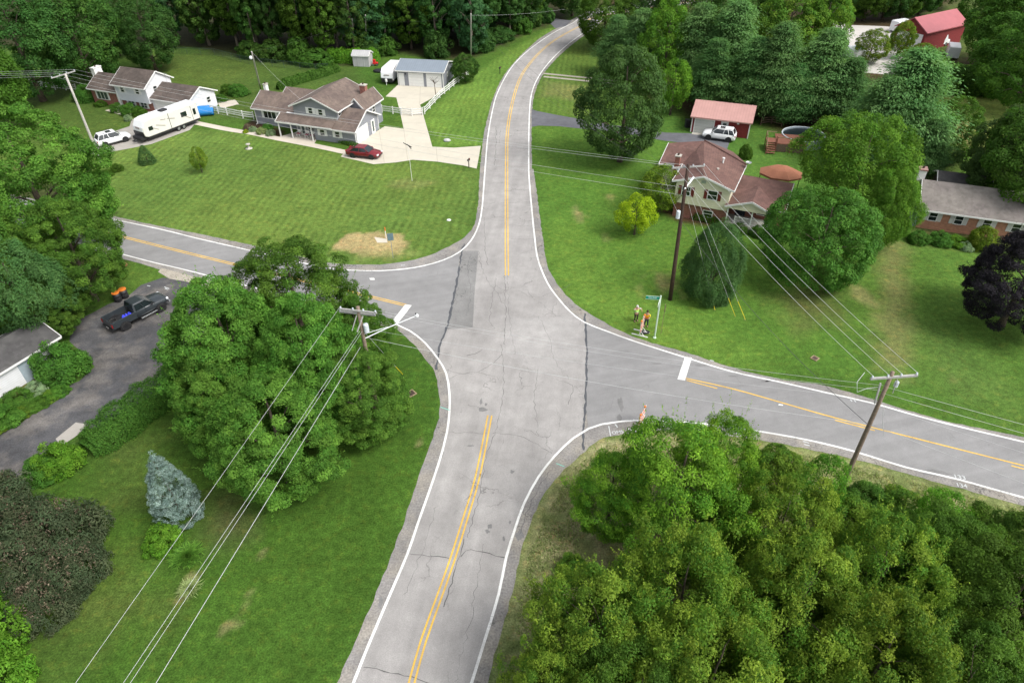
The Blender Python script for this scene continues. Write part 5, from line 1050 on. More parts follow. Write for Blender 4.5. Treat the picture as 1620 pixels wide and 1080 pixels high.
h.door('front', .45, 6.1, 6.75, 2.1, lite=False); h.garage_door('front', .5, 14.0, 17.6); h.corner([(6.92, -.11)], 4.1, w=.1)
m = MB().box(5.6, 7.4, -1.3, .44, .02, .28).box(5.8, 7.2, -1.7, -1.3, .02, .14); h.part(m, 'front_step', 'concrete_trim')
for x, z, yy in ((13.402, 4.75, 2.6), (20.602, 3.05, 3.55)): h.part(MB().tube([(x, yy, z), (x + .05, yy, z)], .17, 14), 'gable_vent', 'white_paint')
m = MB()
m.tube([(15.0, 3, 5.6 - 1.6), (15.0, 3, 5.6)], .02, 6); m.tube([(14.6, 3, 5.5), (15.4, 3, 5.5)], .015, 5); m.tube([(14.75, 2.8, 5.35), (15.25, 3.2, 5.35)], .015, 5); h.part(m, 'antenna', 'galvanised')
# ---------------- grey house with the porch
h = House('grey_house', 'grey two-storey house with brown roofs, a front porch and a white garage door', 'house', (-39.26, 102.76), -20.5)
h.block(.4, 8.9, .45, 6.0, 2.6, 1.5, 'x', 'grey_siding', 'taupe_shingle', .45)
h.block(8.95, 16.2, -1.3, 7.4, 4.35, 1.45, 'y', 'grey_siding', 'taupe_shingle', .5, ohg=.35)
h.block(16.0, 19.4, -2.3, 4.3, 2.25, 1.7, 'x', 'grey_siding', 'taupe_shingle', .5, ridge=.95, ohg=.35)
h.block(15.9, 18.3, 2.6, 7.6, 3.6, 1.25, 'y', 'grey_siding', 'taupe_shingle', .35)
h.block(1.8, 7.6, 5.9, 9.4, 2.5, .9, 'x', 'grey_siding', 'taupe_shingle', .35)
m = MB()                                                    # wall of the room beside the porch, under the long roof
m.box(12.6, 16.1, -2.3, -1.28, 0, 2.28); h.part(m, 'wall', 'grey_siding')
m = MB(); z_e, z_w = 2.14, 2.95; a = [(6.55, -2.95, z_e), (16.0, -2.95, z_e), (16.0, -1.28, z_w), (6.55, -1.28, z_w)]
m.add(a + [(x, y, z + .13) for x, y, z in a], [(0, 3, 2, 1), (4, 5, 6, 7), (0, 1, 5, 4), (1, 2, 6, 5), (2, 3, 7, 6), (3, 0, 4, 7)])
a = [(6.55, -1.282, z_w), (8.94, -1.282, z_w), (8.94, .44, 2.55), (6.55, .44, 2.55)]
rf = h.part(m, 'porch_roof', 'taupe_shingle'); m = MB().bar((6.5, -2.98, z_e + .07), (16.05, -2.98, z_e + .07), .05, .2).bar((6.52, -2.98, z_e + .07), (6.52, -1.3, z_w + .07), .05, .2); h.part(m, 'fascia', 'white_paint', rf)
m = MB().bar((8.9, -1.33, z_w + .2), (16.2, -1.33, z_w + .2), .05, .16); h.part(m, 'flashing_board', 'white_paint')
m = MB().box(6.6, 8.9, -1.27, .4, 2.5, 2.62); h.part(m, 'porch_ceiling', 'white_paint')
for x in (6.9, 9.0, 12.45):
    m = MB().box(x - .07, x + .07, -2.85, -2.71, .02, 2.2); h.part(m, 'porch_post', 'white_paint')
h.window('front', .45, 2.0, 4.1, 1.15, 2.3, 'white_paint', mull=3, bar_=False, sw=.32)
h.window('front', -1.3, 11.55, 12.2, 3.45, 4.25, 'white_paint', sw=.38); h.window('front', -1.3, 13.2, 13.85, 3.4, 4.2, 'white_paint', sw=.38)
h.window('front', -2.3, 13.6, 14.3, .85, 1.65, 'white_paint', sw=.34); h.window('front', -2.3, 16.1, 16.8, .85, 1.65, 'white_paint', sw=.34)
h.window('right', 16.2, -.9, -.3, 3.45, 4.1, mull=1); h.window('right', 16.2, 1.6, 2.2, 3.45, 4.1); h.window('right', 18.3, 4.9, 5.6, 2.2, 3.0); h.window('right', 18.3, 3.0, 3.5, 2.1, 2.8)
h.garage_door('right', 19.4, -1.9, 1.1, 2.0); h.door('right', 19.4, 2.3, 3.1, 1.95, lite=2)
h.door('front', -1.3, 9.6, 10.4, 2.05, lite=2); h.window('front', -1.3, 10.9, 12.0, 1.0, 1.9)
h.chimney(16.2, 17.1, 5.6, 6.3, 3, 5.75, 'red_brick'); h.chimney(.55, 1.0, 3.4, 4.0, 2, 5.0, 'white_paint')
h.corner([(.41, .46), (8.96, -1.29)], 2.6, w=.09); h.corner([(19.39, -2.29), (19.39, 4.29)], 2.2, w=.1)
m = MB()
for x, y, z in ((.42, .38, 2.5),): m.tube([(x, y, z), (x, y, .15), (x + .1, y - .4, .08)], .05, 6)
h.part(m, 'downspout', 'white_paint')
for k, (x, c) in enumerate(((9.6, 'cushion'), (11.0, 'cushion'), (11.9, 'cushion'))):
    lab = ['white porch chair with dark red cushion nearest the front door', 'white porch chair with dark red cushion in the middle of the row', 'white porch chair with dark red cushion nearest the windows'][k]
    o = h.t.matrix_basis if False else None; ca, sa = math.cos(R(-20.5)), math.sin(R(-20.5)); yy = -2.0; wx, wy = -39.26 + x * ca - yy * sa, 102.76 + x * sa + yy * ca
    t = thing('porch_chair', lab, 'chair', (wx, wy, .017), R(-20.5), 'white chairs on the porch')
    for lx in (-.25, .25):
        for ly in (-.25, .25): MB().box(lx - .03, lx + .03, ly - .03, ly + .03, 0, .42 if ly < 0 else .95).build('leg', MT['white_paint'], t)
    MB().box(-.28, .28, -.3, .25, .42, .46).build('seat', MT['white_paint'], t); MB().box(-.25, .25, .22, .26, .5, .98).build('backrest', MT['white_paint'], t)
    MB().box(-.24, .24, -.26, .2, .462, .55).build('cushion', MT[c], t, bevel=.03)
    for lx in (-.28, .28): MB().box(lx - .04, lx + .04, -.3, .22, .66, .70).build('armrest', MT['white_paint'], t)
# ---------------- detached grey garage
h = House('detached_garage', 'low grey garage with a blue-grey roof and two white doors', 'garage', (-19.13, 120.48), -12)
h.block(0, 8.1, 0, 6.2, 2.55, .95, 'x', 'grey_siding', 'blue_grey_roof', .3, ohg=.3)
h.garage_door('front', 0, 2.05, 4.5); h.garage_door('front', 0, 5.25, 7.7); h.door('front', 0, .25, 1.05); h.window('right', 8.1, 2.6, 3.1, 1.2, 1.7)
h.corner([(8.09, .01), (.01, .01), (8.09, 6.19)], 2.5); m = MB().box(1.35, 1.5, -.12, -.002, 1.9, 2.15); h.part(m, 'wall_lamp', 'trim_black')
# ---------------- little shed by the wood
h = House('garden_shed', 'small pale grey garden shed at the edge of the wood', 'shed', P(559.5, 105.3), -9)
h.block(0, 3.1, 0, 2.4, 1.9, .6, 'x', 'light_roof', 'light_roof', .12, ohg=.12); h.door('front', 0, 1.0, 2.1, 1.7, mat='light_roof')
# ---------------- cream house
h = House('cream_house', 'cream split-level house with a reddish-brown roof and dark red shutters', 'house', (18.37, 71.03), -25.5)
m = MB()
m.rings([[(.4, y, 1.95), (6.45, y, 1.95), (6.45, y, 4.62), (3.4, y, 5.6), (.4, y, 4.62)] for y in (.35, .75)]); m.box(.4, 6.45, .751, 7.4, 1.95, 4.5)
h.part(m, 'wall', 'cream_siding')
m = MB().box(.42, 6.43, .7, 7.9, 0, 1.95); h.part(m, 'lower_wall', 'red_brick')
m = MB().box(-2.3, 3, 5.0, 11.4, 0, 4.0); m.rings([[(x, 5.02, 4.2), (x, 11.38, 4.2), (x, 8.3, 5.0)] for x in (-2.28, -.5)]); h.part(m, 'side_wall', 'cream_siding')
th = .16
V = {'A': (0, 0, 4.6), 'B': (3.38, 0, 5.72), 'C': (6.85, 0, 4.6), 'D': (6.85, 7.6, 4.55), 'E': (1.2, 9.6, 5.9), 'F': (-2.75, 8.4, 5.45), 'G': (-2.75, 4.55, 4.3), 'V': (0, 4.9, 4.6), 'W': (0.9, 7.2, 5.6), 'H': (-2.75, 11.8, 4.1), 'I': (4.5, 11.8, 4.1)}
m = MB(); m.add([V[k] for k in 'BCDE'] , [(0, 1, 2, 3)]); m.add([V[k] for k in 'ABEWV'], [(0, 1, 2, 3, 4)]); m.add([V[k] for k in 'GVWEF'], [(0, 1, 2, 3, 4)]); m.add([V[k] for k in 'FEIH'], [(0, 1, 2, 3)]); m.add([V[k] for k in 'EDI'], [(0, 1, 2)])
rf = m.build('roof', MT['red_shingle'], h.t); sm = rf.modifiers.new('thick', 'SOLIDIFY'); sm.thickness = .16; sm.offset = -1
m = MB()
for a, b, ox, oy in (('A', 'B', 0, -.03), ('B', 'C', 0, -.03), ('C', 'D', .03, 0), ('G', 'V', 0, -.03), ('G', 'F', -.03, 0), ('A', 'V', -.03, 0)):
    p = Vector(V[a]) + Vector((ox, oy, -.06)); q = Vector(V[b]) + Vector((ox, oy, -.06)); m.bar(p, q, .05, .2)
h.part(m, 'fascia', 'white_paint', rf)
h.block(6.4, 12.2, 2.2, 8.6, 2.6, 1.55, 'x', 'red_brick', 'red_shingle', .5, ohg=.3)
m = MB(); xa, xb, xm, ya = 6.2, 11.3, 9.0, -.25      # porch gable running into the wing roof
zt = 3.75; ze = 2.75; yb = 3.9; r_ = MB()
for e, s_ in ((xa, -1), (xb, 1)):
    a = [(e, ya, ze), (xm, ya, zt), (xm, 4.1, zt), (e, 2.2, ze)]
    if s_ > 0: a = a[::-1]
    r_.add(a + [(x, y, z + .13) for x, y, z in a], [(0, 1, 2, 3)[::-1], (4, 5, 6, 7), (0, 1, 5, 4), (1, 2, 6, 5), (2, 3, 7, 6), (3, 0, 4, 7)])
rf = h.part(r_, 'porch_roof', 'red_shingle'); m = MB().bar((xa, ya - .03, ze + .06), (xm, ya - .03, zt + .06), .05, .2).bar((xm, ya - .032, zt + .06), (xb, ya - .032, ze + .06), .05, .2); h.part(m, 'fascia', 'white_paint', rf)
m = MB(); m.add([(xa + .3, ya + .12, ze + .1), (xb - .3, ya + .12, ze + .1), (xm, ya + .12, zt - .03), (xa + .3, ya + .2, ze + .1), (xb - .3, ya + .2, ze + .1), (xm, ya + .2, zt - .03)], [(0, 1, 2), (5, 4, 3), (0, 3, 4, 1), (1, 4, 5, 2), (2, 5, 3, 0)]).box(xa + .15, xb - .15, ya + .1, ya + .22, ze - .12, ze + .1); h.part(m, 'porch_gable', 'cream_siding')
m = MB().box(6.46, 11.2, -.1, 2.19, 0, .85); h.part(m, 'porch_floor', 'concrete_trim')
for x in (6.6, 9.25, 11.0): m = MB().box(x - .07, x + .07, -.03, .11, .86, 2.68); h.part(m, 'porch_post', 'white_paint')
m = MB().box(7.5, 11.0, .0, .06, 1.66, 1.72).box(7.5, 11.0, .0, .06, .98, 1.03).box(7.46, 7.54, -.02, .08, .86, 1.78)
for k in range(26): x = 7.6 + k * .131; m.box(x - .02, x + .02, .01, .05, 1.03, 1.66)
h.part(m, 'railing', 'white_paint')
h.window('front', .35, 4.1, 5.1, 3.05, 4.05, 'shutter_red', sw=.36); h.window('front', .35, 1.2, 2.1, 3.0, 4.0, 'shutter_red', sw=.36); h.window('front', .7, 3.9, 4.9, .7, 1.4)
h.window('front', 2.2, 9.6, 10.8, 1.4, 2.2); h.door('front', 2.2, 7.3, 8.2, 2.5, 'cloth_dark', z0=.86)
m = MB().box(3.15, 3.65, .30, .348, 4.75, 5.1); h.part(m, 'gable_vent', 'galvanised')
h.chimney(-.9, -.35, 4.35, 4.95, 2, 5.6, 'red_brick', 'concrete_trim')
m = MB().lathe([(.10, -.3), (.10, .3), (.16, .3), (.16, .42)], (4.4, 5.6, 5.45), 10); h.part(m, 'roof_vent', 'white_paint'); m = MB().lathe([(.10, -.3), (.10, .1), (.15, .14)], (4.3, 3.2, 5.4), 10); h.part(m, 'roof_vent', 'concrete_trim')
m = MB().tube([(6.85, 7.0, 4.6), (7.05, 7.0, 4.9), (7.1, 7.0, 5.2)], .025, 6); m.lathe([(.02, 0), (.25, .05), (.36, .14), (.35, .15), (.24, .07)], (7.1, 6.95, 5.1), 16); h.part(m, 'satellite_dish', 'galvanised')
# ---------------- red garage
h = House('red_garage', 'red board garage with a faded salmon roof and a pale door', 'garage', (26.77, 97.25), -21)
h.block(0, 8.1, 0, 7.0, 2.35, 1.1, 'x', 'red_boards', 'salmon_roof', .35, trim='salmon_roof', ohg=.25)
h.garage_door('front', 0, .45, 3.1, 2.0, 'beige_door'); h.door('front', 0, 4.2, 5.05, 2.0, lite=1); h.corner([(0.0, 0.0), (8.1, 0.0)], 2.3, w=.14)
m = MB().box(.3, 3.3, -.9, -.08, .014, .05); h.part(m, 'door_apron', 'concrete_trim'); m = MB().box(6.3, 6.6, -.2, -.002, 1.95, 2.1); h.part(m, 'wall_lamp', 'lamp_white')
# ---------------- brick ranch house, right edge
h = House('ranch_house', 'long low brick ranch house with a grey roof at the right edge', 'house', (45.4, 67.53), -20.5)
h.block(.4, 22, .5, 7.2, 2.5, 1.65, 'x', 'orange_brick', 'grey_shingle', .5, ohg=.35)
for u in (1.3, 3.85, 6.6, 9.4): h.window('front', .5, u, u + .75, 1.1, 2.05, 'cloth_white', sw=.42)
h.window('front', .5, 12.5, 14.2, .9, 2.0, 'cloth_white', mull=2); h.door('front', .5, 10.9, 11.8)
h.chimney(-.42, .38, 4.6, 5.6, 0, 5.0, 'white_paint', 'red_brick'); m = MB().box(.0, .38, .6, 7.1, 0.02, 2.4); h.part(m, 'end_panel', 'pool_wall')
hh2 = House('back_shed', 'low dark brown roofed outbuilding behind the ranch house', 'shed', (51.2, 74.3), -20.5)
hh2.block(0, 5.2, 0, 3.8, 2.1, .8, 'x', 'cloth_brown', 'dark_shingle', .3)
# ---------------- white shed at the left edge
h = House('white_shed', 'white shed with a dark shingle roof at the left edge', 'shed', (-40.05, 45.6), 63.2)
h.block(-9.5, 0, 0, 4.2, 2.3, 1.0, 'x', 'white_siding', 'dark_shingle', .3, ohg=.3)
h.t.rotation_euler = (0, 0, R(63.2)); h.t.location = (-39.55, 46.55, 0)
for ch in h.t.children: pass
h.door('front', 0, -3.6, -2.7, 1.95, mat='pool_wall'); h.window('front', 0, -6.4, -5.6, 1.0, 1.8)
# ---------------- red barn by the gravel lot
h = House('red_barn', 'red barn with a pinkish-red metal roof by the gravel lot', 'barn', (79.3, 135.9), 30)
h.block(0, 12.5, 0, 6.2, 3.6, 1.9, 'x', 'red_boards', 'barn_roof', .35, ohg=.3, trim='barn_roof')
h.garage_door('left', 0, .6, 2.8, 2.9); h.garage_door('left', 0, 3.4, 5.6, 2.9)
h = House('lean_to_shed', 'weathered shelter under the pines behind the pool', 'shed', P(1283, 193), -18)
h.block(0, 5.5, 0, 3, 2.2, .6, 'x', 'lattice', 'light_roof', .3)
# =================================================================== POLES AND WIRES
def pole(base, top, zt, mat, r0=.17, r1=.11, label='', cat='utility pole', bw=None):
    b = bw if bw is not None else P(*base); t_ = thing('utility_pole', label, cat, (b[0], b[1], 0)); T = P(top[0], top[1], zt) - Vector((b[0], b[1], 0))
    MB().tube([Vector((0, 0, 0)), T * .25, T * .5, T * .75, T], [r0, r0 * .93, (r0 + r1) / 2, r1 * 1.08, r1], 12).build('shaft', MT[mat], t_, True)
    return t_, Vector((b[0], b[1], 0)), T
def loc(t_, w): return Vector(w) - Vector(t_.location)
def arm(t_, a, b, mat='arm_wood', w=.10, h_=.12, ins=(0.03, .36, .64, .97), insm='transformer_grey'):
    a = loc(t_, a); b = loc(t_, b); MB().bar(a, b, w, h_).build('crossarm', MT[mat], t_); pts = []
    for k in ins:
        p = a.lerp(b, k) + Vector((0, 0, h_ / 2)); MB().lathe([(.03, 0), (.06, .03), (.035, .07), (.065, .11), (.03, .16)], p, 10).build('insulator', MT[insm], t_); pts.append(p + Vector((0, 0, .16)) + Vector(t_.location))
    return pts
def can(t_, w, r=.24, h_=.8):
    p = loc(t_, w); MB().lathe([(r * .9, -.02), (r, 0), (r, h_), (r * .85, h_ + .06), (.05, h_ + .1)], p, 16).build('transformer', MT['transformer_grey'], t_, False)
def wires(items, group):
    for a, b, sag, r, m, lab in items:
        a = Vector(a); b = Vector(b); n = 24; d = (b - a); pts = [a + d * (k / n) - Vector((0, 0, sag * 4 * (k / n) * (1 - k / n))) for k in range(n + 1)]
        o = MB().tube([p - a for p in pts], r * .58, 5).build('power_line', MT[m], None, True); o.location = a; tag(o, lab, 'power line', group)
def thru(a, za, px, zb, dist):   # from point a through the photo's pixel px at height zb and on, dist metres in all
    a = Vector(a); b = P(px[0], px[1], zb); return a + (b - a).normalized() * dist
# centre-left pole with the street lamp
tc, cb, cT = pole(None, (566, 485), 10.8, 'pole_wood', .19, .13, 'weathered utility pole with two crossarms and a street lamp among the maples', bw=P(566, 485, 10.8) * 1.0)
c1 = arm(tc, P(537.5, 488.5, 10.55), P(596, 495, 10.55)); c2 = arm(tc, P(536.5, 492.5, 10.25), P(594, 498.5, 10.25), ins=(0.03, .97))
ct = Vector((cb.x, cb.y, 0))
MB().bar(loc(tc, P(564, 499, 10.2)), loc(tc, P(557, 523, 9.2)), .05).build('brace', MT['arm_wood'], tc); MB().bar(loc(tc, P(574, 500, 10.2)), loc(tc, P(565, 525, 9.2)), .07).build('brace', MT['arm_wood'], tc)
can(tc, ct + Vector((.34, -.1, 8.7)), .19, .6); 
L0 = ct + Vector((.12, -.05, 8.05)); L1 = P(657, 500, 8.9)
MB().tube([loc(tc, L0), loc(tc, L0.lerp(L1, .5) + Vector((0, 0, .05))), loc(tc, L1)], [.036, .032, .028], 8).build('lamp_arm', MT['lamp_white'], tc)
MB().tube([loc(tc, ct + Vector((.12, -.05, 8.45))), loc(tc, L0.lerp(L1, .45) + Vector((0, 0, .12)))], .02, 6).build('lamp_brace', MT['lamp_white'], tc)
dl = (L1 - L0).normalized(); q = loc(tc, L1)
MB().lathe([(.03, .10), (.11, .06), (.16, 0), (.13, -.07), (.07, -.11)], q + dl * .12, 14).build('lamp_head', MT['lamp_white'], tc, True); MB().lathe([(.03, 0), (.05, .05), (.03, .14)], q + dl * .05 + Vector((0, 0, .12)), 8).build('photocell', MT['trim_black'], tc)
# leaning timber pole, right
tr_, rb, rT = pole((1328, 778), (1412.5, 588), 10.7, 'pole_wood', .17, .12, 'leaning brown timber pole at the thicket edge below the east road')
tr_c = arm(tr_, P(1377, 599, 10.35), P(1451.5, 593.5, 10.35), 'arm_wood', .12, .14)
MB().bar(loc(tr_, P(1393, 606, 10.2)), loc(tr_, P(1384, 638, 8.6)), .09, .09).build('brace', MT['arm_wood'], tr_); MB().bar(loc(tr_, P(1420, 600, 10.2)), loc(tr_, P(1412, 622, 9.1)), .04).build('brace', MT['arm_wood'], tr_)
MB().lathe([(.03, 0), (.13, .06), (.13, .42), (.05, .5)], loc(tr_, P(1416, 612, 9.2)), 12).build('cutout', MT['transformer_grey'], tr_)
MB().tube([loc(tr_, P(1400, 640, 8.3)), loc(tr_, P(1396, 660, 7.4)), loc(tr_, P(1398, 690, 6.0))], .015, 5).build('ground_wire', MT['wire_pale'], tr_)
MB().tube([loc(tr_, P(1368, 589, 10.2)), loc(tr_, P(1356, 604, 9.9)), loc(tr_, P(1356, 620, 9.5)), loc(tr_, P(1372, 614, 9.7)), loc(tr_, P(1392, 612, 9.9))], .018, 5).build('jumper', MT['wire_pale'], tr_)
# dark pole
tm_, mb_, mT = pole((1060, 474), (1089, 260), 13.4, 'pole_dark', .21, .15, 'tall dark brown pole with a grey transformer in the cream house yard')
m_c = arm(tm_, P(1063, 266, 13.0), P(1115, 262.5, 13.0)); can(tm_, P(1072, 345, 9.0), .18, .65)
mS0, mS1 = P(1083, 299, 11.3), P(1097, 281, 11.7); MB().tube([loc(tm_, mS0), loc(tm_, mS1)], [.06, .10], 8).build('lamp_arm', MT['lamp_white'], tm_)
MB().bar(loc(tm_, P(1112, 266, 12.9)), loc(tm_, P(1119, 281, 12.2)), .03).build('brace', MT['arm_wood'], tm_); MB().lathe([(.03, 0), (.1, .05), (.1, .3), (.04, .36)], loc(tm_, P(1073, 270, 12.5)), 10).build('cutout', MT['transformer_grey'], tm_)
# pale pole, far left
tl, lb, lT = pole((162, 262), (103, 117), 12.0, 'pole_pale', .19, .13, 'pale leaning pole with one crossarm in front of the white house')
l_c = arm(tl, P(81, 124, 11.6), P(119, 112.5, 11.6)); MB().bar(loc(tl, P(101, 124, 11.2)), loc(tl, P(110, 116, 11.5)), .04).build('brace', MT['arm_wood'], tl)
# small poles by the wood and behind the grey house
for base, top, zt, m_, lab in (((413, 143), (398, 82), 9.0, 'pole_pale', 'short pale pole with a round lamp behind the grey house roof'), ((561, 80), (557, 30), 7.5, 'pole_pale', 'thin pale pole behind the little shed'), ((745, 94), (745, 22), 11, 'pole_pale', 'thin pole at the end of the garage beside the wood'), ((580, 80), (578, 24), 8.0, 'pole_pale', 'thick pale bare pole in front of the wood')):
    tp, pb, pT = pole(base, top, zt, m_, .14, .10, lab)
    if 'lamp' in lab: MB().lathe([(.05, 0), (.25, .1), (.28, .3), (.18, .5), (.05, .55)], pT * .82 + Vector((-.3, -.1, 0)), 12).build('lamp_globe', MT['lamp_white'], tp, True); p1 = Vector(tp.location) + pT
    if 'garage' in lab: p3 = Vector(tp.location) + pT * .97
    if 'shed' in lab: p2 = Vector(tp.location) + pT * .97
g1 = 'pale overhead wires running south-west from the lamp pole'
wires([(c1[0], thru(c1[0], 0, (119, 1075), 9.9, 75), .15, .016, 'wire_pale', 'leftmost thin pale wire crossing the south lawn'),
       (P(569, 524, 9.2), thru(P(569, 524, 9.2), 0, (196, 1075), 8.7, 75), .1, .018, 'wire_pale', 'second pale wire crossing the south lawn, close beside the third'),
       (P(573, 524, 9.2), thru(P(573, 524, 9.2), 0, (207, 1075), 8.7, 75), .1, .018, 'wire_pale', 'third pale wire crossing the south lawn, close beside the second'),
       (P(570, 549, 8.1), thru(P(570, 549, 8.1), 0, (246, 1078), 7.6, 75), .1, .026, 'wire_pale', 'thickest pale cable crossing the south lawn')], g1)
g2 = 'pale overhead wires spanning the crossroads'
rp = lambda z: rb + rT * (z / rT.z)
mp_ = lambda z: mb_ + mT * (z / mT.z)
wires([(c1[3], rp(9.6), .45, .013, 'wire_pale', 'upper thin wire from the lamp pole across the crossroads'), (c2[1], rp(9.2), .5, .012, 'wire_pale', 'second thin wire from the lamp pole across the crossroads'), (ct + Vector((.1, 0, 8.9)), rp(8.5), .4, .011, 'wire_pale', 'lower thin wire from the lamp pole across the crossroads'),
       (ct + Vector((.1, 0, 8.1)), rp(6.4), .5, .020, 'wire_pale', 'thick pale cable from the lamp pole past the barricade')], g2)
g3 = 'pale overhead wires from the dark pole to the leaning timber pole'
wires([(a, b, .5, .02, 'wire_pale', l) for a, b, l in zip(m_c, tr_c, ('lowest-hanging pale wire from the dark pole crossarm to the timber pole', 'second pale wire from the dark pole crossarm to the timber pole', 'third pale wire from the dark pole crossarm to the timber pole', 'uppermost pale wire from the dark pole crossarm to the timber pole'))] + [(mp_(8.2), rp(6.3), .9, .03, 'wire_dark', 'dark sagging cable from the dark pole over the east road')], g3)
g4 = 'overhead wires from the pale pole across the striped lawn'
wires([(l_c[k], p, .8, .018, 'wire_pale', l) for k, p, l in ((0, mp_(10.6), 'lowest pale wire from the pale pole to the dark pole'), (1, mp_(11.3), 'second lowest pale wire from the pale pole to the dark pole'), (2, m_c[0], 'upper pale wire from the pale pole to the dark pole'), (3, m_c[1], 'uppermost pale wire from the pale pole to the dark pole'))], g4)
wires([(l_c[k], l_c[k] + Vector((-60, 6, 0)), .8, .016, 'wire_pale', l) for k, l in enumerate(('lowest wire leaving the pale pole towards the left edge', 'second wire leaving the pale pole towards the left edge', 'third wire leaving the pale pole towards the left edge', 'top wire leaving the pale pole towards the left edge'))], 'wires leaving the pale pole towards the left edge')
g5 = 'pale overhead wires along the east road'
wires([(rp(9.5), thru(rp(9.5), 0, (1620, 669), 8.8, 60), .25, .017, 'wire_pale', 'upper pale wire running east from the timber pole'), (rp(9.0), thru(rp(9.0), 0, (1620, 683), 8.4, 60), .25, .017, 'wire_pale', 'middle pale wire running east from the timber pole'), (rp(8.0), thru(rp(8.0), 0, (1620, 714), 7.4, 60), .2, .010, 'wire_pale', 'thin pale wire running east over the road centre'), (rp(6.4), thru(rp(6.4), 0, (1620, 762), 6.0, 60), .2, .02, 'wire_pale', 'lowest thick wire running east above the road edge')], g5)
g6 = 'dark thin wires from the dark pole to the far wood'
wires([(mp_(12.2), p3, 1.2, .014, 'wire_dark', 'upper dark wire from the dark pole to the pole by the wood'), (mp_(11.0), p3 - Vector((0, 0, .8)), 1.4, .014, 'wire_dark', 'lower dark wire from the dark pole to the pole by the wood'), (p3, P(894, 15, 9), .3, .016, 'wire_pale', 'pale wire over the far road from the pole by the wood'), (p3 - Vector((0, 0, .2)), p2, .6, .014, 'wire_dark', 'dark wire in front of the wood'), (p1, p2, .6, .012, 'wire_dark', 'dark wire between the lamp pole and the shed pole'), (p1, Vector((-30.5, 100.5, 4.3)), .3, .018, 'wire_pale', 'pale service wire down to the grey house roof'),
       (mp_(8.4), Vector((18.0, 74.5, 4.2)), .4, .016, 'wire_pale', 'pale service wire from the dark pole to the cream house'), (mp_(12.0), P(844, 140, 12), .6, .012, 'wire_dark', 'dark wire running from the dark pole over the dark driveway')], g6)
# stay wires with yellow guards
for px, za, lab in (((1131, 491), 11.2, 'left stay wire with a yellow guard beside the juniper'), ((1163, 501), 11.8, 'middle stay wire with a yellow guard right of the juniper'), ((1179, 506), 12.6, 'right stay wire with a yellow guard right of the juniper')):
    b = P(*px); t_ = thing('stay_wire', lab, 'stay wire', b, 0, 'stay wires of the dark pole'); a = mp_(za) - b
    MB().tube([Vector((0, 0, 0)), a], .009, 5).build('wire', MT['wire_pale'], t_); MB().tube([Vector((0, 0, 0.05)), a * (2.0 / a.length)], .022, 7).build('guard', MT['yellow_guard'], t_)
b = P(637, 592); t_ = thing('stay_wire', 'stay wire with a yellow guard in the grass below the lamp pole', 'stay wire', b); a = ct + Vector((0, 0, 8.8)) - b
MB().tube([Vector((0, 0, 0)), a], .012, 5).build('wire', MT['wire_pale'], t_); MB().tube([Vector((0, 0, .02)), a * (2.0 / a.length)], .03, 7).build('guard', MT['yellow_guard'], t_)
# =================================================================== SIGNS, BOXES
def text_part(txt, parent, m4, size, mat):
    c = bpy.data.curves.new('lettering', 'FONT'); c.body = txt; c.size = size; c.align_x = 'CENTER'; c.align_y = 'CENTER'; c.extrude = .002; o = bpy.data.objects.new('lettering', c); COL.objects.link(o); bpy.context.view_layer.update()
    me = bpy.data.meshes.new_from_object(o.evaluated_get(bpy.context.evaluated_depsgraph_get())); bpy.data.objects.remove(o); me.materials.clear(); obj('lettering', me, MT[mat], parent).matrix_local = m4
b = P(1035.5, 534); hs_ = 4.6; t_ = thing('street_name_sign', 'pale green street name post with a green and a white blade', 'street sign', b)
MB().cyl((0, 0, 0), (0, 0, hs_), .07, n=10).build('post', MT['post_green'], t_); MB().lathe([(.16, 0), (.16, .04), (.09, .1)], (0, 0, 0), 12).build('base', MT['post_green'], t_)
MB().box(-1.25, -.08, -.012, .012, hs_ - .42, hs_ - .12).build('green_blade', MT['sign_green'], t_)
MB().box(-1.27, -.06, -.008, .008, hs_ - .45, hs_ - .42).box(-1.27, -.06, -.008, .008, hs_ - .12, hs_ - .09).build('blade_border', MT['sign_white'], t_)
text_part('RAUHS', t_, Matrix.Translation((-.68, -.016, hs_ - .27)) @ Matrix.Rotation(R(90), 4, 'X'), .22, 'sign_white')
bl = MB().box(-1.15, -.08, -.012, .012, hs_ - .48, hs_ - .12).build('white_blade', MT['sign_white'], t_); bl.rotation_euler = (0, 0, R(78)); t_.rotation_euler = (0, 0, R(-9))
def octagon_sign(px, h_, face, label, back='sign_back', post='post_rust', front='sign_red', r=.38):
    t_ = thing('stop_sign', label, 'stop sign', P(*px), face); MB().box(-.035, .035, -.02, .02, 0, h_).build('post', MT[post], t_)
    mk = MB(); rg_ = [[(r * math.cos(R(22.5 + 45 * k)), y, h_ - .42 + r * math.sin(R(22.5 + 45 * k))) for k in range(8)] for y in (-.028, -.022)]; mk.rings(rg_).build('sign_plate', MT[back], t_)
    MB().rings([[(r * .96 * math.cos(R(22.5 + 45 * k)), y, h_ - .42 + r * .96 * math.sin(R(22.5 + 45 * k))) for k in range(8)] for y in (-.036, -.029)]).build('sign_face', MT[front], t_)
    text_part('STOP', t_, Matrix.Translation((0, -.038, h_ - .42)) @ Matrix.Rotation(R(90), 4, 'X'), .26, 'sign_white')
octagon_sign((1045.5, 528), 3.3, R(78), 'stop sign seen edge-on on a rusty post beside the green street sign')
b = P(622, 408); t_ = thing('road_sign', 'grey-backed road sign on a thin post by the dug patch', 'road sign', b, R(10)); MB().box(-.03, .03, -.02, .02, 0, 3.0).build('post', MT['galvanised'], t_); MB().box(-.32, .32, -.035, -.022, 2.15, 3.0).build('sign_plate', MT['sign_back'], t_, bevel=.005)
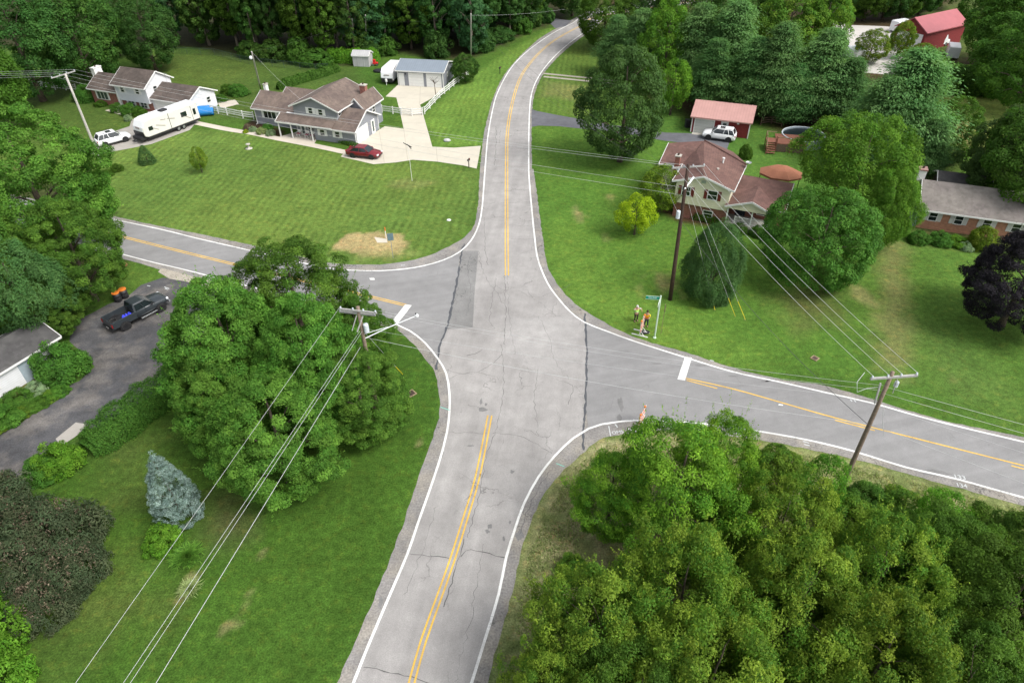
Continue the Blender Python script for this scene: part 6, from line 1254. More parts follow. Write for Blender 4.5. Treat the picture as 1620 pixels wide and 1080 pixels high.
b = P(611, 377); t_ = thing('marker_stake', 'white and orange marker stake behind the road sign', 'marker', b); MB().cyl((0, 0, 0), (0, 0, .95), .05, n=8).build('post', MT['white_paint'], t_); MB().lathe([(.055, .95), (.06, 1.35), (.01, 1.42)], (0, 0, 0), 8).build('top', MT['orange_plastic'], t_)
def barricade(a, b, label, hh_=1.55, L_=1.1, ang=0):
    A = P(*a); B = P(*b); t_ = thing('barricade', label, 'barricade', (A + B) / 2, R(ang), 'white and orange barricades')
    for x in (-L_ / 2, L_ / 2):
        MB().box(x - .04, x + .04, -.04, .04, .06, hh_).build('upright', MT['white_paint'], t_); MB().box(x - .045, x + .045, -.75, .75, 0, .07).build('foot', MT['white_paint'], t_)
        MB().bar((x + .05, -.35, .07), (x + .05, -.02, .5), .04).build('brace', MT['white_paint'], t_)
    for k in range(3):
        z = hh_ * (.30 + .28 * k); mb = MB(); n = 8; w = (L_ + .4) / n
        for i in range(n):
            mb.cur = i % 2; x0 = -(L_ + .4) / 2 + i * w; sl = .10
            mb.add([(x0, -.045, z), (x0 + w, -.045, z), (x0 + w + sl, -.045, z + .22), (x0 + sl, -.045, z + .22), (x0, -.07, z), (x0 + w, -.07, z), (x0 + w + sl, -.07, z + .22), (x0 + sl, -.07, z + .22)], [(0, 3, 2, 1), (4, 5, 6, 7), (0, 1, 5, 4), (1, 2, 6, 5), (2, 3, 7, 6), (3, 0, 4, 7)])
        mb.build('striped_board', [MT['sign_orange'], MT['white_paint']], t_)
    for x in (-.5, .5): MB().lathe([(.03, 0), (.09, .02), (.09, .14), (.03, .17)], (x, -.055, hh_ - .02), 8).build('warning_light', MT['orange_plastic'], t_)
    return t_
barricade((1004, 681), (1020, 672), 'white barricade with orange boards standing on the shoulder above the walnut', 1.8, 1.1, 62)
barricade((1010, 531), (1017, 524), 'folded white and orange barricade standing beside the two workers', 1.7, .7, 66)
b = P(1020, 526); o = MB().lathe([(.32, 0), (.36, .03), (.36, .10), (.30, .12), (.18, .11), (.16, .05)], (0, 0, 0), 20, 1.3, .8).build('sandbag_ring', MT['trim_black'], None, True); o.location = b; tag(o, 'black rubber ring lying behind the folded barricade', 'rubber ring')
b = P(582, 680); t_ = thing('utility_box', 'pale green utility pedestal at the edge of the maples', 'utility box', b, R(12)); MB().box(-.24, .24, -.2, .2, 0, .95).build('cabinet', MT['utility_green'], t_, bevel=.03); MB().box(-.26, .26, -.22, .22, .952, 1.02).build('lid', MT['utility_green'], t_, bevel=.02); MB().box(-.3, .3, -.26, .26, 0, .05).build('base', MT['concrete_trim'], t_)
for px, lab, w in (((650.5, 622.5), 'brown storm drain grate in the grass by the south-west corner', .72), ((1289, 567), 'brown storm drain grate in the lawn north of the east road', .6)):
    b = P(*px); t_ = thing('storm_drain', lab, 'storm drain', b, R(40), 'storm drains in the grass'); mk = MB(); mk.box(-w / 2, w / 2, -w / 2, -w / 2 + .09, .01, .07).box(-w / 2, w / 2, w / 2 - .09, w / 2, .01, .07).box(-w / 2, -w / 2 + .09, -w / 2 + .09, w / 2 - .09, .01, .07).box(w / 2 - .09, w / 2, -w / 2 + .09, w / 2 - .09, .01, .07).build('rim', MT['post_rust'], t_)
    g_ = MB()
    for k in range(8): x = -w / 2 + .12 + k * (w - .24) / 7; g_.box(x - .025, x + .025, -w / 2 + .09, w / 2 - .09, .03, .055)
    g_.build('grate', MT['cast_iron'], t_); MB().box(-w / 2 + .09, w / 2 - .09, -w / 2 + .09, w / 2 - .09, .012, .028).build('sump', MT['trim_black'], t_)
def mailbox(px, lab, m_='cloth_brown'):
    b = P(*px); t_ = thing('mailbox', lab, 'mailbox', b, R(70)); MB().box(-.05, .05, -.05, .05, 0, 1.05).build('post', MT[m_], t_); mk = MB()
    mk.rings([[(y0, x, z) for x, z in [(-.11, 1.05), (.11, 1.05), (.11, 1.2), (.08, 1.28), (0, 1.31), (-.08, 1.28), (-.11, 1.2)]] for y0 in (-.27, .27)]); mk.build('box', MT[m_], t_); MB().box(.0, .08, -.14, -.12, 1.2, 1.34).build('flag', MT['tail_red'], t_); return t_
mailbox((742, 266), 'brown mailbox at the end of the pale concrete driveway'); mailbox((791, 118), 'dark mailbox on the left side of the far road', 'trim_black'); mailbox((1036, 520 + 420), 'x') if False else None
b = P(652, 286); t_ = thing('weather_vane_pole', 'thin white pole with a dark arrow in the lawn', 'lawn pole', b); MB().cyl((0, 0, 0), (-.05, 0, 4.9), .03, .02, 6).build('post', MT['white_paint'], t_); MB().bar((-.6, 0, 5.1), (.4, 0, 4.5), .04, .1).bar((-.1, 0, 4.9), (.3, .2, 4.2), .03, .08).build('arrow', MT['trim_black'], t_)
t_ = thing('bare_dead_tree', 'thin leafless dead tree beside the white rail fence', 'bare tree', P(690, 153)); mk = MB(); mk.tube([(0, 0, 0), (-.1, 0, 1.5), (-.15, 0, 2.7)], [.07, .06, .05], 7).build('trunk', MT['bark'], t_)
mk = MB(); rgb = random.Random(2)
for k in range(9): a = rgb.uniform(0, 6.28); l = rgb.uniform(.5, 1.1); p0 = Vector((-.15, 0, 2.0 + k * .08)); mk.tube([p0, p0 + Vector((math.cos(a) * l * .6, math.sin(a) * l * .5, .5 * l)), p0 + Vector((math.cos(a) * l, math.sin(a) * l * .8, .9 * l))], [.035, .025, .01], 5)
mk.build('branches', MT['bark'], t_)
def boulder(px, s, lab, m_='rock', seed=1):
    rg_ = np.random.default_rng(seed); mk = MB(); n = 12; rr_ = []
    for j, (z, r) in enumerate(((0, .9), (.3, 1), (.6, .85), (.85, .45))): rr_.append([(r * s * math.cos(6.283 * i / n) * rg_.uniform(.85, 1.1), r * s * .75 * math.sin(6.283 * i / n) * rg_.uniform(.85, 1.1), z * s * .8) for i in range(n)])
    o = mk.rings(rr_).build('boulder', MT[m_], None, True); o.location = P(*px); tag(o, lab, 'rock')
boulder((707, 223.5), .55, 'pale boulder on the lawn above the concrete driveway'); boulder((710, 349), .28, 'small white stone on the striped lawn near the road bend', 'white_paint', 3)
o = MB().lathe([(.5, 0), (.48, .1), (.12, .16), (.10, .55), (.30, .62), (.34, .72), (.2, .74)], (0, 0, 0), 14).build('bird_bath', MT['concrete_trim'], None, True); o.location = P(394, 235.5); tag(o, 'small pale bird bath on the striped lawn', 'bird bath')
# =================================================================== FENCES
def rail_fence(px, label, closed=False, hh_=1.15, mat='white_paint', step=2.4, group='white rail fences', rails=(.35, .68, 1.02)):
    w = [Vector((p.x, p.y, 0)) for p in PP(px)]; o = w[0]; t_ = thing('rail_fence', label, 'fence', o, 0, group); posts = []
    for a, b in zip(w, w[1:]):
        n = max(1, round((b - a).length / step))
        for k in range(n): posts.append(a.lerp(b, k / n) - o)
    posts.append(w[-1] - o)
    for p in posts: MB().box(p.x - .07, p.x + .07, p.y - .07, p.y + .07, 0, hh_).box(p.x - .09, p.x + .09, p.y - .09, p.y + .09, hh_, hh_ + .04).build('post', MT[mat], t_)
    for z in rails:
        mk = MB()
        for a, b in zip(posts, posts[1:]): mk.bar(a + Vector((0, 0, z)), b + Vector((0, 0, z)), .04, .15)
        mk.build('rail', MT[mat], t_)
rail_fence([(741, 119), (718, 137), (696, 155), (672, 181)], 'white rail fence running up the lawn beside the detached garage')
rail_fence([(605, 178), (622, 180.5), (634, 182)], 'short white rail fence between the grey house and the driveway gate')
rail_fence([(635.5, 182.3), (652, 183.5), (669, 182)], 'white rail gate across the concrete driveway', step=1.9)
rail_fence([(332, 177), (360, 182), (385, 187), (402, 189)], 'white rail fence left of the grey house')
rail_fence([(50, 137), (88, 142), (122, 144)], 'white rail fence under the trees left of the brick house')
rail_fence([(-40, 132), (0, 128), (40, 132)], 'white rail fence at the far left edge under the trees')
rail_fence([(1203, 198), (1220, 196), (1236, 200)], 'dark plank fence in the shade behind the pool deck', mat='lattice', group='dark plank fence')
w = [Vector((p.x, p.y, 0)) for p in PP([(275, 86), (340, 88), (395, 102), (450, 108), (500, 113), (540, 112)])]; t_ = thing('chain_link_fence', 'thin dark chain-link fence along the foot of the wood', 'fence', w[0]); mk = MB(); mw_ = MB(); pts = []
for a, b in zip(w, w[1:]):
    n = round((b - a).length / 3)
    for k in range(n): pts.append(a.lerp(b, k / n) - w[0])
for p in pts: mk.cyl(p, p + Vector((0, 0, 1.3)), .03, n=6)
mk.build('posts', MT['chain_link'], t_); mk = MB()
for a, b in zip(pts, pts[1:]):
    mk.bar(a + Vector((0, 0, 1.28)), b + Vector((0, 0, 1.28)), .04)
    for k in range(9): mw_.bar(a.lerp(b, k / 9) + Vector((0, 0, .05)), a.lerp(b, (k + 1.5) / 9) + Vector((0, 0, 1.25)), .012); mw_.bar(a.lerp(b, (k + 1.5) / 9) + Vector((0, 0, .05)), a.lerp(b, k / 9) + Vector((0, 0, 1.25)), .012)
mk.build('top_rail', MT['chain_link'], t_); mw_.build('wire_mesh', MT['chain_link'], t_)
# =================================================================== VEHICLES
def ring_sec(x, w, z0, z1, r=.10, n=0):
    """rounded body cross-section at x, half width w"""
    return [(x, -w + r, z0), (x, w - r, z0), (x, w, z0 + r), (x, w * 1.0, (z0 + z1) / 2), (x, w * .97, z1 - r), (x, w * .97 - r, z1), (x, -w * .97 + r, z1), (x, -w * .97, z1 - r), (x, -w, (z0 + z1) / 2), (x, -w, z0 + r)]
def wheel(t_, x, y, r, side, w=.22, rim='rim'):
    ti = MB(); p = [(r * .62, -w / 2), (r * .95, -w / 2), (r, -w / 2 + .03), (r, w / 2 - .03), (r * .95, w / 2), (r * .62, w / 2)]; n = 22; rings = []
    for rr, yy in p: rings.append([(x + rr * math.cos(6.2832 * k / n), y + yy * side, r + rr * math.sin(6.2832 * k / n)) for k in range(n)])
    o = ti.rings(rings, False).build('wheel', MT['rubber'], t_); d = MB(); rings = []
    for rr, yy in ((r * .64, w * .30), (r * .60, w * .38), (r * .2, w * .30), (.02, w * .36)): rings.append([(x + rr * math.cos(6.2832 * k / n), y + yy * side, r + rr * math.sin(6.2832 * k / n)) for k in range(n)])
    d.rings(rings).build('rim', MT[rim], o)
    s_ = MB()
    for k in range(5):
        a = 6.2832 * k / 5; s_.bar((x + r * .12 * math.cos(a), y + w * .40 * side, r + r * .12 * math.sin(a)), (x + r * .58 * math.cos(a), y + w * .40 * side, r + r * .58 * math.sin(a)), .04, .02, (0, 1, 0))
    s_.build('spokes', MT[rim], o)
def car(name, label, cat, pos, ang, paint, L_, W_, body, cabin, zr, wb, wr, group=None, roofrail=False, rear='suv', sunroof=False):
    """body: (x, half width, z0, z1) stations rear to front; cabin: belt and roof outline (xr_belt, xr_roof, xf_roof, xf_belt, z_belt, z_roof)"""
    t_ = thing(name, label, cat, (pos[0], pos[1], .015), ang, group)
    MB().rings([ring_sec(*b_) for b_ in body]).build('body', MT[paint], t_, True, bevel=0)
    xb0, xr0, xr1, xb1, zb, zt = cabin; wbt = W_ / 2 * .93; wrf = W_ / 2 * .72; gl = MB()
    gl.rings([[(xb0, -wbt, zb), (xb0, wbt, zb), (xb1, wbt, zb), (xb1, -wbt, zb)], [(xr0, -wrf, zt), (xr0, wrf, zt), (xr1, wrf, zt), (xr1, -wrf, zt)]]); gl.build('windows', MT['glass'], t_, False, bevel=.03)
    rf = MB(); rf.rings([[(xr0 - .05, -wrf - .03, zt - .02), (xr0 - .05, wrf + .03, zt - .02), (xr1 + .05, wrf + .03, zt - .02), (xr1 + .05, -wrf - .03, zt - .02)], [(xr0 + .05, -wrf + .08, zt + .055), (xr0 + .05, wrf - .08, zt + .055), (xr1 - .1, wrf - .08, zt + .055), (xr1 - .1, -wrf + .08, zt + .055)]]); rf.build('roof', MT[paint], t_, False, bevel=.02)
    for s_ in (-1, 1):
        pl = MB()
        for xb_, xt_, wd in ((xb0, xr0, .13), (xb1, xr1, .07), ((xb0 + xb1) / 2 - .05, (xr0 + xr1) / 2, .07)) + (((xb0 * .68 + xb1 * .32) - .25, xr0 * .72 + xr1 * .28, .08),) * (1 if rear == 'suv' else 0): pl.bar((xb_, s_ * (wbt + .006), zb - .02), (xt_, s_ * (wrf + .012), zt), wd, .03)
        pl.build('pillars', MT[paint], t_)
        MB().box(xb1 - .45, xb1 - .25, s_ * (W_ / 2 - .02) if s_ > 0 else s_ * (W_ / 2 + .16), s_ * (W_ / 2 + .16) if s_ > 0 else s_ * (W_ / 2 - .02), zb - .02, zb + .13).build('side_mirror', MT[paint], t_, bevel=.03)
        xf = body[-1][0]; xr = body[0][0]; hw = W_ / 2 * .74
        MB().box(xf - .22, xf - .02, s_ * hw - .19, s_ * hw + .19, .58, .74).build('headlight', MT['headlight'], t_, bevel=.03)
        MB().box(xr + .0, xr + .14, s_ * hw - .13, s_ * hw + .15, .75, 1.0).build('taillight', MT['tail_red'], t_, bevel=.03)
        if roofrail: MB().bar((xr0 + .1, s_ * (wrf - .04), zt + .09), (xr1 - .2, s_ * (wrf - .04), zt + .09), .03).build('roof_rail', MT['trim_black'], t_)
        MB().box(-wb / 2 + wr + .1, wb / 2 - wr - .1, s_ * (W_ / 2) - .02, s_ * (W_ / 2) + .02, .26, .40).build('sill', MT['trim_black'], t_)
        for x in (-wb / 2, wb / 2):
            n = 18; MB().rings([[(x + (wr + .07) * math.cos(6.2832 * k / n), y, wr + (wr + .07) * math.sin(6.2832 * k / n)) for k in range(n)] for y in ((W_ / 2 - .28) * s_, (W_ / 2 + .006) * s_)]).build('wheel_arch', MT['trim_black'], t_)
            wheel(t_, x, (W_ / 2 - .10) * s_, wr, s_)
    MB().box(body[-1][0] - .05, body[-1][0] + .03, -W_ * .3, W_ * .3, .38, .56).build('grille', MT['trim_black'], t_, bevel=.02)
    MB().box(body[0][0] - .02, body[0][0] + .03, -W_ * .42, W_ * .42, .32, .48).build('rear_bumper', MT['trim_black'], t_, bevel=.02)
    MB().box(body[0][0] - .035, body[0][0] - .015, -.26, .26, .62, .76).build('number_plate', MT['cloth_white'], t_)
    if sunroof: MB().box(xr0 * .35 + xr1 * .65 - .35, xr0 * .35 + xr1 * .65 + .35, -.4, .4, zt + .05, zt + .062).build('sunroof', MT['glass'], t_)
    return t_
suv = [(-2.3, .80, .34, 1.02, .12), (-2.15, .90, .28, 1.12, .12), (-1.0, .94, .26, 1.12, .10), (.9, .94, .26, 1.10, .10), (1.5, .92, .27, 1.02, .14), (2.1, .86, .30, .94, .16), (2.32, .74, .36, .80, .12)]
car('parked_suv', 'white sport utility vehicle beside the travel trailer', 'car', P(181, 226), R(43), 'car_white', 4.7, 1.9, suv, (-2.15, -1.75, .45, 1.15, 1.10, 1.72), 1.7, 2.8, .37, roofrail=True, sunroof=True)
car('parked_suv', 'white crossover parked in front of the red garage', 'car', P(1137, 220), R(157), 'car_white', 4.7, 1.9, suv, (-2.15, -1.75, .45, 1.15, 1.10, 1.70), 1.7, 2.8, .37, roofrail=True, sunroof=True)
sed = [(-2.42, .76, .38, .92, .12), (-2.2, .87, .28, 1.02, .12), (-1.2, .92, .24, 1.0, .10), (.8, .92, .24, .98, .10), (1.5, .90, .25, .90, .14), (2.2, .84, .28, .78, .14), (2.45, .70, .34, .66, .10)]
car('parked_sedan', 'dark red sedan on the pale concrete driveway', 'car', P(577, 247.5), R(-15), 'car_red', 4.9, 1.85, sed, (-1.85, -1.0, .35, 1.15, .97, 1.44), 1.44, 2.8, .34, rear='sedan')
# dark crew-cab pickup with an open bed
t_ = thing('pickup_truck', 'dark grey crew-cab pickup with a tyre and blue cargo in its bed', 'pickup truck', (P(222, 501).x, P(222, 501).y, .015), R(53.8))
W2 = 1.0
MB().rings([ring_sec(*b_) for b_ in [(-.55, .98, .55, 1.28, .06), (.9, .98, .55, 1.28, .08), (1.35, .98, .55, 1.24, .14), (2.3, .95, .58, 1.18, .18), (2.72, .86, .62, 1.08, .16)]]).build('body', MT['truck_dark'], t_, True)
for s_ in (-1, 1): MB().box(-2.85, -.56, s_ * .97 - (.05 if s_ > 0 else -.05) * 1 - .05, s_ * .97 - (.05 if s_ > 0 else -.05) + .05, .60, 1.30).build('bed_side', MT['truck_dark'], t_, bevel=.03)
MB().box(-2.93, -2.84, -.96, .96, .62, 1.28).build('tailgate', MT['truck_dark'], t_, bevel=.02); MB().box(-2.83, -.56, -.86, .86, .60, .68).build('bed_floor', MT['trim_black'], t_)
gl = MB(); gl.rings([[(-.60, -.90, 1.26), (-.60, .90, 1.26), (1.42, .90, 1.26), (1.42, -.90, 1.26)], [(-.45, -.70, 1.86), (-.45, .70, 1.86), (.62, .70, 1.86), (.62, -.70, 1.86)]]).build('windows', MT['glass'], t_, bevel=.03)
MB().rings([[(-.52, -.74, 1.84), (-.52, .74, 1.84), (.68, .74, 1.84), (.68, -.74, 1.84)], [(-.42, -.62, 1.93), (-.42, .62, 1.93), (.5, .62, 1.93), (.5, -.62, 1.93)]]).build('roof', MT['truck_dark'], t_, bevel=.02)
for s_ in (-1, 1):
    pl = MB()
    for a, b, wd in ((-.6, -.48, .16), (1.42, .64, .08), (.35, .12, .10)): pl.bar((a, s_ * .91, 1.24), (b, s_ * .72, 1.86), wd, .035)
    pl.build('pillars', MT['truck_dark'], t_); MB().box(.95, 1.12, s_ * 1.05 - .07, s_ * 1.05 + .07 + .08 * s_, 1.25, 1.45).build('side_mirror', MT['trim_black'], t_, bevel=.03)
    MB().box(2.55, 2.76, s_ * .70 - .18, s_ * .70 + .18, .86, 1.06).build('headlight', MT['headlight'], t_, bevel=.03); MB().box(-2.96, -2.86, s_ * .87 - .09, s_ * .87 + .09, .80, 1.15).build('taillight', MT['tail_red'], t_, bevel=.02)
    MB().box(-.3, 1.3, s_ * 1.04 - .08, s_ * 1.04 + .08, .42, .47).build('running_board', MT['galvanised'], t_, bevel=.01)
    MB().box(-.5, .3, s_ * .985 - .004, s_ * .985 + .004, .6, .61).build('door_seam', MT['trim_black'], t_); MB().bar((.35, s_ * .984, .6), (.35, s_ * .984, 1.22), .012).build('door_seam', MT['trim_black'], t_)
    for x in (-1.85, 1.75):
        n = 18; MB().rings([[(x + .52 * math.cos(6.2832 * k / n), y, .42 + .52 * math.sin(6.2832 * k / n)) for k in range(n)] for y in (.70 * s_, 1.004 * s_)]).build('wheel_arch', MT['trim_black'], t_); wheel(t_, x, .92 * s_, .42, s_, .28, 'trim_black')
MB().box(-3.02, -2.94, -.9, .9, .50, .64).build('rear_bumper', MT['trim_black'], t_, bevel=.03); MB().box(-3.04, -3.025, -.2, .2, .52, .64).build('number_plate', MT['cloth_white'], t_); MB().box(2.66, 2.80, -.62, .62, .62, 1.0).build('grille', MT['galvanised'], t_, bevel=.03); MB().box(2.7, 2.88, -.9, .9, .48, .64).build('front_bumper', MT['rim'], t_, bevel=.04)
Mw = Matrix.Translation(Vector(t_.location)) @ Matrix.Rotation(R(53.8), 4, 'Z')
n = 20; mk = MB(); mk.rings([[((.40 + a) * math.cos(6.2832 * k / n), (.40 + a) * math.sin(6.2832 * k / n), z) for k in range(n)] for a, z in ((-.14, .02), (0, 0), (0.0, .22), (-.14, .2), (-.14, .02))], False); o = mk.build('spare_tyre', MT['rubber'], None, True); o.location = Mw @ Vector((-2.3, .2, .69)); tag(o, 'loose black tyre lying in the bed of the dark pickup', 'tyre')
rg = np.random.default_rng(4); mk = MB()
for k in range(16): x, y = rg.uniform(-.6, .6), rg.uniform(-.32, .32); a = rg.uniform(0, 3); s = rg.uniform(.10, .2); mk.rings([[(x + s * c * math.cos(6.283 * i / 8 + a), y + s * c * math.sin(6.283 * i / 8 + a), z) for i in range(8)] for c, z in ((.8, 0), (1.1, .1), (.9, .22), (.3, .30))])
o = mk.build('blue_bags', MT['cargo_blue'], None, True); o.rotation_euler = (0, 0, R(53.8)); o.location = Mw @ Vector((-1.35, -.25, .69)); tag(o, 'heap of bright blue bags in the pickup bed', 'bags')
# travel trailer
A = P(213, 226); B = P(308, 190); t_ = thing('travel_trailer', 'long cream and white travel trailer with a black front', 'travel trailer', P(262, 209) + Vector((0.6, .3, .02)), R(58.1 + 180))
Lt = 9.6; prof = [(-Lt / 2, .75), (-Lt / 2, 3.0), (-Lt / 2 + .12, 3.12), (Lt / 2 - 1.3, 3.12), (Lt / 2 - .6, 2.95), (Lt / 2 - .1, 2.2), (Lt / 2, 1.5), (Lt / 2 - .1, .95), (Lt / 2 - .6, .75)]
def sidebody(pr, y0, y1): mk = MB(); mk.rings([[(x, y, z) for x, z in pr] for y in (y0, y1)]); return mk
sidebody(prof, -1.22, 1.22).build('body', MT['trailer_cream'], t_, bevel=.06)
MB().rings([[(-Lt / 2 + .02, y, 3.10) for y in (-1.18, 1.18)] + [(Lt / 2 - 1.32, y, 3.10) for y in (1.18, -1.18)], [(-Lt / 2 + .02, y, 3.16) for y in (-1.1, 1.1)] + [(Lt / 2 - 1.32, y, 3.16) for y in (1.1, -1.1)]]).build('roof', MT['car_white'], t_)
MB().rings([[(x, y, z) for x, z in ((Lt / 2 - 1.3, 3.14), (Lt / 2 - .58, 2.97), (Lt / 2 - .06, 2.2), (Lt / 2 + .03, 1.62), (Lt / 2 - .06, 1.6), (Lt / 2 - .2, 2.2), (Lt / 2 - .7, 2.9))] for y in (-1.08, 1.08)]).build('front_cap', MT['car_white'], t_, bevel=.03)
MB().box(Lt / 2 - .02, Lt / 2 + .05, -1.15, 1.15, .8, 1.58).box(Lt / 2 - .4, Lt / 2 + .6, -.95, .95, .45, .95).build('front_panel', MT['trim_black'], t_, bevel=.04)
MB().bar((Lt / 2 - .4, .9, .55), (Lt / 2 + 1.3, .05, .5), .1).bar((Lt / 2 - .4, -.9, .55), (Lt / 2 + 1.3, -.05, .5), .1).build('hitch', MT['trim_black'], t_)
MB().box(-Lt / 2 + .1, Lt / 2 - .5, -1.16, 1.16, .45, .80).build('skirt', MT['trim_black'], t_)
for s_ in (-1, 1):
    for x0, x1, z0, z1 in ((3.2, 3.9, 1.55, 2.1), (-2.7, -1.7, 1.75, 2.45), (-4.3, -3.85, 1.5, 2.4)): MB().box(x0, x1, s_ * 1.235 - .02, s_ * 1.235 + .02, z0, z1).build('window', MT['glass'], t_, bevel=.01)
    MB().box(-3.6, -3.56, s_ * 1.235 - .015, s_ * 1.235 + .015, .85, 2.9).box(.3, .36, s_ * 1.235 - .015, s_ * 1.235 + .015, .8, 3.0).build('seam', MT['trim_black'], t_)
    for k, (x, z, dx, dz) in enumerate(((1.2, 1.5, 1.4, .5), (2.4, 1.3, 1.2, .7), (-.6, 2.0, 1.2, .35), (-3.2, 1.2, .9, .6), (.9, 2.35, .8, .12))): MB().bar((x, s_ * 1.236, z), (x + dx, s_ * 1.236, z + dz), .03, .09, (0, 0, 1)).build('swoosh', MT['swoosh_grey'], t_)
    for x in (-1.7, -.8): wheel(t_, x, s_ * 1.08, .36, s_, .24)
MB().box(-.4, .7, -.45, .45, 3.15, 3.38).build('air_conditioner', MT['trim_black'], t_, bevel=.06); MB().box(Lt / 2 - .03, Lt / 2 + .035, -.45, .45, 1.95, 2.2).build('front_emblem', MT['swoosh_grey'], t_)
q = P(316, 180)
for k, (dx, dy) in enumerate(((0, 0), (.9, -1.0))):
    o = MB().rings([[(x, .62 * math.cos(6.283 * i / 12) , .62 + .58 * math.sin(6.283 * i / 12)) for i in range(12)] for x in (-1.7, -1.5, 0, 1.5, 1.7)]).build('covered_bundle', MT['tarp_blue'], None, True); o.location = (q.x + dx, q.y + dy, 0); o.rotation_euler = (0, 0, R(12)); tag(o, ['blue tarpaulin-covered bundle nearest the white house', 'blue tarpaulin-covered bundle nearest the lawn'][k], 'covered bundle', 'blue bundles behind the travel trailer')
t_ = thing('camper_trailer', 'small white camper peeking out left of the grey garage', 'camper', P(617, 131) + Vector((.2, 1.5, 0)), R(-102)); pr = [(-3, .6), (-3, 2.6), (1.6, 2.6), (2.3, 2.0), (2.5, 1.1), (2.3, .6)]
sidebody(pr, -1.1, 1.1).build('body', MT['car_white'], t_, bevel=.1); MB().box(2.2, 2.56, -1.0, 1.0, .35, 1.0).box(-3, 2.2, -1.05, 1.05, .3, .62).build('skirt', MT['trim_black'], t_, bevel=.03); MB().box(2.38, 2.5, -.5, .5, 1.5, 1.62).build('front_emblem', MT['swoosh_grey'], t_)
for s_ in (-1, 1): wheel(t_, -.6, s_ * .95, .34, s_)
MB().lathe([(.05, 0), (.05, .6), (.2, .6), (.2, 1.0), (.05, 1.1)], (2.9, 0, 0), 10).build('gas_bottle', MT['white_paint'], t_)
o = MB().lathe([(1.2, 0), (1.35, .25), (1.1, .45), (.3, .5)], (0, 0, 0), 16, 1.2, .6).build('fire_pit', MT['bin_black'], None, True); o.location = P(604, 114); tag(o, 'dark low fire pit beside the small shed', 'fire pit')
t_ = thing('toy_tractor', 'small red ride-on toy beside the little shed', 'toy', P(594, 104)); MB().box(-.5, .5, -.3, .3, .25, .6).box(-.4, .1, -.25, .25, .6, 1.1).build('body', MT['toy_red'], t_, bevel=.05)
for x in (-.35, .35):
    for s_ in (-1, 1): wheel(t_, x, s_ * .32, .22, s_, .14)
for k, (px, lab) in enumerate((((188, 476), 'black barrel with an orange lid nearer the trees'), ((198.5, 470.5), 'black barrel with an orange lid nearer the road'))):
    t_ = thing('barrel', lab, 'barrel', P(*px), 0, 'black barrels with orange lids'); MB().lathe([(.33, 0), (.36, .1), (.36, .32), (.39, .36), (.36, .40), (.36, .62), (.39, .66), (.36, .70), (.34, .95)], (0, 0, 0), 18).build('drum', MT['trim_black'], t_, True); MB().lathe([(.37, .95), (.37, 1.02), (.30, 1.05), (.05, 1.06)], (0, 0, 0), 18).build('lid', MT['orange_plastic'], t_)
o = MB().lathe([(.08, 0), (.22, .06), (.28, .2), (.22, .36), (.06, .4)], (0, 0, 0), 16).build('orange_ball', MT['canopy_brown'], None, True); o.name = 'orange_ball'; o.location = P(198, 421); tag(o, 'small orange ball-shaped object in the grass by the west road', 'orange ball')
for k, (x, y) in enumerate(((1462, 47), (1448, 52), (1436, 62), (1424, 50), (1330, 92), (1345, 96), (1480, 73), (1504, 90))):
    lab = ['white van parked against the red barn door', 'white box truck beside the barn van', 'white pickup in the gravel lot below the box truck', 'pale vehicle at the back of the gravel lot', 'white trailer at the near left of the gravel lot', 'small white trailer behind the pine tops', 'white car below the barn wall', 'pale car under the dark tree by the barn', 'pale trailer under the large dark tree'][k]
    t_ = thing('parked_van', lab, 'vehicle', P(x, y), R(25 + 40 * (k % 3)), 'vehicles around the gravel lot'); MB().rings([ring_sec(*b_) for b_ in [(-2.4, .95, .4, 2.2, .1), (-2.3, 1.0, .35, 2.3, .1), (1.2, 1.0, .35, 2.3, .1), (1.7, .98, .35, 1.4, .1), (2.5, .9, .4, 1.2, .1)]]).build('body', MT['car_white'], t_, bevel=.03); MB().box(1.0, 1.55, -.85, .85, 1.45, 2.1).build('windscreen', MT['glass'], t_)
    for xx in (-1.5, 1.5):
        for s_ in (-1, 1): wheel(t_, xx, s_ * .92, .36, s_)
o = MB().rings([[(x, y, z) for x, y in ((-1.2, -.8), (1.2, -.8), (1.2, .8), (-1.2, .8))] for z in (0, 1.2, 1.35)]).build('dumpster', MT['aqua'], None, bevel=.08); o.location = P(1352, 86); tag(o, 'turquoise container at the near edge of the gravel lot', 'container')
# pool with deck
pc = P(1271, 213, 1.2); t_ = thing('above_ground_pool', 'round above-ground pool with a dark cover beneath the pines', 'pool', (pc.x, pc.y, 0)); n = 32; Rp = 2.9
MB().rings([[((Rp + a) * math.cos(6.2832 * k / n), (Rp + a) * math.sin(6.2832 * k / n), z) for k in range(n)] for a, z in ((0, 0), (0, 1.25), (-.12, 1.25), (-.12, .9))], False).build('wall', MT['pool_wall'], t_)
MB().rings([[((Rp + a) * math.cos(6.2832 * k / n), (Rp + a) * math.sin(6.2832 * k / n), z) for k in range(n)] for a, z in ((.04, 1.25), (.04, 1.30), (-.08, 1.30), (-.08, 1.25))], False).build('rim', MT['transformer_grey'], t_); MB().lathe([(Rp - .13, 1.05), (Rp - .4, .98), (.1, .95)], (0, 0, 0), n).build('cover', MT['pool_cover'], t_)
t_ = thing('pool_deck', 'reddish wooden deck with steps beside the pool', 'deck', (pc.x - 2.6, pc.y - 2.4, 0), R(-14)); MB().box(-1.9, 1.9, -1.1, 2.6, 1.10, 1.2).build('platform', MT['deck_wood'], t_); MB().box(-1.9, 1.9, -1.1, -1.04, .05, 1.09).build('lattice', MT['lattice'], t_)
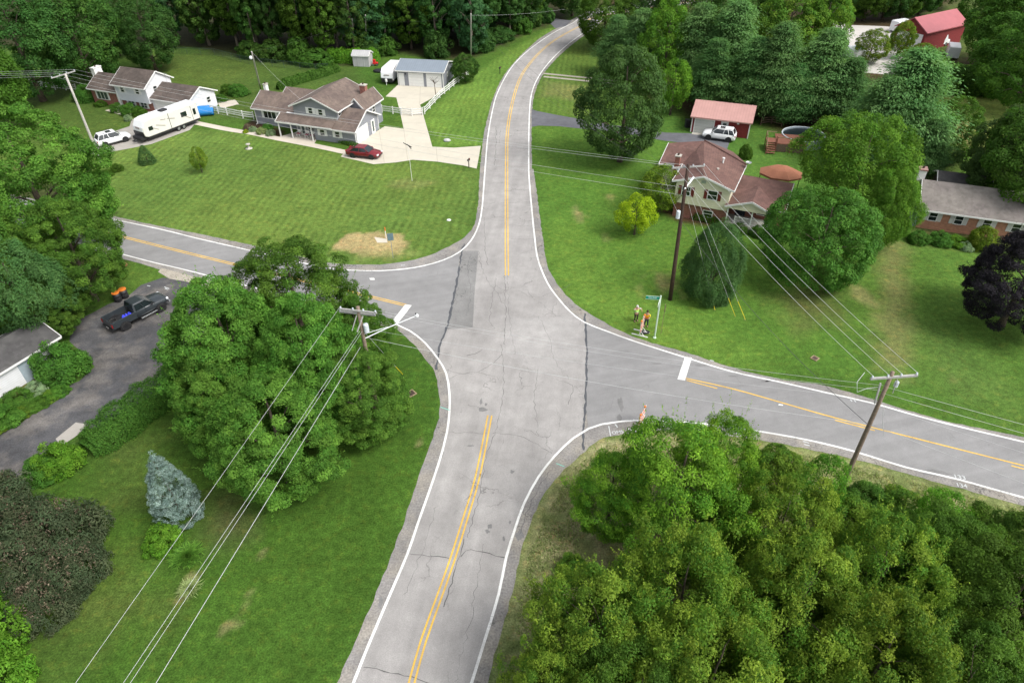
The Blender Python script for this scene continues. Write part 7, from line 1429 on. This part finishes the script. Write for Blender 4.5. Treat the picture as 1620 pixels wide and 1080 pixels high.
for k in range(5): MB().box(-3.2, -2.0, -2.2 + k * .28, -1.9 + k * .28, .16 + k * .2, .22 + k * .2).build('step', MT['deck_wood'], t_)
MB().box(-3.2, -1.95, -.8, .9, 1.1, 1.18).build('landing', MT['deck_wood'], t_)
for x, y in ((-3.2, -.8), (-2.0, -.8), (-1.9, -1.1), (0, -1.1), (1.9, -1.1), (-3.2, .9), (-3.2, -2.2)): MB().box(x - .05, x + .05, y - .05, y + .05, 0, 2.1 if y > -2 else 1.1).build('post', MT['deck_wood'], t_)
MB().bar((-1.9, -1.1, 2.05), (1.9, -1.1, 2.05), .06, .09).bar((-3.2, -.8, 2.05), (-3.2, .9, 2.05), .06, .09).bar((-3.2, -2.2, 1.05), (-3.2, -.8, 2.0), .06, .09).bar((-3.2, .9, 2.05), (-1.9, .9, 2.05), .06, .09).build('handrail', MT['post_rust'], t_)
gz = P(1236, 271, 2.6); t_ = thing('garden_canopy', 'faded brown garden canopy behind the cream house', 'canopy', (gz.x, gz.y, 0), R(-20)); n = 8; mk = MB(); rr = [[(r * math.cos(6.2832 * (k + .5) / n) * 1.15, r * math.sin(6.2832 * (k + .5) / n) * .9, z) for k in range(n)] for r, z in ((2.3, 2.2), (2.3, 2.42), (1.2, 3.0), (.05, 3.35))]; mk.rings(rr).build('canopy_top', MT['canopy_brown'], t_)
for k in range(4): a = 6.2832 * (k * 2 + .5) / n; MB().box(2.2 * math.cos(a) * 1.15 - .04, 2.2 * math.cos(a) * 1.15 + .04, 2.2 * math.sin(a) * .9 - .04, 2.2 * math.sin(a) * .9 + .04, 0, 2.15).build('post', MT['trim_black'], t_)
o = MB().box(-.35, .35, -.4, .4, 0, 1.05).box(-.38, .38, -.43, .43, 1.05, 1.12).build('rubbish_bin', MT['bin_black'], None, bevel=.04); o.location = P(1087, 201); tag(o, 'black rubbish bin left of the red garage', 'bin')
for k, px in enumerate(((1040 + 110, 365),)): pass
# =================================================================== PEOPLE
def person(px, ang, label, J, vest, trousers, head, sleeves=None):
    """J: joint -> (x, y, z, radius); one skinned body, clothes as children"""
    t_ = None
    def skinobj(name, names, edges, grow, parent, mat):
        idx = {n_: i for i, n_ in enumerate(names)}; me = bpy.data.meshes.new(name); me.from_pydata([J[n_][:3] for n_ in names], [(idx[a], idx[b]) for a, b in edges], []); me.update()
        o = obj(name, me, MT[mat], parent); o.modifiers.new('skin', 'SKIN').use_smooth_shade = True
        for n_, sv in zip(names, me.skin_vertices[0].data): k = .72 if n_ in ('pelvis', 'chest', 'waist') else 1; sv.radius = (J[n_][3] * grow, J[n_][3] * grow * k); sv.use_root = n_ == names[0]
        s_ = o.modifiers.new('sub', 'SUBSURF'); s_.levels = s_.render_levels = 1; return o
    allj = ['pelvis', 'waist', 'chest', 'neck', 'chin', 'head', 'crown_', 'sl', 'el', 'hl', 'fl', 'sr', 'er', 'hr', 'fr', 'tl', 'kl', 'al', 'ol', 'tr', 'kr', 'ar', 'or']
    ed = [('pelvis', 'waist'), ('waist', 'chest'), ('chest', 'neck'), ('neck', 'chin'), ('chin', 'head'), ('head', 'crown_'), ('chest', 'sl'), ('sl', 'el'), ('el', 'hl'), ('hl', 'fl'), ('chest', 'sr'), ('sr', 'er'), ('er', 'hr'), ('hr', 'fr'), ('pelvis', 'tl'), ('tl', 'kl'), ('kl', 'al'), ('al', 'ol'), ('pelvis', 'tr'), ('tr', 'kr'), ('kr', 'ar'), ('ar', 'or')]
    mk_ = lambda name, names, edges, mat, grow, parent: skinobj(name, names, edges, grow, parent, mat)
    b = mk_('person', allj, ed, 'skin', 1, None); v = P(*px); b.location = (v.x, v.y, 0); b.rotation_euler = (0, 0, ang); tag(b, label, 'person', 'road workers on the corner')
    mk_('trousers', ['pelvis', 'tl', 'kl', 'al', 'tr', 'kr', 'ar'], [('pelvis', 'tl'), ('tl', 'kl'), ('kl', 'al'), ('pelvis', 'tr'), ('tr', 'kr'), ('kr', 'ar')], trousers, 1.22, b)
    mk_('safety_vest', ['pelvis', 'waist', 'chest', 'sl', 'sr'], [('pelvis', 'waist'), ('waist', 'chest'), ('chest', 'sl'), ('chest', 'sr')], vest, 1.18, b)
    mk_('sleeve', ['sl', 'el'], [('sl', 'el')], sleeves or vest, 1.25, b); mk_('sleeve', ['sr', 'er'], [('sr', 'er')], sleeves or vest, 1.25, b)
    c = Vector(J['chest'][:3]); w2 = Vector(J['waist'][:3])
    MB().rings([[(w2.x + .185 * math.cos(6.283 * k / 16), w2.y + .135 * math.sin(6.283 * k / 16), w2.z + z) for k in range(16)] for z in (-.03, .03)], False).build('reflective_band', MT['cloth_white'], b)
    h_ = Vector(J['head'][:3]); MB().lathe([(.118, -.01), (.12, .04), (.10, .09), (.05, .13), (.01, .14)], h_ + Vector((0, .012, .0)), 14).build('cap' if head != 'hair' else 'hair', MT[head], b, True)
    if head != 'hair': MB().box(h_.x - .08, h_.x + .08, h_.y - .2, h_.y - .09, h_.z - .005, h_.z + .012).build('cap_peak', MT[head], b, bevel=.01)
    f = MB()
    for sx in (-.035, .035): f.lathe([(.004, -.008), (.012, 0), (.004, .008)], h_ + Vector((sx, -.098, -.01)), 8)
    f.build('eyes', MT['trim_black'], b); f = MB().bar(h_ + Vector((0, -.098, -.01)), h_ + Vector((0, -.122, -.05)), .022); f.build('nose', MT['skin'], b); MB().box(h_.x - .025, h_.x + .025, h_.y - .107, h_.y - .09, h_.z - .085, h_.z - .075).build('mouth', MT['shutter_red'], b)
    for sx in (-.102, .102): MB().lathe([(.01, -.03), (.02, 0), (.01, .03)], h_ + Vector((sx, .0, -.03)), 8).build('ear', MT['skin'], b)
    for s_ in ('l', 'r'):
        hp = Vector(J['h' + s_][:3]); fp = Vector(J['f' + s_][:3]); d = (fp - hp).normalized(); sd_ = d.cross(Vector((0, 1, 0.3))).normalized()
        for k in range(4): p0 = fp + sd_ * (k - 1.5) * .02; f_ = MB().tube([p0, p0 + d * (.04 + .008 * (1.5 - abs(k - 1.5))), p0 + d * .07 + Vector((0, -.015, -.01))], [.010, .009, .007], 6); f_.build('finger', MT['skin'], b, True)
        MB().tube([hp + sd_ * .03, hp + sd_ * .055 + d * .05], [.011, .008], 6).build('thumb', MT['skin'], b, True)
    for s_ in ('l', 'r'): a = Vector(J['a' + s_][:3]); MB().rings([[(a.x + sx * .05 * k, a.y + yy, z) for sx, z in ((-1, 0), (1, 0), (1, hz), (-1, hz))] for yy, k, hz in ((.09, .8, .10), (.0, 1, .12), (-.12, 1, .07), (-.19, .7, .05))]).build('boot', MT['cloth_brown'], b, bevel=.01)
stand = {'pelvis': (0, 0, .95, .15), 'waist': (0, 0, 1.12, .145), 'chest': (0, 0, 1.36, .165), 'neck': (0, -.01, 1.53, .058), 'chin': (0, -.035, 1.62, .075), 'head': (0, -.02, 1.70, .10), 'crown_': (0, -.01, 1.78, .07),
  'tl': (-.11, 0, .84, .095), 'kl': (-.12, -.02, .48, .062), 'al': (-.13, .02, .10, .045), 'ol': (-.13, -.14, .04, .035), 'tr': (.11, 0, .84, .095), 'kr': (.13, -.03, .48, .062), 'ar': (.15, .0, .10, .045), 'or': (.17, -.15, .04, .035),
  'sl': (-.20, 0, 1.42, .065), 'el': (-.27, -.04, 1.14, .045), 'hl': (-.22, -.24, 1.02, .032), 'fl': (-.18, -.30, 1.02, .028), 'sr': (.20, 0, 1.42, .065), 'er': (.28, -.05, 1.15, .045), 'hr': (.20, -.26, 1.10, .032), 'fr': (.14, -.31, 1.12, .028)}
j2 = dict(stand); j2.update({'el': (-.40, -.08, 1.52, .045), 'hl': (-.22, -.14, 1.72, .032), 'fl': (-.15, -.14, 1.78, .028), 'er': (.42, -.10, 1.40, .045), 'hr': (.34, -.30, 1.30, .032), 'fr': (.32, -.38, 1.28, .028)})
person((1005.5, 508), R(20), 'worker in a lime vest raising one hand to a pale cap', j2, 'hi_vis_lime', 'cloth_brown', 'cap_pale', 'cloth_white')
person((1021.5, 516), R(-15), 'bare-headed worker in a yellow and orange vest and dark trousers', stand, 'hi_vis_yellow', 'cloth_dark', 'hair')
w2 = [o for o in bpy.data.objects if o.name.startswith('person') and 'bare-headed' in (o.get('label') or '')][0]
for sx in (-.09, .09): MB().bar((sx, -.155, 1.05), (sx, -.15, 1.42), .05, .02, (0, 1, 0)).build('orange_stripe', MT['hi_vis_orange'], w2)
MB().box(-.16, .16, -.165, -.15, 1.05, 1.2).build('orange_stripe', MT['hi_vis_orange'], w2)
